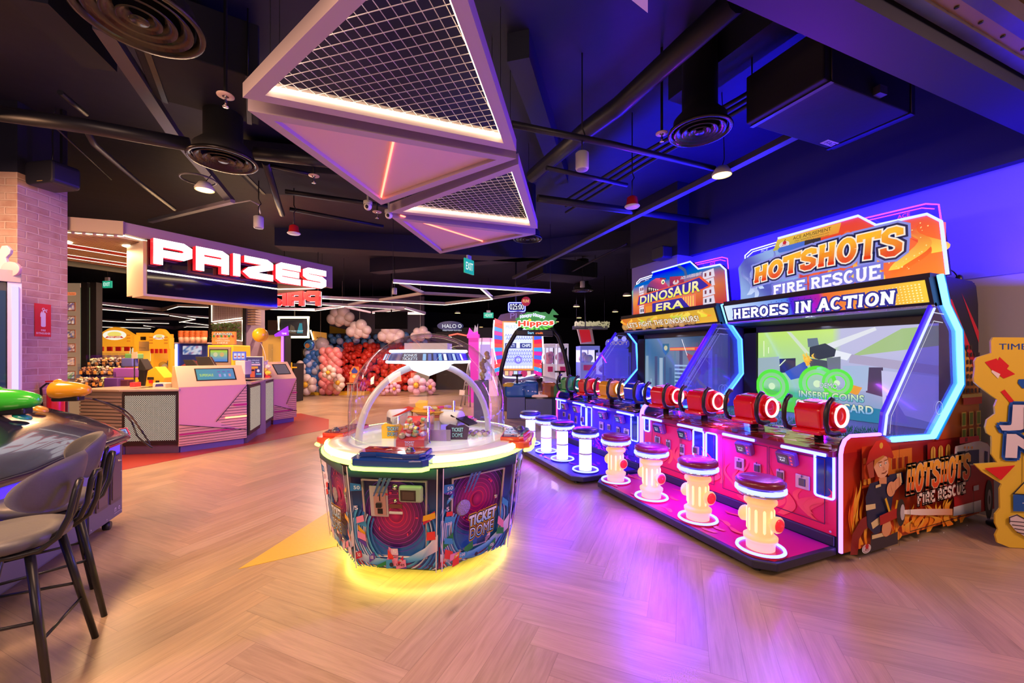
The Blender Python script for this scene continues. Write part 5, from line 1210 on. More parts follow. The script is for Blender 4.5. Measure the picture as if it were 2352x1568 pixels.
def toy_gun(label, colr, loc, rz, s):
    """a fat translucent gun body resting in its cradle"""
    t = thing('toy_gun', label, 'toy gun', loc, rz)
    m = mat('gun_shell_'+str(colr), colr, .2, coat=.7)
    b = MB(); b.lathe([(0, -.12), (.05, -.118), (.070, -.10), (.072, -.04), (.062, .04), (.045, .10), (.030, .13), (0, .14)], (0, 0, .055), (1, 0, 0), 22, sx=.95, sy=1); b.build('shell', m, t)
    b = MB(); b.prism([(-.12, .05), (-.10, .135), (-.07, .145), (-.02, .11), (.02, .06)], (0, .02, 0), (1, 0, 0), (0, 0, 1), (0, -1, 0), .04); b.build('sight', m, t, .012)
    b = MB(); b.box(-.10, .08, -.035, .035, -.03, .01); b.build('cradle', BLACK, t, .01)
    t.scale = (s, s, s); return t
def gp(px, py, z): return PZ(px, py, z)
toy_gun('lime green toy gun lying on the black hood', (.05, .62, .04), gp(28, 940, 1.075), RD(-8), 1.15)
toy_gun('amber yellow toy gun lying on the black hood', (.85, .38, .02), gp(160, 912, 1.09), RD(-12), 1.1)
for i, (lx_, ly, zz, l) in enumerate(((-.60, .50, 1.075, 'black holster with a cable between the green and jade buttons'), (-1.05, .36, 1.035, 'black holster below the lime green gun'), (-.22, .52, 1.05, 'black holster near the cabinet end'))):
    t = thing('gun_holster', l, 'holster', (GX1-ly, GY1+lx_, zz), RD(62))
    b = MB(); b.tube([(-.12, 0, 0), (-.04, 0, .015), (.05, -.01, .012), (.13, -.03, -.02)], [.022, .03, .03, .015], 10); b.build('shell', BLACK, t)
    b = MB(); b.tube([(-.02, .03, .0), (-.02, .045, .03), (.03, .045, .03), (.05, .03, 0)], .008, 6); b.build('trigger_guard', BLACK, t)
def cable(label, pts, r=.009, colr=BLACK):
    # smooth the path
    P = [Vector(p) for p in pts]; out = []
    for i in range(len(P)-1):
        a_, b_, c_, d_ = P[max(i-1, 0)], P[i], P[i+1], P[min(i+2, len(P)-1)]
        for k in range(6):
            t = k/6; out.append(.5*((2*b_)+(c_-a_)*t+(2*a_-5*b_+4*c_-d_)*t*t+(3*b_-a_-3*c_+d_)*t**3))
    out.append(P[-1]); o = out[0]
    b = MB(Matrix.Translation(-o)); b.tube(out, r, 8); ob = b.build('gun_cable', colr, None); ob.location = o; return tag(ob, label, 'cable')
cable('black cable arching from the hood past the end panel', [gp(180, 912, 1.09), gp(235, 922, 1.0), gp(290, 945, .88), PD(322, 985, 4.6), PD(340, 1012, 4.6), PD(345, 1025, 4.62)])
cable('thicker black cable looping low by the perforated counter panel', [gp(215, 916, 1.06), gp(265, 938, .93), PD(300, 965, 4.5), PD(315, 1000, 4.5), PD(335, 1018, 4.5), PD(350, 1028, 4.55)])
cable('black cable hanging from the holster in front of the near stool', [gp(20, 955, .99), gp(52, 962, .95), PD(64, 985, 3.7), PD(70, 1010, 3.66), PD(72, 1030, 3.66)], .012)
cable('black cable curling beside the nearer card reader', [PD(236, 1018, 4.30), PD(232, 1030, 4.2), PD(242, 1050, 4.15), PD(246, 1068, 4.15), PD(236, 1085, 4.15), PD(215, 1088, 4.1)], .008)
for (px, py, D, l) in ((240, 1012, 4.33, 'red edged card reader lower on the gun game corner'), (283, 993, 4.62, 'red edged card reader at the end of the gun game hood')):
    t = thing('card_reader', l, 'card reader', PD(px, py, D), RD(62), 'card readers on the gun game')
    Rm = Matrix.Rotation(RD(-30), 4, 'X')
    b = MB(Rm); b.box(-.055, .055, -.02, .03, -.05, .05); b.build('case', mat('rosy_case', (.55, .05, .08), .3, coat=.4, emit=(1, .08, .12), es=.25), t, .012, seg=3)
    a = Art((0, -.0206, 0), (1, 0, 0), (0, 0, 1), (0, -1, 0), .0006, Rm); a.rect(-.042, -.034, .030, .038, '#101018'); a.rect(-.036, -.026, .024, .03, '#a8b8e8'); a.rect(-.028, -.012, .010, .018, '#5a6aa8'); a.circ(.043, .0, .008, '#ff6080', 10); a.art('reader_screen', SCREEN, t)
    b = MB(Rm); b.box(-.02, .02, .03, .16, -.02, .02); b.build('bracket', BLACK, t)

# lit prize cabinet at the very edge, its light strip and the horse-shaped topper
D0 = 4.1
t = thing('crane_cabinet', 'dark glass cabinet with a lit lilac corner beside the brick pier', 'arcade machine', PD(20, 816, D0) - Vector((0, 0, HC)), -TH+RD(50))
def lx(px): return (px-20)/F*D0*.66
b = MB(); b.box(lx(-160), lx(17), 0.0, .40, .05, 2.19); b.build('cabinet', mat('cabinet_navy', (.02, .025, .06), .3), t, .008)
b = MB(); b.box(lx(-160), lx(48), -.03, .40, 2.19, 2.31); b.build('top_board', mat('ash_board', (.35, .30, .38), .4), t, .004)
b = MB(); b.box(lx(-150), lx(14), -.01, .0, 1.05, 2.1); b.build('glass_door', mat('tinted_door', (.02, .05, .12), .06, coat=1), t)
b = MB(); b.box(lx(17), lx(49), -.02, .38, .05, 2.19); b.build('corner_post', mat('lilac_post', (.55, .50, .75), .3), t)
b = MB(); b.box(lx(27), lx(42), -.034, -.021, .3, 2.15); b.build('corner_light', glow('lilac_strip', (.62, .52, 1), 1.5), t)
tz = lambda py: HC+(CY-py)/F*D0
t2 = thing('cabinet_topper', 'pale round ended topper figure standing on the dark cabinet', 'topper', PD(2, 816, D0)+Vector((0, 0, 2.222-HC)), -TH)
b = MB(); b.prism([(-.10, 0), (.04, 0), (.05, .10), (.02, .22), (.06, .26), (.07, .30), (.03, .345), (-.02, .34), (-.05, .28), (-.10, .2)], (0, .05, 0), (1, 0, 0), (0, 0, 1), (0, -1, 0), .03); b.build('figure', mat('pale_board', (.6, .55, .62), .4), t2, .006)
b = MB(); b.lathe([(0, 0), (.075, 0), (.075, .03), (0, .03)], (.09, .03, .10), (0, -1, 0), 28, sx=1.25); b.build('disc', mat('pink_disc', (.65, .42, .52), .4), t2, .004)
# on the pier: sign, speaker, extinguisher
def pier(px, py, off=.004):  # point on the pier's bright face
    r = ray(px, py); n = PIER_N; k = (pa+n*off).dot(n)/r.dot(n); return Vector((0, 0, HC))+r*k
c0, c1 = pier(79, 772), pier(116, 700); w = (c1-c0).dot(PIER_U); h = c1.z-c0.z
t = thing('fire_extinguisher_sign', 'red fire extinguisher sign fixed to the brick pier', 'sign', c0, math.atan2(PIER_U.y, PIER_U.x))
b = MB(); b.box(0, w, -.006, .0, 0, h); b.build('board', mat('sign_red', (.72, .02, .03), .3), t)
a = Art((0, -.0065, 0), (1, 0, 0), (0, 0, 1), (0, -1, 0)); W_ = '#f4f0f0'
a.poly(rrect(w*.36, h*.30, w*.66, h*.74, w*.08), W_); a.rect(w*.47, h*.74, w*.56, h*.80, W_); a.ring(w*.51, h*.84, w*.055, w*.09, W_); a.line([(w*.50, h*.80), (w*.76, h*.83)], w*.06, W_); a.line([(w*.42, h*.77), (w*.34, h*.70), (w*.33, h*.6)], w*.05, W_); a.poly([(w*.60, h*.78), (w*.74, h*.74), (w*.72, h*.79)], W_)
a.text('FIRE', w*.36, h*.165, w*.28, h*.055, W_, .02); a.text('EXTINGUISHER', w*.06, h*.07, w*.88, h*.06, W_, .02); a.art('sign_print', PRINT, t)
sp0 = pier(120, 405, .30)
t = thing('wall_speaker', 'black box speaker hung from the ceiling above the brick pier', 'speaker', sp0, -TH-RD(10))
b = MB(); b.prism(rrect(-.20, -.13, .20, .13, .05), (0, .14, 0), (1, 0, 0), (0, 0, 1), (0, -1, 0), .26); b.build('case', mat('speaker_black', (.014, .015, .03), .45), t, .02)
a = Art((0, -.1215, 0), (1, 0, 0), (0, 0, 1), (0, -1, 0)); a.rect(-.02, -.105, .06, -.098, '#a8905a'); a.art('badge', PRINT, t)
b = MB(); b.tube([(0, .0, .12), (-.02, .02, .3), (-.08, .05, .45), (-.06, .05, .75), (0, .05, .85)], .007, 6); b.build('cable', BLACK, t)
b = MB(); b.box(-.02, .02, .08, .12, .12, .95); b.build('bracket', BLACK, t)
e0 = pier(118, 890, .18); e0.z = 0
t = thing('fire_extinguisher', 'red fire extinguisher standing at the foot of the brick pier', 'fire extinguisher', e0+PIER_U*.05)
b = MB(); b.lathe([(0, .7), (.07, .7), (.075, .72), (.075, 1.0), (.05, 1.06), (.02, 1.08), (.02, 1.12), (0, 1.12)], seg=20); b.build('cylinder', mat('sign_red'), t)
b = MB(); b.box(-.02, .02, -.015, .015, 1.10, 1.14); b.box(-.01, .13, -.012, .012, 1.14, 1.155, R=Matrix.Rotation(RD(-4), 3, 'Y')); b.box(-.01, .11, -.012, .012, 1.115, 1.128); b.build('lever', mat('sign_red'), t, .003)
b = MB(); b.tube([(-.02, 0, 1.11), (-.08, 0, 1.12), (-.13, .0, 1.07), (-.12, 0, .85)], .011, 8); b.build('hose', BLACK, t)
b = MB(); b.box(-.07, .07, .075, .10, .6, 1.0); b.build('wall_bracket', STEEL, t)
# ------------------------------------------------------------------ prize shop: canopy, lit letters, counters
TAUPE = mat('taupe_fascia', (.34, .26, .27), .5); PEACH = mat('peach_laminate', (.62, .44, .33), .4, coat=.2)
LED_SLIM = glow('slim_led', (1, .82, .58), 3.6)
A0, A1, A2 = PZ(150, 499, 3.2), PZ(287, 510, 3.2), PZ(764, 612, 3.2)
for p in (A0, A1, A2): p.z = 0
FU = (A2-A1).normalized(); FN = Vector((FU.y, -FU.x, 0))        # along the sign, and out of it towards the hall
FA = math.atan2(FU.y, FU.x)
def fas(px, py, off=.0):           # pixel on the fascia plane -> distance along it, height
    r = ray(px, py); k = (A1+FN*off).dot(FN)/r.dot(FN); p = Vector((0, 0, HC))+r*k; return (p-A1).dot(FU), p.z
LEN = (A2-A1).length
can = thing('shop_canopy', 'mauve slatted canopy with red bands over the prize counter', 'canopy', A1, FA)
# local: x along the sign, y back from it
back = 2.6
aw = can.matrix_basis.inverted() if False else Matrix.Translation(-A1)
RI = Matrix.Rotation(-FA, 3, 'Z')
l0 = RI @ (A0-A1)
b = MB()
b.prism([(0, 3.05), (0, 3.2), (LEN, 3.2), (LEN, 2.77)], (0, 0, 0), (1, 0, 0), (0, 0, 1), (0, 1, 0), .05)
b.build('fascia', TAUPE, can, .004)
d0 = (l0-Vector((0, 0, 0))); n0 = Vector((d0.y, -d0.x, 0)).normalized()
b = MB(); b.prism([(0, 3.03), (d0.length, 3.03), (d0.length, 3.2), (0, 3.2)], (0, 0, 0), d0.normalized(), (0, 0, 1), -n0 if n0.y > 0 else n0*-1, .04); b.build('side_fascia', mat('sand_fascia', (.42, .34, .26), .5), can)
b = MB(); b.box(LEN-.05, LEN, .05, back, 2.80, 3.2); b.build('end_fascia', TAUPE, can)
b = MB(); b.prism([(0, .05), (LEN-.05, .05), (LEN-.05, back), (-.9, back), (d0.x, d0.y+.05)], (0, 0, 3.16), (1, 0, 0), (0, 1, 0), (0, 0, 1), .04); b.build('roof_board', MATTE, can)
SL = mat('ash_slat', (.40, .28, .20), .5); SR = mat('red_slat', (.62, .02, .03), .4)
nsl = 34
for i in range(nsl):
    y = .09+i*(back-.12)/nsl; red = i in (14, 15, 16, 17, 26, 27, 28, 29)
    x0 = d0.x*max(0, 1-max(0, y-d0.y)/3) if y > d0.y else y/d0.y*d0.x if d0.y > 0 else 0
    b = MB(); b.box(min(x0, -.1*(y > .3))+.02, LEN-.06, y, y+.045, 3.0, 3.06); b.build('slat', SR if red else SL, can)
b = MB(); b.box(d0.x+.2, LEN-.05, back-.04, back, 2.92, 3.0); b.build('rear_trim', BLACK, can)
b = MB(); b.box(d0.x+.1, LEN-.02, back+.0, back+.012, 2.955, 2.985); b.build('rear_led', LED_SLIM, can)
b = MB(); b.tube([(.0, .06, 3.035), (LEN-.1, .06, 2.80), (LEN-.06, .5, 2.80), (LEN-.06, back, 2.95)], .010, 6); b.build('edge_led', LED_SLIM, can)
b = MB(); b.tube([d0*.98+Vector((0, .05, 3.02)), Vector((0, .05, 3.02))], .006, 6); b.build('side_led', LED_SLIM, can)
for x, y in ((.2, .5), (-.35, .95)):
    b = MB(); b.lathe([(.075, 3.0), (.085, 2.99), (.07, 2.985), (0, 2.988)], (x, y, 0), seg=20); b.build('downlight', glow('down_warm', (1, .82, .5), 8), can)
# black sign box under the fascia with its lit line, and the letters
for yy in (14, 18, 26, 30):
    y = .07+yy*(back-.12)/nsl; b = MB(); b.tube([(d0.x+.15, y, 3.0), (LEN-.08, y, 3.0)], .006, 4); b.build('slat_led', LED_SLIM, can)
x0, _ = fas(336, 600); x1, _ = fas(635, 690); zt = 3.03; zb = fas(336, 675)[1]
sb = thing('sign_box', 'long black glossy box hanging under the prize letters', 'sign', A1, FA)
b = MB(); b.box(x0, x1, -.03, .30, zb, zt); b.build('face', mat('gloss_black', (.008, .007, .012), .06, coat=1), sb)
b = MB(); b.box(x0-.04, x0, -.02, .55, zb-.0, 3.0); b.box(x0-.04, x1, -.03, .35, zb-.03, zb); b.build('casing', mat('putty', (.50, .42, .34), .5), sb)
zl0, zl1 = fas(338, 622)[1], fas(635, 664)[1]
b = MB(); b.tube([(x0, -.036, zl0), (x1, -.036, zl1)], .010, 6); b.build('lit_line', glow('white_line', (1, .92, .86), 4), sb)
# block letters drawn as strokes on a 4 x 5 grid
GLYPH = {
 'P': [[(0, 0), (0, 1)], [(0, 1), (.82, 1), (1, .86), (1, .56), (.82, .42), (.0, .42)]],
 'R': [[(0, 0), (0, 1)], [(0, 1), (.84, 1), (1, .88), (1, 0)], [(.0, .46), (1, .46)]],
 'I': [[(.5, 0), (.5, 1)]],
 'Z': [[(0, 1), (.84, 1), (1, .88), (1, .72), (.10, .30), (.0, .16), (.14, 0), (1, 0)]],
 'E': [[(1, 1), (.16, 1), (0, .86), (0, .14), (.16, 0), (1, 0)], [(.0, .5), (.92, .5)]],
 'S': [[(1, 1), (.16, 1), (0, .88), (0, .64), (.14, .52), (.86, .50), (1, .38), (1, .14), (.84, 0), (0, 0)]]}
def letter_mesh(ch, w, h, t, d, mir=False):
    face, side = MB(), MB()
    for st_ in GLYPH[ch]:
        P = [(t/2+x*(w-t), t/2+y*(h-t)) for x, y in st_]
        if mir: P = [(w-x, y) for x, y in P]
        a = Art((0, 0, 0), (1, 0, 0), (0, 0, 1), (0, -1, 0)); 
        P2 = [Vector((*p, 0)) for p in P]
        if len(P) >= 2:
            P2[0] = P2[0] - (P2[1]-P2[0]).normalized()*t/2; P2[-1] = P2[-1] + (P2[-1]-P2[-2]).normalized()*t/2
        a.line([(p.x, p.y) for p in P2], t, '#ffffff'); n = len(P2)
        L = a.v[0::2]; R_ = a.v[1::2]
        ring = [(p.x, p.z) for p in L]+[(p.x, p.z) for p in R_[::-1]]
        k = (0.0006*GLYPH[ch].index(st_))
        o = [face.av((x, -d-k, z)) for x, z in ring]
        for i in range(n-1): face.af((o[i], o[i+1], o[2*n-2-i], o[2*n-1-i]))
        bk = [side.av((x, 0, z)) for x, z in ring]; fr = [side.av((x, -d+.001, z)) for x, z in ring]
        m = len(ring)
        for i in range(m): side.af((bk[i], bk[(i+1) % m], fr[(i+1) % m], fr[i]))
        for i in range(n-1): side.af((bk[i], bk[i+1], bk[2*n-2-i], bk[2*n-1-i]))
    return face, side
LIT = glow('letter_white', (1, .95, 1), 3.2); REDR = mat('letter_red_return', (.75, .03, .05), .35, emit=(1, .03, .05), es=.5)
WID = {'P': 1, 'R': .98, 'I': .30, 'Z': 1.02, 'E': 1.0, 'S': 1.05}
xs, xe = fas(341, 560)[0], fas(737, 640)[0]; hL = .345; zb0 = fas(341, 608)[1]; zb1 = fas(728, 664)[1]
tot = sum(WID[c] for c in 'PRIZES')+5*.10; unit = (xe-xs)/tot
sg = thing('prizes_sign', 'large white lit block letters spelling prizes along the canopy front', 'sign', A1, FA)
x = xs
for i, chh in enumerate('PRIZES'):
    w = WID[chh]*unit; f_, s_ = letter_mesh(chh, w, hL, .104, .10); T = Matrix.Translation((x, -.06, zb0+(zb1-zb0)*(x-xs)/(xe-xs)))
    f_.v = [T @ p for p in f_.v]; s_.v = [T @ p for p in s_.v]
    L_ = s_.build('letter', REDR, sg); f_.build('lit_face', LIT, L_); x += w+.10*unit
# the same word on the far side of the canopy, seen from behind
DB = 9.6; rs = thing('rear_prizes_sign', 'red backs of the prize letters on the far side of the canopy', 'sign', PD(738, 816, DB)-Vector((0, 0, HC)), -TH)
hz = lambda py, D: HC+(CY-py)/F*D
x = 0.0
for chh in 'PRIZ':
    w = WID[chh]*.35; f_, s_ = letter_mesh(chh, w, .345, .09, .10, True); T = Matrix.Translation((x-w, 0, hz(703, DB)))
    f_.v = [T @ (p+Vector((0, .1, 0))) for p in f_.v]; s_.v = [T @ p for p in s_.v]; L_ = s_.build('letter', REDR, rs)
    b = MB(); b.v = []; bb = MB()
    for f in f_.f: bb.af([bb.av(f_.v[i]-Vector((0, .115, 0))) for i in f])
    bb.build('letter_back', mat('letter_red_back', (.80, .03, .05), .4, emit=(1, .03, .05), es=.45), L_)
    bb = MB()
    for f in f_.f: bb.af([bb.av((p.x*1.0, .012, p.z-.004)) for p in (f_.v[i] for i in f)][::-1])
    bb.build('lit_face', LIT, L_); x -= w+.035
for xx in (-.1, -.9): b = MB(); b.tube([(xx, .05, hz(670, DB)), (xx, .05, 4.3)], .008, 6); b.build('hanger', BLACK, rs)

# counters
PERF = None
def perf_mat():
    m = bpy.data.materials.new('lit_perforated_panel'); m.use_nodes = True; nt = m.node_tree; b = nt.nodes['Principled BSDF']; L = nt.links.new
    uv = nt.nodes.new('ShaderNodeTexCoord'); mp = nt.nodes.new('ShaderNodeMapping'); mp.inputs['Rotation'].default_value = (0, 0, RD(45)); mp.inputs['Scale'].default_value = (52, 52, 52)
    sx = nt.nodes.new('ShaderNodeSeparateXYZ'); L(uv.outputs['Object'], sx.inputs[0]); cb = nt.nodes.new('ShaderNodeCombineXYZ'); L(sx.outputs['X'], cb.inputs['X']); L(sx.outputs['Z'], cb.inputs['Y']); L(cb.outputs[0], mp.inputs[0])
    fr = nt.nodes.new('ShaderNodeVectorMath'); fr.operation = 'FRACTION'; L(mp.outputs[0], fr.inputs[0])
    di = nt.nodes.new('ShaderNodeVectorMath'); di.operation = 'DISTANCE'; di.inputs[1].default_value = (.5, .5, 0)
    s2 = nt.nodes.new('ShaderNodeSeparateXYZ'); L(fr.outputs[0], s2.inputs[0]); c2 = nt.nodes.new('ShaderNodeCombineXYZ'); L(s2.outputs['X'], c2.inputs['X']); L(s2.outputs['Y'], c2.inputs['Y']); L(c2.outputs[0], di.inputs[0])
    lt = nt.nodes.new('ShaderNodeMath'); lt.operation = 'LESS_THAN'; lt.inputs[1].default_value = .33; L(di.outputs['Value'], lt.inputs[0])
    mu = nt.nodes.new('ShaderNodeMath'); mu.operation = 'MULTIPLY'; mu.inputs[1].default_value = .85; L(lt.outputs[0], mu.inputs[0])
    b.inputs['Base Color'].default_value = (.05, .045, .05, 1); b.inputs['Metallic'].default_value = .6; b.inputs['Roughness'].default_value = .4
    b.inputs['Emission Color'].default_value = (1, .90, .72, 1); L(mu.outputs[0], b.inputs['Emission Strength'])
    return m
PERF = perf_mat()
PLINTH = mat('violet_plinth', (.12, .09, .17), .35); CTOP = mat('counter_top', (.45, .38, .34), .3, coat=.4); DARKF = mat('dark_frame', (.02, .018, .022), .4)
def run(p, q):
    p, q = Vector(p), Vector(q); p.z = q.z = 0; return p, (q-p).length, math.atan2((q-p).y, (q-p).x)
KP = [PZ(280, 1045), PZ(410, 1041), PZ(427, 1043), PZ(567, 1019), PZ(612, 985), PZ(628, 976), PZ(675, 968)]
def counter(label, p, q, depth, zt, panels):
    o, l, a = run(p, q); t = thing('shop_counter', label, 'counter', o, a, 'prize shop counters')
    b = MB(); b.box(.02, l-.02, .04, depth, 0, .13); b.build('plinth', PLINTH, t)
    b = MB(); b.box(0, l, 0.01, depth, .13, zt-.03); b.build('carcass', DARKF, t)
    b = MB(); b.box(-.02, l+.02, -.03, depth+.02, zt-.03, zt); b.build('worktop', CTOP, t, .004)
    for x0, x1 in panels:
        b = MB(); b.box(l*x0, l*x1, 0, .012, .17, zt-.06); f = b.build('panel_frame', DARKF, t)
        b = MB(); b.box(l*x0+.04, l*x1-.04, -.004, .002, .20, zt-.09); b.build('lit_mesh', PERF, f)
    return t
hc = HC-(893-816)/F*6.02
ctr = counter('counter with black framed glowing mesh panel, left of the front kiosk', KP[0], KP[1], 1.15, hc, [(0, 1)])
E0, E1 = PZ(165, 1010), KP[0]
o, l, a = run(KP[0]+(KP[0]-KP[1]).normalized()*.62+Vector((-.05, .25, 0)), KP[0])
t = thing('shop_counter', 'ribbed pale counter end beside the brick pier under the sweets', 'counter', o, a, 'prize shop counters')
b = MB(); b.box(0, l-.004, .02, .8, 0, .13); b.build('plinth', PLINTH, t)
b = MB(); b.box(0, l-.004, .02, .8, .13, hc-.03); b.build('carcass', mat('grey_board', (.25, .23, .24), .5), t)
for i in range(14):
    z = .16+i*(hc-.24)/14; b = MB(); b.box(0, l-.004, .0, .02, z, z+.035); b.build('front_slat', mat('grey_slat', (.34, .31, .32), .5), t)
b = MB(); b.box(-.02, l-.024, -.03, .82, hc-.03, hc); b.build('worktop', CTOP, t, .004)


def kiosk(label, p, q, side_px, D, ztop, zf, led):
    o, l, a = run(p, q); t = thing('service_kiosk', label, 'kiosk', o, a, 'pink fronted kiosks')
    dpt = .62
    b = MB(); b.box(.03, l-.03, .05, dpt, 0, .10); b.build('plinth', mat('violet_plinth2', (.16, .13, .34), .35), t)
    prof = [(0, .10), (0, zf), (.30, ztop), (.48, ztop), (dpt, zf-.05), (dpt, .10)]
    b = MB(); b.prism(prof, (0, 0, 0), (0, 1, 0), (0, 0, 1), (1, 0, 0), l); b.build('body', PEACH, t, .004)
    a_ = Art((0, -.001, .10), (1, 0, 0), (0, 0, 1), (0, -1, 0), .0008); h = zf-.10
    a_.rect(.005, .005, l-.005, h-.005, '#e0a0b4')
    tri = [(l-.005, .02), (l-.005, h-.01), (l*.55, .30*h), (l-.005, .14*h)]
    a_.poly([(l-.005, .14*h), (l-.005, h-.02), (l*.52, .36*h)], '#e8b0a0'); a_.poly([(.005, .005), (l-.005, .005), (l-.005, .16*h), (.005, .36*h)], '#e8b8a0')
    for i in range(16):
        z = .18*h+i*.05*h; xl = l*.52+(l*.47)*max(0, (z-.36*h)/(h*.62)) if z > .36*h else l*.60
        if z < h*.98 and xl < l-.01: a_.rect(xl, z, l-.005, z+.007, '#2a1420')
    for i in range(7):
        z = .03*h+i*.045*h; xr = l-.01 if z < .16*h else max(.02, (0.36*h-z)/(.20*h)*l); a_.rect(.005, z, xr, z+.007, '#2a1420')
    a_.rect(.005, .19*h, l*.8, .215*h, '#c01878'); a_.rect(l*.78, .62*h, l-.005, .65*h, '#c01878')
    a_.line([(l-.005, h-.01), (l*.52, .36*h)], .010, '#1e1420'); a_.line([(.005, .37*h), (l-.005, .155*h)], .010, '#1e1420'); a_.art('front_print', PRINT, t)
    if led:
        b = MB(); b.box(l*.66, l-.005, -.014, -.002, .10+.40*h, .10+.43*h); b.build('red_led', glow('coral_led', (1, .25, .12), 4), t)
    v = Vector((0, .30, ztop-zf)); vl = v.length; v.normalize(); n = Vector((0, -v.z, v.y))
    b = MB(); T = Matrix(((1, 0, 0, 0), (0, v.y, n.y, 0), (0, v.z, n.z, zf), (0, 0, 0, 1)))
    b = MB(T); b.box(l*.26, l*.86, vl*.26, vl*.86, -.002, .004); s_ = b.build('screen_bezel', BLACK, t)
    art = Art((0, 0, .0045), (1, 0, 0), (0, 1, 0), (0, 0, 1), .0006, T)
    if led:
        art.grid(l*.28, vl*.30, l*.84, vl*.82, 6, 4, lambda u, w: mixc('#3a98a8', '#4a88c0', u)); 
        art.text('SUPERSALE', l*.32, vl*.46, l*.20, vl*.12, '#c8e838', .01)
        for i in range(3): art.rect(l*(.60+.075*i), vl*.42, l*(.60+.075*i)+.03, vl*.56, ('#b08ad0', '#8ab0e0', '#d08a9a')[i]); art.rect(l*(.59+.075*i), vl*.64, l*(.59+.075*i)+.035, vl*.70, '#6a60b0')
    else: art.rect(l*.30, vl*.30, l*.82, vl*.82, '#6a5a68')
    art.art('touch_screen', SCREEN, s_)
    return t
kiosk('peach kiosk with teal touch screen facing the hall, beside the glowing counter', KP[1], KP[3], 380, 6.0, 1.285, .975, True)
counter('counter with two glowing mesh panels between the two kiosks', KP[3]+Vector((.03, .05, 0)), KP[5], .8, 1.0, [(0, .40), (.42, 1)])
kiosk('farther peach kiosk with a dark screen at the counter end', KP[5], KP[6]+Vector((.05, .02, 0)), 620, 8.5, 1.31, .95, False)
b = MB(); p6 = KP[5]; b.box(-.012, .012, -.02, .01, .2, .95); o = b.build('counter_end_light', LED_SLIM, None); at(o, KP[5]+Vector((-.05, -.06, 0))); tag(o, 'upright lit strip at the counter end by the far kiosk', 'light')

# ------------------------------------------------------------------ what stands on the counters
def B(px, D, rz=0.0, base=0.0):       # a spot under pixel column px at depth D; helpers give local metres
    o = PD(px, CY, D); o.z = base
    return o, -TH+rz, (lambda x: (x-px)/F*D), (lambda y: HC-base+(CY-y)/F*D)
# stepped acrylic sweet bins
D = 6.5
WR = [(.85, .5, .15), (.85, .72, .5), (.45, .22, .12), (.85, .4, .15), (.8, .78, .4), (.75, .55, .4)]
for r, (y0, y1, xa, xb, dz) in enumerate(((889, 868, 160, 240, 0), (862, 842, 178, 260, .22), (842, 822, 197, 280, .44))):
    o, rz, X, Z_ = B((xa+xb)/2, D+dz)
    for k in range(5):
        x0 = X(xa+(xb-xa)*k/5); x1 = X(xa+(xb-xa)*(k+1)/5)-.01; z0, z1 = Z_(y0), Z_(y1)
        t = thing('sweet_bin', 'clear bin of wrapped sweets, %s in the %s tier of the counter display' % (('first', 'second', 'third', 'fourth', 'fifth')[k], ('bottom', 'middle', 'top')[r]), 'bin', o+RT*x0, rz, 'sweet bins on the counter')
        w = x1-x0
        b = MB(); b.box(0, w, .0, .006, z0, z1); b.box(0, .005, 0, .2, z0, z1+.05); b.box(w-.005, w, 0, .2, z0, z1+.05); b.box(0, w, .2, .206, z0, z1+.09); b.box(0, w, 0, .2, z0-.006, z0); b.build('acrylic_box', CLEAR, t)
        b = MB(); b.box(w*.3, w*.7, -.004, 0, z0+.02, z0+.075); b.build('price_card', mat('orange_card', (.85, .35, .06), .5, emit=(1, .4, .1), es=.15), t)
        b = MB(); R1 = random.Random(r*9+k)
        for q in range(26): b.ball((R1.uniform(.02, w-.02), R1.uniform(.02, .18), z0+R1.uniform(.02, z1-z0-.005)), R1.uniform(.014, .024), 6, 4)
        b.build('sweets', mat('sw%d' % ((r*2+k) % 6), WR[(r*2+k) % 6], .4), t)['kind'] = 'stuff'
def pack(label, px0, px1, py0, py1, D, colr, dep=.12, nm='snack_pack', cat='snack', grp=None, es=0, bevel=.012):
    o, rz, X, Z_ = B((px0+px1)/2, D); b = MB(); b.box(X(px0), X(px1), 0, dep, 0, Z_(py0)-Z_(py1)); o.z = Z_(py1)
    ob = b.build(nm, mat('pk'+str(colr), colr, .35, emit=colr if es else None, es=es), None, bevel); at(ob, o, rz); return tag(ob, label, cat, grp)
pack('purple snack bag standing in the bottom tier beside the sweet bins', 238, 270, 868, 893, 6.5, (.10, .04, .30))
pack('violet snack bag with white ring in the middle tier', 259, 308, 845, 867, 6.7, (.30, .10, .60)); pack('dark berry snack pack beside the purple snack bag', 271, 294, 872, 893, 6.55, (.08, .02, .06)); pack('small red drink can on the counter by the sweets', 297, 309, 878, 893, 6.4, (.6, .04, .08))
pack('blue snack pack in the top tier beside the sweet bins', 278, 304, 822, 842, 6.9, (.10, .12, .42)); pack('green crisp pack on the top tier', 286, 316, 812, 824, 6.95, (.12, .35, .12)); o, rz, X, Z_ = B(308, 6.6); t = thing('price_holder', 'small pale price holder on a thin stalk beside the touch till', 'sign', o, rz); MB().box(X(302), X(314), 0, .015, Z_(823), Z_(808)).build('card', mat('pale_card', (.7, .45, .38), .4), t); MB().box(-.006, .006, 0, .012, hc, Z_(823)).build('stalk', STEEL, t)
o, rz, X, Z_ = B(480, 7.15); b = MB(); b.box(X(405), X(575), 0, .45, 0, 1.0); o_ = b.build('back_counter', mat('mauve_counter', (.3, .24, .26), .5), None, .004); at(o_, o, rz); tag(o_, 'plain mauve back counter under the black till monitors', 'counter')
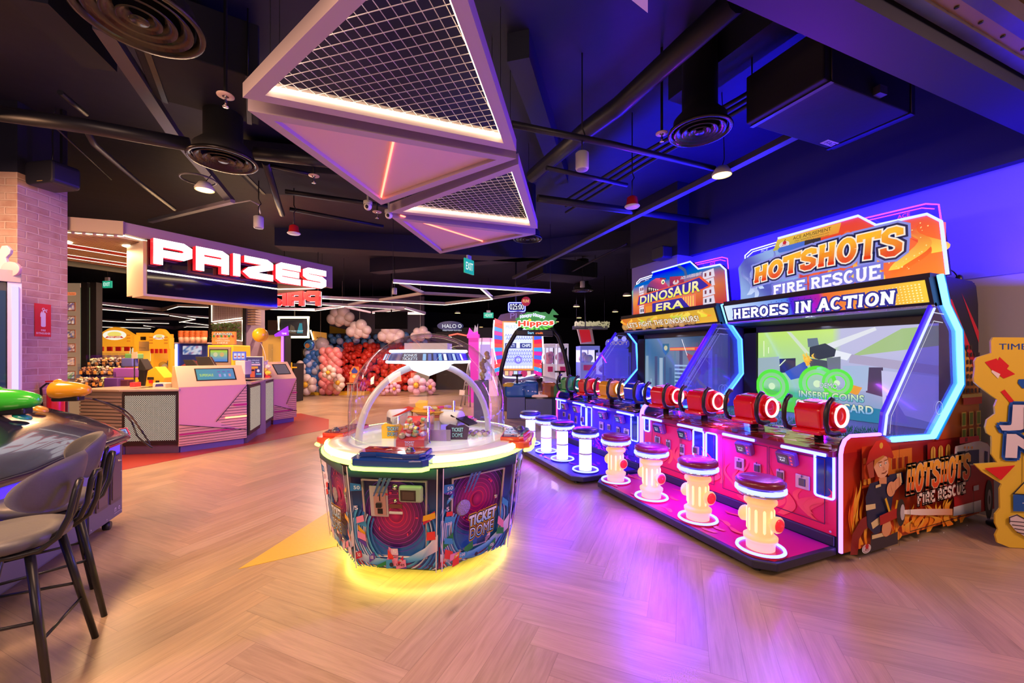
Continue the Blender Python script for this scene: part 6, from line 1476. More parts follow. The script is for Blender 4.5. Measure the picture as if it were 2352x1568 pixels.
# till, payment terminals
o, rz, X, Z_ = B(325, 6.6); t = thing('touch_till', 'dark touch screen till leaning beside the sweet display', 'till', o, rz)
b = MB(); b.prism([(X(314), Z_(850)), (X(316), Z_(824)), (X(320), Z_(824)), (X(334), Z_(849)), (X(330), Z_(851))], (0, .16, 0), (1, 0, 0), (0, 0, 1), (0, -1, 0), .14); b.build('screen', mat('till_black', (.03, .03, .035), .2), t, .006)
b = MB(); b.box(X(316), X(328), .02, .1, hc, Z_(850)); b.build('stand', BLACK, t)
o, rz, X, Z_ = B(345, 6.5); t = thing('yellow_dispenser', 'yellow card dispenser with dark slots on the counter', 'dispenser', o, rz)
b = MB(); b.prism([(X(326), Z_(892)), (X(332), Z_(852)), (X(350), Z_(842)), (X(372), Z_(868)), (X(364), Z_(892))], (0, .25, 0), (1, 0, 0), (0, 0, 1), (0, -1, 0), .2); b.build('body', mat('dispenser_yellow', (.85, .45, .03), .35), t, .01)
b = MB(); b.box(X(333), X(347), .04, .06, Z_(872), Z_(866)); b.box(X(352), X(360), .04, .06, Z_(880), Z_(874)); b.build('slot', MATTE, t)
b = MB(); b.box(X(337), X(345), .035, .05, Z_(880), Z_(873)); b.build('red_label', mat('sign_red'), t)
pack('dark red box behind the yellow dispenser', 316, 330, 858, 872, 6.8, (.12, .03, .05), .1); pack('low black tray under the till', 314, 326, 876, 883, 6.75, (.02, .02, .02), .1)
o, rz, X, Z_ = B(365, 6.25); t = thing('card_reader', 'white tabletop card reader with a dark screen on the counter', 'card reader', o, rz)
b = MB(); b.prism(rrect(X(350), Z_(893), X(380), Z_(879), .02), (0, .12, 0), (1, 0, 0), (0, 0, 1), (0, -1, 0), .12); b.build('case', WHITE, t, .008)
a = Art((0, -.0008, 0), (1, 0, 0), (0, 0, 1), (0, -1, 0)); a.poly([(X(356), Z_(888)), (X(376), Z_(887)), (X(374), Z_(881)), (X(358), Z_(882))], '#5a3a78'); a.art('screen', SCREEN, t)
for i, (xa, xb, D, l) in enumerate(((448, 492, 7.2, 'black till monitor tipped back above the front kiosk'), (420, 452, 7.3, 'low black till monitor beside the tipped one'))):
    o, rz, X, Z_ = B((xa+xb)/2, D); t = thing('till_monitor', l, 'monitor', o, rz)
    ya, yb = (819, 842) if i == 0 else (826, 842)
    b = MB(); b.prism([(X(xa), Z_(ya)), (X(xb-10), Z_(ya)), (X(xb+4), Z_(yb)), (X(xa+8), Z_(yb))], (0, .05, 0), (1, 0, 0), (0, 0, 1), (0, -1, 0), .05); b.build('screen', mat('till_black'), t, .004)
    b = MB(); b.box(-.03, .03, .0, .04, 1.0, Z_(yb)); b.build('stand', BLACK, t)
# acrylic leaflet stand, poster stand, jar
o, rz, X, Z_ = B(549, 7.9); t = thing('price_stand', 'small blue price board with three white cards above the counter', 'sign', o, rz)
b = MB(); b.box(X(534), X(564), 0, .02, Z_(827), Z_(807)); b.build('board', mat('royal_board', (.05, .10, .62), .4, emit=(.1, .15, .8), es=.3), t)
a = Art((0, -.001, 0), (1, 0, 0), (0, 0, 1), (0, -1, 0), .001)
for k in range(3): a.rect(X(537+9*k), Z_(823), X(544+9*k), Z_(811), '#d8d0e8'); a.rect(X(538+9*k), Z_(820), X(543+9*k), Z_(817), '#c03040')
a.art('price_cards', SIGN, t); b = MB(); b.box(-.02, .02, .005, .03, 1.0, Z_(827)); b.build('stand', WHITE, t)
pack('white display box under the blue price board', 540, 563, 828, 860, 7.9, (.62, .55, .7), .2)
o, rz, X, Z_ = B(583, 8.2); t = thing('poster_stand', 'white framed poster of a special deal on the counter', 'poster', o, rz)
b = MB(); b.box(X(561), X(605), 0, .02, Z_(873), Z_(818)); b.build('frame', WHITE, t)
a = Art((0, -.001, 0), (1, 0, 0), (0, 0, 1), (0, -1, 0), .001); a.rect(X(563), Z_(870), X(603), Z_(820), '#2a2468')
a.text('PRE-OPENING', X(570), Z_(829), X(596)-X(570), .028, '#c8b8f0', .01); a.text('SPECIAL DEAL', X(569), Z_(834), X(597)-X(569), .028, '#e8dcff', .01); a.rect(X(565), Z_(839), X(598), Z_(835.5), '#f0a8c8'); a.rect(X(567), Z_(846), X(593), Z_(841), '#e89038'); a.rect(X(575), Z_(868), X(586), Z_(846), '#e8583a'); a.rect(X(564), Z_(870), X(602), Z_(866), '#401828'); a.rect(X(576), Z_(852), X(585), Z_(848), '#2a1a28'); a.circ(X(567), Z_(855), .03, '#f0c840', 8); a.rect(X(589), Z_(860), X(601), Z_(857), '#50a0c8'); a.circ(X(594), Z_(851), .03, '#e8c8d8', 8); a.art('poster', SIGN, t)
for i, (px, py, c) in enumerate(((612, 842, (.75, .66, .74)), (613, 856, (.85, .6, .08)), (612, 866, (.5, .03, .06)))):
    o, rz, X, Z_ = B(px, 8.3); t = thing('plush_toy', '%s plush toy piled by the poster on the counter' % ('pale', 'yellow', 'dark red')[i], 'plush toy', o, rz)
    z = Z_(py); m = mat('plush%d' % i, c, .9)
    b = MB(); b.ball((0, 0, z), (.07, .06, .06)); b.ball((-.02, -.02, z+.07), .05); b.build('body', m, t)
    b = MB(); b.ball((-.05, 0, z+.11), .02, 8, 6); b.build('ear', m, t); b = MB(); b.ball((.02, 0, z+.12), .02, 8, 6); b.build('ear', m, t); b = MB(); b.ball((.07, -.02, z), (.035, .03, .03), 8, 6); b.build('arm', m, t)
# ------------------------------------------------------------------ behind the counters and at the back of the hall
def place(name, label, cat, px, D, rz=0.0, group=None, base=0.0):
    o, a, X, Z_ = B(px, D, rz, base); return thing(name, label, cat, o, a, group), X, Z_
YEL = mat('arcade_yellow', (.85, .40, .02), .35, emit=(1, .42, .02), es=.55)  # even emission put into the yellow to make the cabinets brighter
FLAT = lambda: Art((0, -.002, 0), (1, 0, 0), (0, 0, 1), (0, -1, 0), .002)
# poster wall with framed pictures
t, X, Z_ = place('photo_display', 'cream wall panel with a column of small framed photos beside the pier', 'panel', 168, 8.6)
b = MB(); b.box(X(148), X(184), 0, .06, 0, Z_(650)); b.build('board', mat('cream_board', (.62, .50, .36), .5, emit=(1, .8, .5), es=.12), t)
a = FLAT(); a.poly(rrect(X(150), Z_(678), X(175), Z_(671), .02), '#e87a4a'); a.text('Fun Families!', X(152), Z_(677), X(173)-X(152), Z_(672)-Z_(677), '#7a3018', .0); a.art('heading', SIGN, t)
PC = ['#7a4a6a', '#8a5a4a', '#9a7a5a', '#a85a48', '#c88a70', '#7a8a4a']
for i in range(6):
    y = 704+i*31.5
    b = MB(); b.box(X(149), X(174), -.012, 0, Z_(y+10), Z_(y-10)); f = b.build('picture_frame', mat('orange_frame', (.75, .36, .18), .4), t)
    R1 = random.Random(i); a = Art((0, -.0125, 0), (1, 0, 0), (0, 0, 1), (0, -1, 0), .001); a.grid(X(150.5), Z_(y+8), X(172.5), Z_(y-8), 6, 5, lambda u, v: mixc(PC[i], R1.choice(['#f0d0b8', '#4a3040', '#e8a888', '#506090']), R1.random())); a.art('picture', SIGN, f)
for px, l in ((193, 'nearer the posters'), (214, 'nearer the claw machines')):
    t, X, Z_ = place('black_post', 'slim black shop front post '+l, 'post', px, 8.0, 0, 'black shop posts'); b = MB(); b.box(-.06, .06, 0, .12, 0, Z_(648)); b.build('post', MATTE, t); b = MB(); b.box(-.075, -.062, .0, .10, .1, Z_(660)); b.build('edge_profile', mat('teal_profile', (.2, .45, .38), .3), t); b = MB(); b.box(-.09, .09, -.02, .14, 0, .03); b.build('foot', BLACK, t)
# yellow claw machines
def claw(label, x0, x1, ytop, yhead, ybot, D, seed):
    t, X, Z_ = place('claw_machine', label, 'claw machine', (x0+x1)/2, D, 0, 'yellow claw machines'); w0, w1 = X(x0), X(x1); R1 = random.Random(seed)
    b = MB(); n = 12; hump = [(w0+(w1-w0)*i/n, Z_(yhead)+(Z_(ytop)-Z_(yhead))*(.35+.65*sin(pi*i/n)**1.5)) for i in range(n+1)]
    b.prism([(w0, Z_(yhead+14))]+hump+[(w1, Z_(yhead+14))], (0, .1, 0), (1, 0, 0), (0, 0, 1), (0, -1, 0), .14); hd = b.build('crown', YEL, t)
    cx, cw, cz = 0, (w1-w0)*.30, Z_((ytop+yhead)/2+3); a = Art((0, -.042, 0), (1, 0, 0), (0, 0, 1), (0, -1, 0), .002)
    a.circ(cx, cz, cw, '#f8f4e0', 24, cw*.42); a.circ(cx, cz+.02, cw*.6, '#f0d868', 20, cw*.22); a.poly([(cx-cw*.8, cz-cw*.25), (cx+cw*.8, cz-cw*.25), (cx+cw*.6, cz-cw*.08), (cx-cw*.6, cz-cw*.08)], '#d04030'); a.text('SWEET LAND', cx-cw*.55, cz-cw*.23, cw*1.1, cw*.13, '#fff4d8', .01)
    for s in (-1, 1):
        for k in range(3): a.rect(cx+s*cw*1.25-.05, cz-.16+k*.07, cx+s*cw*1.25+.04, cz-.13+k*.07, '#d87a18')
    a.art('crown_print', SIGN, hd)
    for i in range(4):
        x = w0+(w1-w0)*(.10+.22*i); b = MB(); b.prism([(x, Z_(yhead+14)), (x+(w1-w0)*.12, Z_(yhead+14)), (x+(w1-w0)*.12, Z_(yhead+24)), (x, Z_(yhead+24))], (0, -.06, 0), (1, 0, 0), (0, 0, 1), (0, 1, 0), .03); b.build('awning_stripe', mat('sign_red'), t)
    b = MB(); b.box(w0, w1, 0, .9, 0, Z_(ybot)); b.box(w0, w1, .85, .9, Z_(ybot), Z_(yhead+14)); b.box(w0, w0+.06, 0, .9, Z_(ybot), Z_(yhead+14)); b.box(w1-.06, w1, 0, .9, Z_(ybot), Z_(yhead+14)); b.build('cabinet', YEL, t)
    b = MB(); b.box(w0+.06, w1-.06, .80, .84, Z_(ybot), Z_(yhead+16)); b.build('lit_back', glow('claw_back', (1, .88, .55), 1.0), t)
    b = MB(); b.box(w0+.06, w1-.06, .0, .012, Z_(ybot), Z_(yhead+15)); b.build('window', CLEAR, t)
    b = MB(); b.tube([(0, .4, Z_(yhead+15)), (0, .4, Z_(yhead+30))], .015, 6); b.lathe([(0, 0), (.08, -.05), (.06, -.16)], (0, .4, Z_(yhead+30)), seg=10); b.build('claw', CHROME, t)
    for i in range(12):
        b = MB(); b.ball((R1.uniform(w0+.15, w1-.15), R1.uniform(.15, .7), Z_(ybot)+R1.uniform(.03, .22)), R1.uniform(.07, .12), 10, 7); b.build('plush_prize', mat('cp%d' % (i % 5), [(.8, .6, .1), (.2, .4, .7), (.75, .7, .6), (.7, .2, .25), (.3, .6, .4)][i % 5], .8), t)
    b = MB(); b.box((w0+w1)/2-.25, (w0+w1)/2+.25, -.12, 0, Z_(ybot)-.18, Z_(ybot)-.04); b.build('control_panel', mat('cream_panel', (.7, .55, .35), .4), t)
claw('wide yellow claw machine with a white oval badge behind the sweets', 222, 312, 751, 782, 848, 10.0, 1)
claw('narrow yellow claw machine with a white oval badge beside the wide one', 346, 392, 755, 787, 850, 9.8, 2)
t, X, Z_ = place('claw_machine', 'cream low claw machine between the two yellow crowned ones', 'claw machine', 330, 10.1, 0, 'yellow claw machines')
b = MB(); b.box(X(313), X(345), 0, .7, 0, Z_(848)); b.box(X(313), X(345), 0, .7, Z_(806), Z_(764)); b.build('cabinet', YEL, t); b = MB(); b.box(X(314), X(344), -.02, 0, Z_(806), Z_(784)); b.build('header', mat('cream_panel'), t); a = Art((0, -.022, 0), (1, 0, 0), (0, 0, 1), (0, -1, 0), .002); a.text('Disney', X(322), Z_(801), .16, .05, '#7a5030', .0); a.art('lettering', SIGN, t); b = MB(); b.box(X(316), X(343), .3, .32, Z_(846), Z_(807)); b.build('lit_back', glow('claw_back'), t)
b = MB(); b.box(X(325), X(337), -.03, -.02, Z_(781), Z_(773)); b.build('display', BLACK, t)
for i in range(6): b = MB(); b.ball((X(319+i*4.4), .15, Z_(842-3*(i % 3))), .09, 10, 7); b.build('plush_prize', mat('cp%d' % (i % 5)), t)
# redemption carousel with stacked cups
t, X, Z_ = place('redemption_kiosk', 'blue redemption kiosk with a screen under stacks of paper cups', 'kiosk', 440, 9.3)
b = MB(); b.box(X(404), X(474), 0, .5, 0, Z_(788)); b.build('cabinet', mat('cobalt_cabinet', (.03, .05, .35), .3), t)
b = MB(); b.box(X(402), X(478), -.02, .52, Z_(789), Z_(786)); b.build('shelf', mat('lilac_shelf', (.6, .5, .6), .4), t)
b = MB(); b.box(X(404), X(408), -.03, 0, Z_(842), Z_(790)); b.build('edge_light', glow('blue_tube', (.3, .4, 1), 4), t)
a = FLAT(); a.grid(X(420), Z_(814), X(464), Z_(794), 8, 5, lambda u, v: mixc('#5a9ad8', random.Random(int(u*80+v*700)).choice(['#e8d8d0', '#c04a5a', '#3a4a8a', '#f0e8e8']), .7)); a.poly([(X(412), Z_(842)), (X(472), Z_(842)), (X(472), Z_(825)), (X(430), Z_(832))], '#c04038'); a.art('screen', SCREEN, t)
for i in range(5):
    px = 417+i*13; t, X, Z_ = place('paper_cup_stack', 'stack of orange topped paper cups, %s on the redemption kiosk' % ('first', 'second', 'third', 'fourth', 'fifth')[i], 'cup', px, 9.2, 0, 'cup stacks', hz(787, 9.2))
    b = MB(); b.lathe([(0, 0), (.05, 0), (.058, .13), (0, .13)], seg=16); b.build('lower_cup', mat('pale_cup', (.75, .45, .33), .5), t); b = MB(); 
    for k in range(4): b.lathe([(.055, .13+k*.035), (.066, .14+k*.035), (.060, .165+k*.035)], seg=16)
    b.lathe([(.062, .27), (0, .275)], seg=16); b.build('upper_cups', mat('orange_cup', (.72, .18, .05), .4), t)
t, X, Z_ = place('chip_carousel', 'orange and yellow chip exchange machine with a green screen', 'kiosk', 506, 9.0)
b = MB(); b.box(X(476), X(536), 0, .6, 0, Z_(792)); b.build('cabinet', YEL, t, .02); b = MB(); b.box(X(479), X(532), .1, .16, Z_(790), Z_(761)); hd = b.build('header', mat('orange_header', (.8, .2, .05), .4, emit=(1, .25, .06), es=.4), t)
a = Art((0, .097, 0), (1, 0, 0), (0, 0, 1), (0, -1, 0), .002); a.outlined('CAROUSEL', X(484), Z_(769), X(528)-X(484), .055, '#fff0d8', '#2a1010', .12, .03)
for i in range(6): a.circ(X(484+i*9), Z_(771.5), .028, '#c83020' if i % 2 else '#3a8a3a', 10)
for i, s_ in enumerate(('REDEEM', 'CHIPS & CARDS', 'HERE')): a.text(s_, X(494-(5 if i == 1 else 0)), Z_(778.5+5.2*i), X(518+(4 if i == 1 else 0))-X(494-(5 if i == 1 else 0)), .035, '#ffd8b8', .02)
a.art('header_print', SIGN, hd)
b = MB(); b.box(X(481), X(531), -.02, 0, Z_(838), Z_(797)); bz = b.build('screen_bezel', mat('grey_bezel', (.35, .28, .27), .4), t); a = Art((0, -.022, 0), (1, 0, 0), (0, 0, 1), (0, -1, 0), .002); a.rect(X(483), Z_(832), X(526), Z_(802), '#181820'); a.grid(X(485), Z_(830), X(524), Z_(804), 6, 6, lambda u, v: mixc('#3a7ad8', '#b8d820', v)); a.circ(X(497), Z_(814), .05, '#d8d0a0', 10); a.circ(X(512), Z_(814), .05, '#e0b070', 10); a.art('screen', SCREEN, bz)
# pier with lit mesh over a living wall
t, X, Z_ = place('green_wall_pier', 'square pier with a lit mesh top over a leafy green panel', 'pier', 520, 11.0)
b = MB(); b.box(X(485), X(562), .02, .9, 0, 4.3); b.build('core', mat('mauve_core', (.30, .22, .25), .6), t)
b = MB(); 
for x in (484, 562): b.box(X(x)-.03, X(x)+.03, -.04, .02, 0, 4.0)
b.build('corner_frame', MATTE, t)
b = MB()
for i in range(18): x = X(489)+(X(558)-X(489))*i/17; b.box(x-.004, x+.004, -.02, -.01, Z_(738), Z_(690))
for i in range(13): z = Z_(738)+(Z_(690)-Z_(738))*i/12; b.box(X(488), X(560), -.022, -.012, z-.004, z+.004)
b.build('wire_mesh', mat('mesh_grey', (.5, .45, .45), .4), t)
b = MB(); b.tube([(X(488), -.03, Z_(690)), (X(488), -.03, Z_(739)), (X(558), -.03, Z_(730))], .012, 6); b.tube([(X(488), -.03, Z_(744)), (X(558), -.03, Z_(735)), (X(558), -.03, Z_(783)), (X(530), -.03, Z_(779))], .012, 6); b.build('edge_led', LED_SLIM, t)
b = MB(); R1 = random.Random(5)
for i in range(900):
    x, z = R1.uniform(X(489), X(557)), R1.uniform(Z_(780), Z_(742)); s = R1.uniform(.02, .05); d = Vector((R1.uniform(-1, 1), R1.uniform(-1, -.2), R1.uniform(-1, 1))).normalized(); e = d.orthogonal().normalized(); p = Vector((x, -.02-R1.uniform(0, .08), z))
    b.af([b.av(p-e*s*.4), b.av(p+d*s), b.av(p+e*s*.4), b.av(p-d*s*.6)], R1.choice((0, 0, 1)))
b.build('foliage', [mat('leaf_green', (.10, .22, .04), .6), mat('leaf_bronze', (.18, .13, .05), .6)], t)['kind'] = 'stuff'
b = MB(); 
for i in range(14): b.box(X(566), X(584), .05, .3, Z_(745)+i*.07, Z_(745)+i*.07+.04)
b.build('side_slats', SL, t)
# yellow balloon on a stick
t, X, Z_ = place('balloon', 'round yellow balloon on a stick above the poster stand', 'balloon', 598, 8.4)
b = MB(); b.ball((0, 0, Z_(769)), (.145, .145, .15), 20, 14); b.build('bulb', mat('balloon_yellow', (.88, .52, .02), .25, coat=.5), t); b = MB(); b.tube([(0, 0, Z_(785)), (.06, 0, Z_(800)), (.1, 0, Z_(815)), (.14, 0, 1.0)], .006, 6); b.build('stick', WHITE, t)
# strength tester with purple lights, framed tv, yellow game
t, X, Z_ = place('strongman_game', 'dark game frame with purple lit columns behind the yellow balloon', 'arcade machine', 620, 11.5)
b = MB(); b.box(X(570), X(660), .0, .06, Z_(768), Z_(758)); b.box(X(572), X(580), 0, .3, 0, Z_(768)); b.box(X(646), X(655), 0, .3, 0, Z_(768)); b.box(X(572), X(655), 0, .6, 0, .5); b.build('frame', MATTE, t)
for px in (578, 650): b = MB(); b.tube([(X(px), -.03, Z_(850)), (X(px), -.03, Z_(772))], .03, 8); b.build('purple_tube', glow('purple_tube', (.5, .10, 1), 3.5), t)
b = MB(); b.box(X(585), X(640), .28, .3, .5, Z_(768)); b.build('yellow_back', mat('warm_back', (.8, .55, .12), .5, emit=(1, .65, .15), es=.12), t)
a = FLAT(); a.poly([(X(630), Z_(768)), (X(662), Z_(748)), (X(664), Z_(770)), (X(632), Z_(773))], '#8a28d0'); a.text('TIME', X(647), Z_(768), .14, .05, '#f0d8ff', .02); a.art('purple_sign', printed('purple_print', .3, 2.0), t)
b = MB(); b.tube([(X(617), .1, .5), (X(617), .1, Z_(790))], .06, 12); b.build('tower', CLEAR, t)
def screen_box(label, x0, x1, y0, y1, D, led, artfn, nm='wall_screen', skew=0):
    t, X, Z_ = place(nm, label, 'screen', (x0+x1)/2, D)
    b = MB(); b.box(X(x0), X(x1), 0, .08, Z_(y1), Z_(y0)); b.build('panel', mat('dead_black', (.003, .003, .004), .9, spec=.1), t)
    if led: b = MB(); b.tube([(X(x0), -.02, Z_(y0)), (X(x1), -.02, Z_(y0)), (X(x1), -.02, Z_(y1)), (X(x0), -.02, Z_(y1))], .04, 4, True); b.build('lit_frame', glow('amber_frame', (1, .75, .40), 4), t)
    if artfn: a = FLAT(); artfn(a, X, Z_); a.art('picture', SCREEN, t)
    b = MB(); b.tube([(0, .05, Z_(y0)), (0, .05, 4.3)], .02, 8); b.build('pole', BLACK, t); return t
def tvart(a, X, Z_):
    a.rect(X(644), Z_(770), X(706), Z_(733), '#16181e'); a.poly([(X(682), Z_(765)), (X(688), Z_(742)), (X(694), Z_(742)), (X(696), Z_(765))], '#1a8a98'); a.poly([(X(664), Z_(765)), (X(668), Z_(745)), (X(676), Z_(750)), (X(680), Z_(766))], '#5a4a3a'); a.text('GET MORE CREDIT', X(660), Z_(762), X(697)-X(660), .05, '#e8f0f0', .0)
screen_box('dark screen in an amber lit frame beside the balloon wall', 641, 709, 729, 774, 13.0, True, tvart)
screen_box('black screen hanging over the balloon wall', 861, 935, 716, 755, 12.5, False, None, 'hanging_screen')
t, X, Z_ = place('basket_game', 'orange game cabinet with a lit edge left of the balloon wall', 'arcade machine', 726, 16.0)
b = MB(); b.prism([(X(716), Z_(800)), (X(718), Z_(760)), (X(748), Z_(764)), (X(748), Z_(800))], (0, .1, 0), (1, 0, 0), (0, 0, 1), (0, -1, 0), .1); b.build('header', mat('amber_header', (.6, .27, .04), .4, emit=(1, .5, .1), es=.2), t); a = FLAT(); a.text('NO', X(728), Z_(779), X(740)-X(728), .10, '#3a2810', .02); a.art('lettering', PRINT, t)
b = MB(); b.box(X(690), X(731), .1, .9, 0, Z_(800)); b.build('cabinet', BLACK, t); b = MB(); b.tube([(X(714), -.03, Z_(758)), (X(722), -.03, Z_(786))], .03, 6); b.build('lit_edge', glow('amber_frame'), t); b = MB(); b.tube([(X(655), -.03, Z_(790)), (X(662), -.03, Z_(825))], .03, 6); b.build('lit_edge', glow('amber_frame'), t)
t, X, Z_ = place('yellow_racer', 'yellow and black game seat beside the far kiosk', 'game seat', 668, 12.5); b = MB(); b.prism([(X(650), .0), (X(652), Z_(836)), (X(676), Z_(834)), (X(674), 0)], (0, .6, 0), (1, 0, 0), (0, 0, 1), (0, -1, 0), .6); b.build('shell', MATTE, t, .02); b = MB(); b.box(X(655), X(682), -.02, 0, Z_(845), Z_(842)); b.box(X(668), X(671), -.02, 0, Z_(860), Z_(832)); b.build('stripe', YEL, t)
# grey feature wall behind the balloons
t, X, Z_ = place('feature_wall', 'slate feature wall with a yellow wedge behind the balloons', 'wall panel', 880, 17.5)
b = MB(); b.box(X(757), X(974), 0, .15, 0, 4.0); b.build('board', mat('slate_board', (.10, .085, .12), .6), t); a = FLAT(); a.poly([(X(757), Z_(830)), (X(757), Z_(748)), (X(900), Z_(780)), (X(900), Z_(830))], '#b8901c'); a.art('yellow_wedge', PRINT, t)
# balloon wall: blue upper rows over a red mass
def balloon_mesh(r, seg=14): b = MB(); b.ball((0, 0, 0), (r, r, r*1.04), seg, 9); return b
BALM = {}
def bal(parent, p, r, colr, key):
    m = mat('latex_'+key, colr, .32, coat=.35)
    if key not in BALM:
        me = bpy.data.meshes.new('balloon'); o_ = balloon_mesh(1.0).build('balloon', m, parent); BALM[key] = o_.data; o = o_
    else: o = bpy.data.objects.new('balloon', BALM[key]); COL.objects.link(o); o.parent = parent
    o.location = p; o.scale = (r, r, r); return o
R1 = random.Random(77)
D = 16.6; bw, X, Z_ = place('balloon_wall', 'wall of blue balloon rows above a mass of red balloons', 'balloon wall', 860, D)
LB, MBL, GB = (.06, .20, .62), (.10, .26, .60), (.42, .45, .68)
n = 0
for row in range(6):
    z = Z_(772+row*11.5)
    for i in range(15):
        px = 742+i*17.3+(8 if row % 2 else 0)
        if px > 985: continue
        r = R1.uniform(.11, .15) if row % 2 else R1.uniform(.10, .17)
        if row >= 4 and 790 < px < 930: continue
        g = (row in (1, 3) and i % 2 == 0); bal(bw, (X(px), R1.uniform(-.05, .1)-(.12 if g else 0), z+R1.uniform(-.04, .04)), r, GB if g else (LB if R1.random() < .6 else MBL), 'pale_blue' if g else 'blue'); n += 1
b = MB(); RED_ = mat('latex_red', (.72, .05, .03), .3, coat=.35); b2 = MB()
for i in range(420):
    px, py = R1.uniform(778, 960), R1.uniform(792, 900)
    if py > 870 and not (795 < px < 960): continue
    if px < 790 and py < 812: continue
    b.ball((X(px), R1.uniform(-.35, -.05), Z_(py)), R1.uniform(.09, .14), 9, 6)
b.build('red_balloon_mass', RED_, bw)['kind'] = 'stuff'
b = MB(); b.box(X(735), X(985), .12, .16, 0, Z_(765)); b.build('backing', DARK, bw)
def cluster(name, label, cat, px, D, items, grp=None):
    t, X, Z_ = place(name, label, cat, px, D, 0, grp)
    for x, y, r, c, k in items: bal(t, (X(x), R1.uniform(-.06, .06), Z_(y)), r*D/F, c, k)
    if cat == 'balloon cloud': b = MB(); b.tube([(0, .05, Z_(items[0][1])), (0, .05, 4.3)], .004, 4); b.build('string', WHITE, t)
    return t
CL = (.68, .56, .58)
cloud = lambda cx, cy, s, k=7: [(cx+s*x, cy+s*y, s*r, CL, 'cloud') for x, y, r in ((-20, 8, 12), (-12, -5, 12), (4, -8, 14), (18, 4, 11), (-2, 8, 14), (12, 14, 10), (-6, 16, 9))][:k]
cluster('balloon_cloud', 'pale balloon cloud floating highest over the balloon wall', 'balloon cloud', 785, 15.5, cloud(785, 724, 1.05), 'balloon clouds'); cluster('balloon_cloud', 'pale balloon cloud at the middle of the blue rows', 'balloon cloud', 825, 15.2, cloud(826, 754, .95), 'balloon clouds')
cluster('balloon_cloud', 'flat pale balloon cloud under the hanging black screen', 'balloon cloud', 900, 15.5, cloud(900, 764, 1.0), 'balloon clouds'); cluster('balloon_cloud', 'small pale balloon cloud behind the dome top', 'balloon cloud', 965, 15.5, cloud(968, 766, .8, 5), 'balloon clouds'); cluster('balloon_cloud', 'pale balloon cloud behind the foil balloon', 'balloon cloud', 735, 15.9, cloud(735, 800, 1.15), 'balloon clouds')
col = []
for r in range(11):
    for k in range(3):
        x = 706+(k*14)+(5 if r % 2 else 0); col.append((x, 812+r*8.2, 8.4, (.05, .18, .55) if (r+k) % 3 else (.50, .52, .72), 'blue2' if (r+k) % 3 else 'lilac'))
cluster('balloon_column', 'twisted blue and lilac balloon column', 'balloon column', 715, 15.0, col); 
col = []
for r in range(11):
    for k in range(3): col.append((742+k*15+(6 if r % 2 else 0), 806+r*9.2, 9.2, (.80, .22, .22) if (r+k) % 2 else (.85, .33, .32), 'pink' if (r+k) % 2 else 'pink2'))
cluster('balloon_column', 'pink balloon column beside the red balloon mass', 'balloon column', 757, 14.8, col)
def flower(label, cx, cy, s, D, cpet=(.80, .66, .58), side=1.0):
    t, X, Z_ = place('balloon_flower', label, 'balloon flower', cx, D, 0, 'balloon flowers')
    for k in range(6):
        a = RD(90+60*k); p = bal(t, (s*.62*cos(a)*side*D/F, -.05, Z_(cy)+s*.62*sin(a)*D/F), s*.40*D/F, cpet, 'petal' if cpet[2] < .6 else 'petal_pink'); p.name = 'petal'
    c = bal(t, (0, -.16, Z_(cy)), s*.27*D/F, (.85, .50, .03), 'centre'); c.name = 'flower_centre'
flower('largest cream balloon flower at the foot of the blue column', 706, 883, 24, 14.4); flower('cream balloon flower on the pink column', 758, 855, 17, 14.2); flower('cream balloon flower turned sideways left of the blue column', 691, 848, 20, 14.8, side=.45); flower('cream balloon flower turned sideways right of the pink column', 780, 878, 20, 14.6, side=.5)
flower('pink balloon flower seen low through the dome beside another', 882, 893, 14, 14.6, (.75, .45, .62)); flower('second pink balloon flower low through the dome', 908, 892, 14, 14.7, (.75, .45, .62)); flower('biggest balloon flower seen through the dome', 958, 884, 23, 14.4, (.75, .55, .65)); flower('balloon flower sideways behind the lamp cone of the dome', 990, 888, 18, 14.9, (.75, .55, .65), .5)
t, X, Z_ = place('foil_balloon', 'round blue foil balloon on the blue column', 'balloon', 711, 15.0); b = MB(); b.ball((0, 0, Z_(792)), (.19, .10, .21), 18, 12); b.build('bulb', mat('foil_blue', (.1, .3, .7), .12, .6), t); a = Art((0, -.104, 0), (1, 0, 0), (0, 0, 1), (0, -1, 0), .003); a.circ(-.03, Z_(794), .09, '#c88a50', 12); a.ring(0, Z_(792), .13, .15, '#3aa8e0'); a.art('foil_print', PRINT, t)
t, X, Z_ = place('photo_board', 'orange standing photo board with a blue top on a stool', 'sign', 813, 14.0); b = MB(); b.prism([(X(802), Z_(878)), (X(805), Z_(850)), (X(810), Z_(841)), (X(824), Z_(842)), (X(825), Z_(855)), (X(820), Z_(878))], (0, .03, 0), (1, 0, 0), (0, 0, 1), (0, -1, 0), .03); b.build('board', mat('orange_board', (.75, .22, .06), .4), t); a = FLAT(); a.poly([(X(807), Z_(852)), (X(814), Z_(843)), (X(822), Z_(852)), (X(820), Z_(857)), (X(809), Z_(857))], '#2a3a8a'); a.circ(X(813), Z_(864), .06, '#f0b850', 12); a.circ(X(805), Z_(856), .04, '#f0a040', 10); a.art('board_print', SIGN, t)
b = MB(); b.box(X(797), X(822), -.1, .15, Z_(881), Z_(879)); b.build('stool_top', mat('wood_top', (.5, .28, .15), .5), t)
for x in (798, 801, 806, 820): b = MB(); b.tube([(X(x), 0, 0), (X(x+1), 0, Z_(880))], .014, 6); b.build('leg', WHITE, t)
b = MB(); b.box(-.0, 2.2, -.05, .5, 0, .10); o = b.build('yellow_podium', mat('podium_yellow', (.8, .5, .03), .4), None); at(o, PD(700, CY, 14.9)-Vector((0, 0, HC)), -TH); tag(o, 'low yellow podium under the pink balloon column', 'podium')

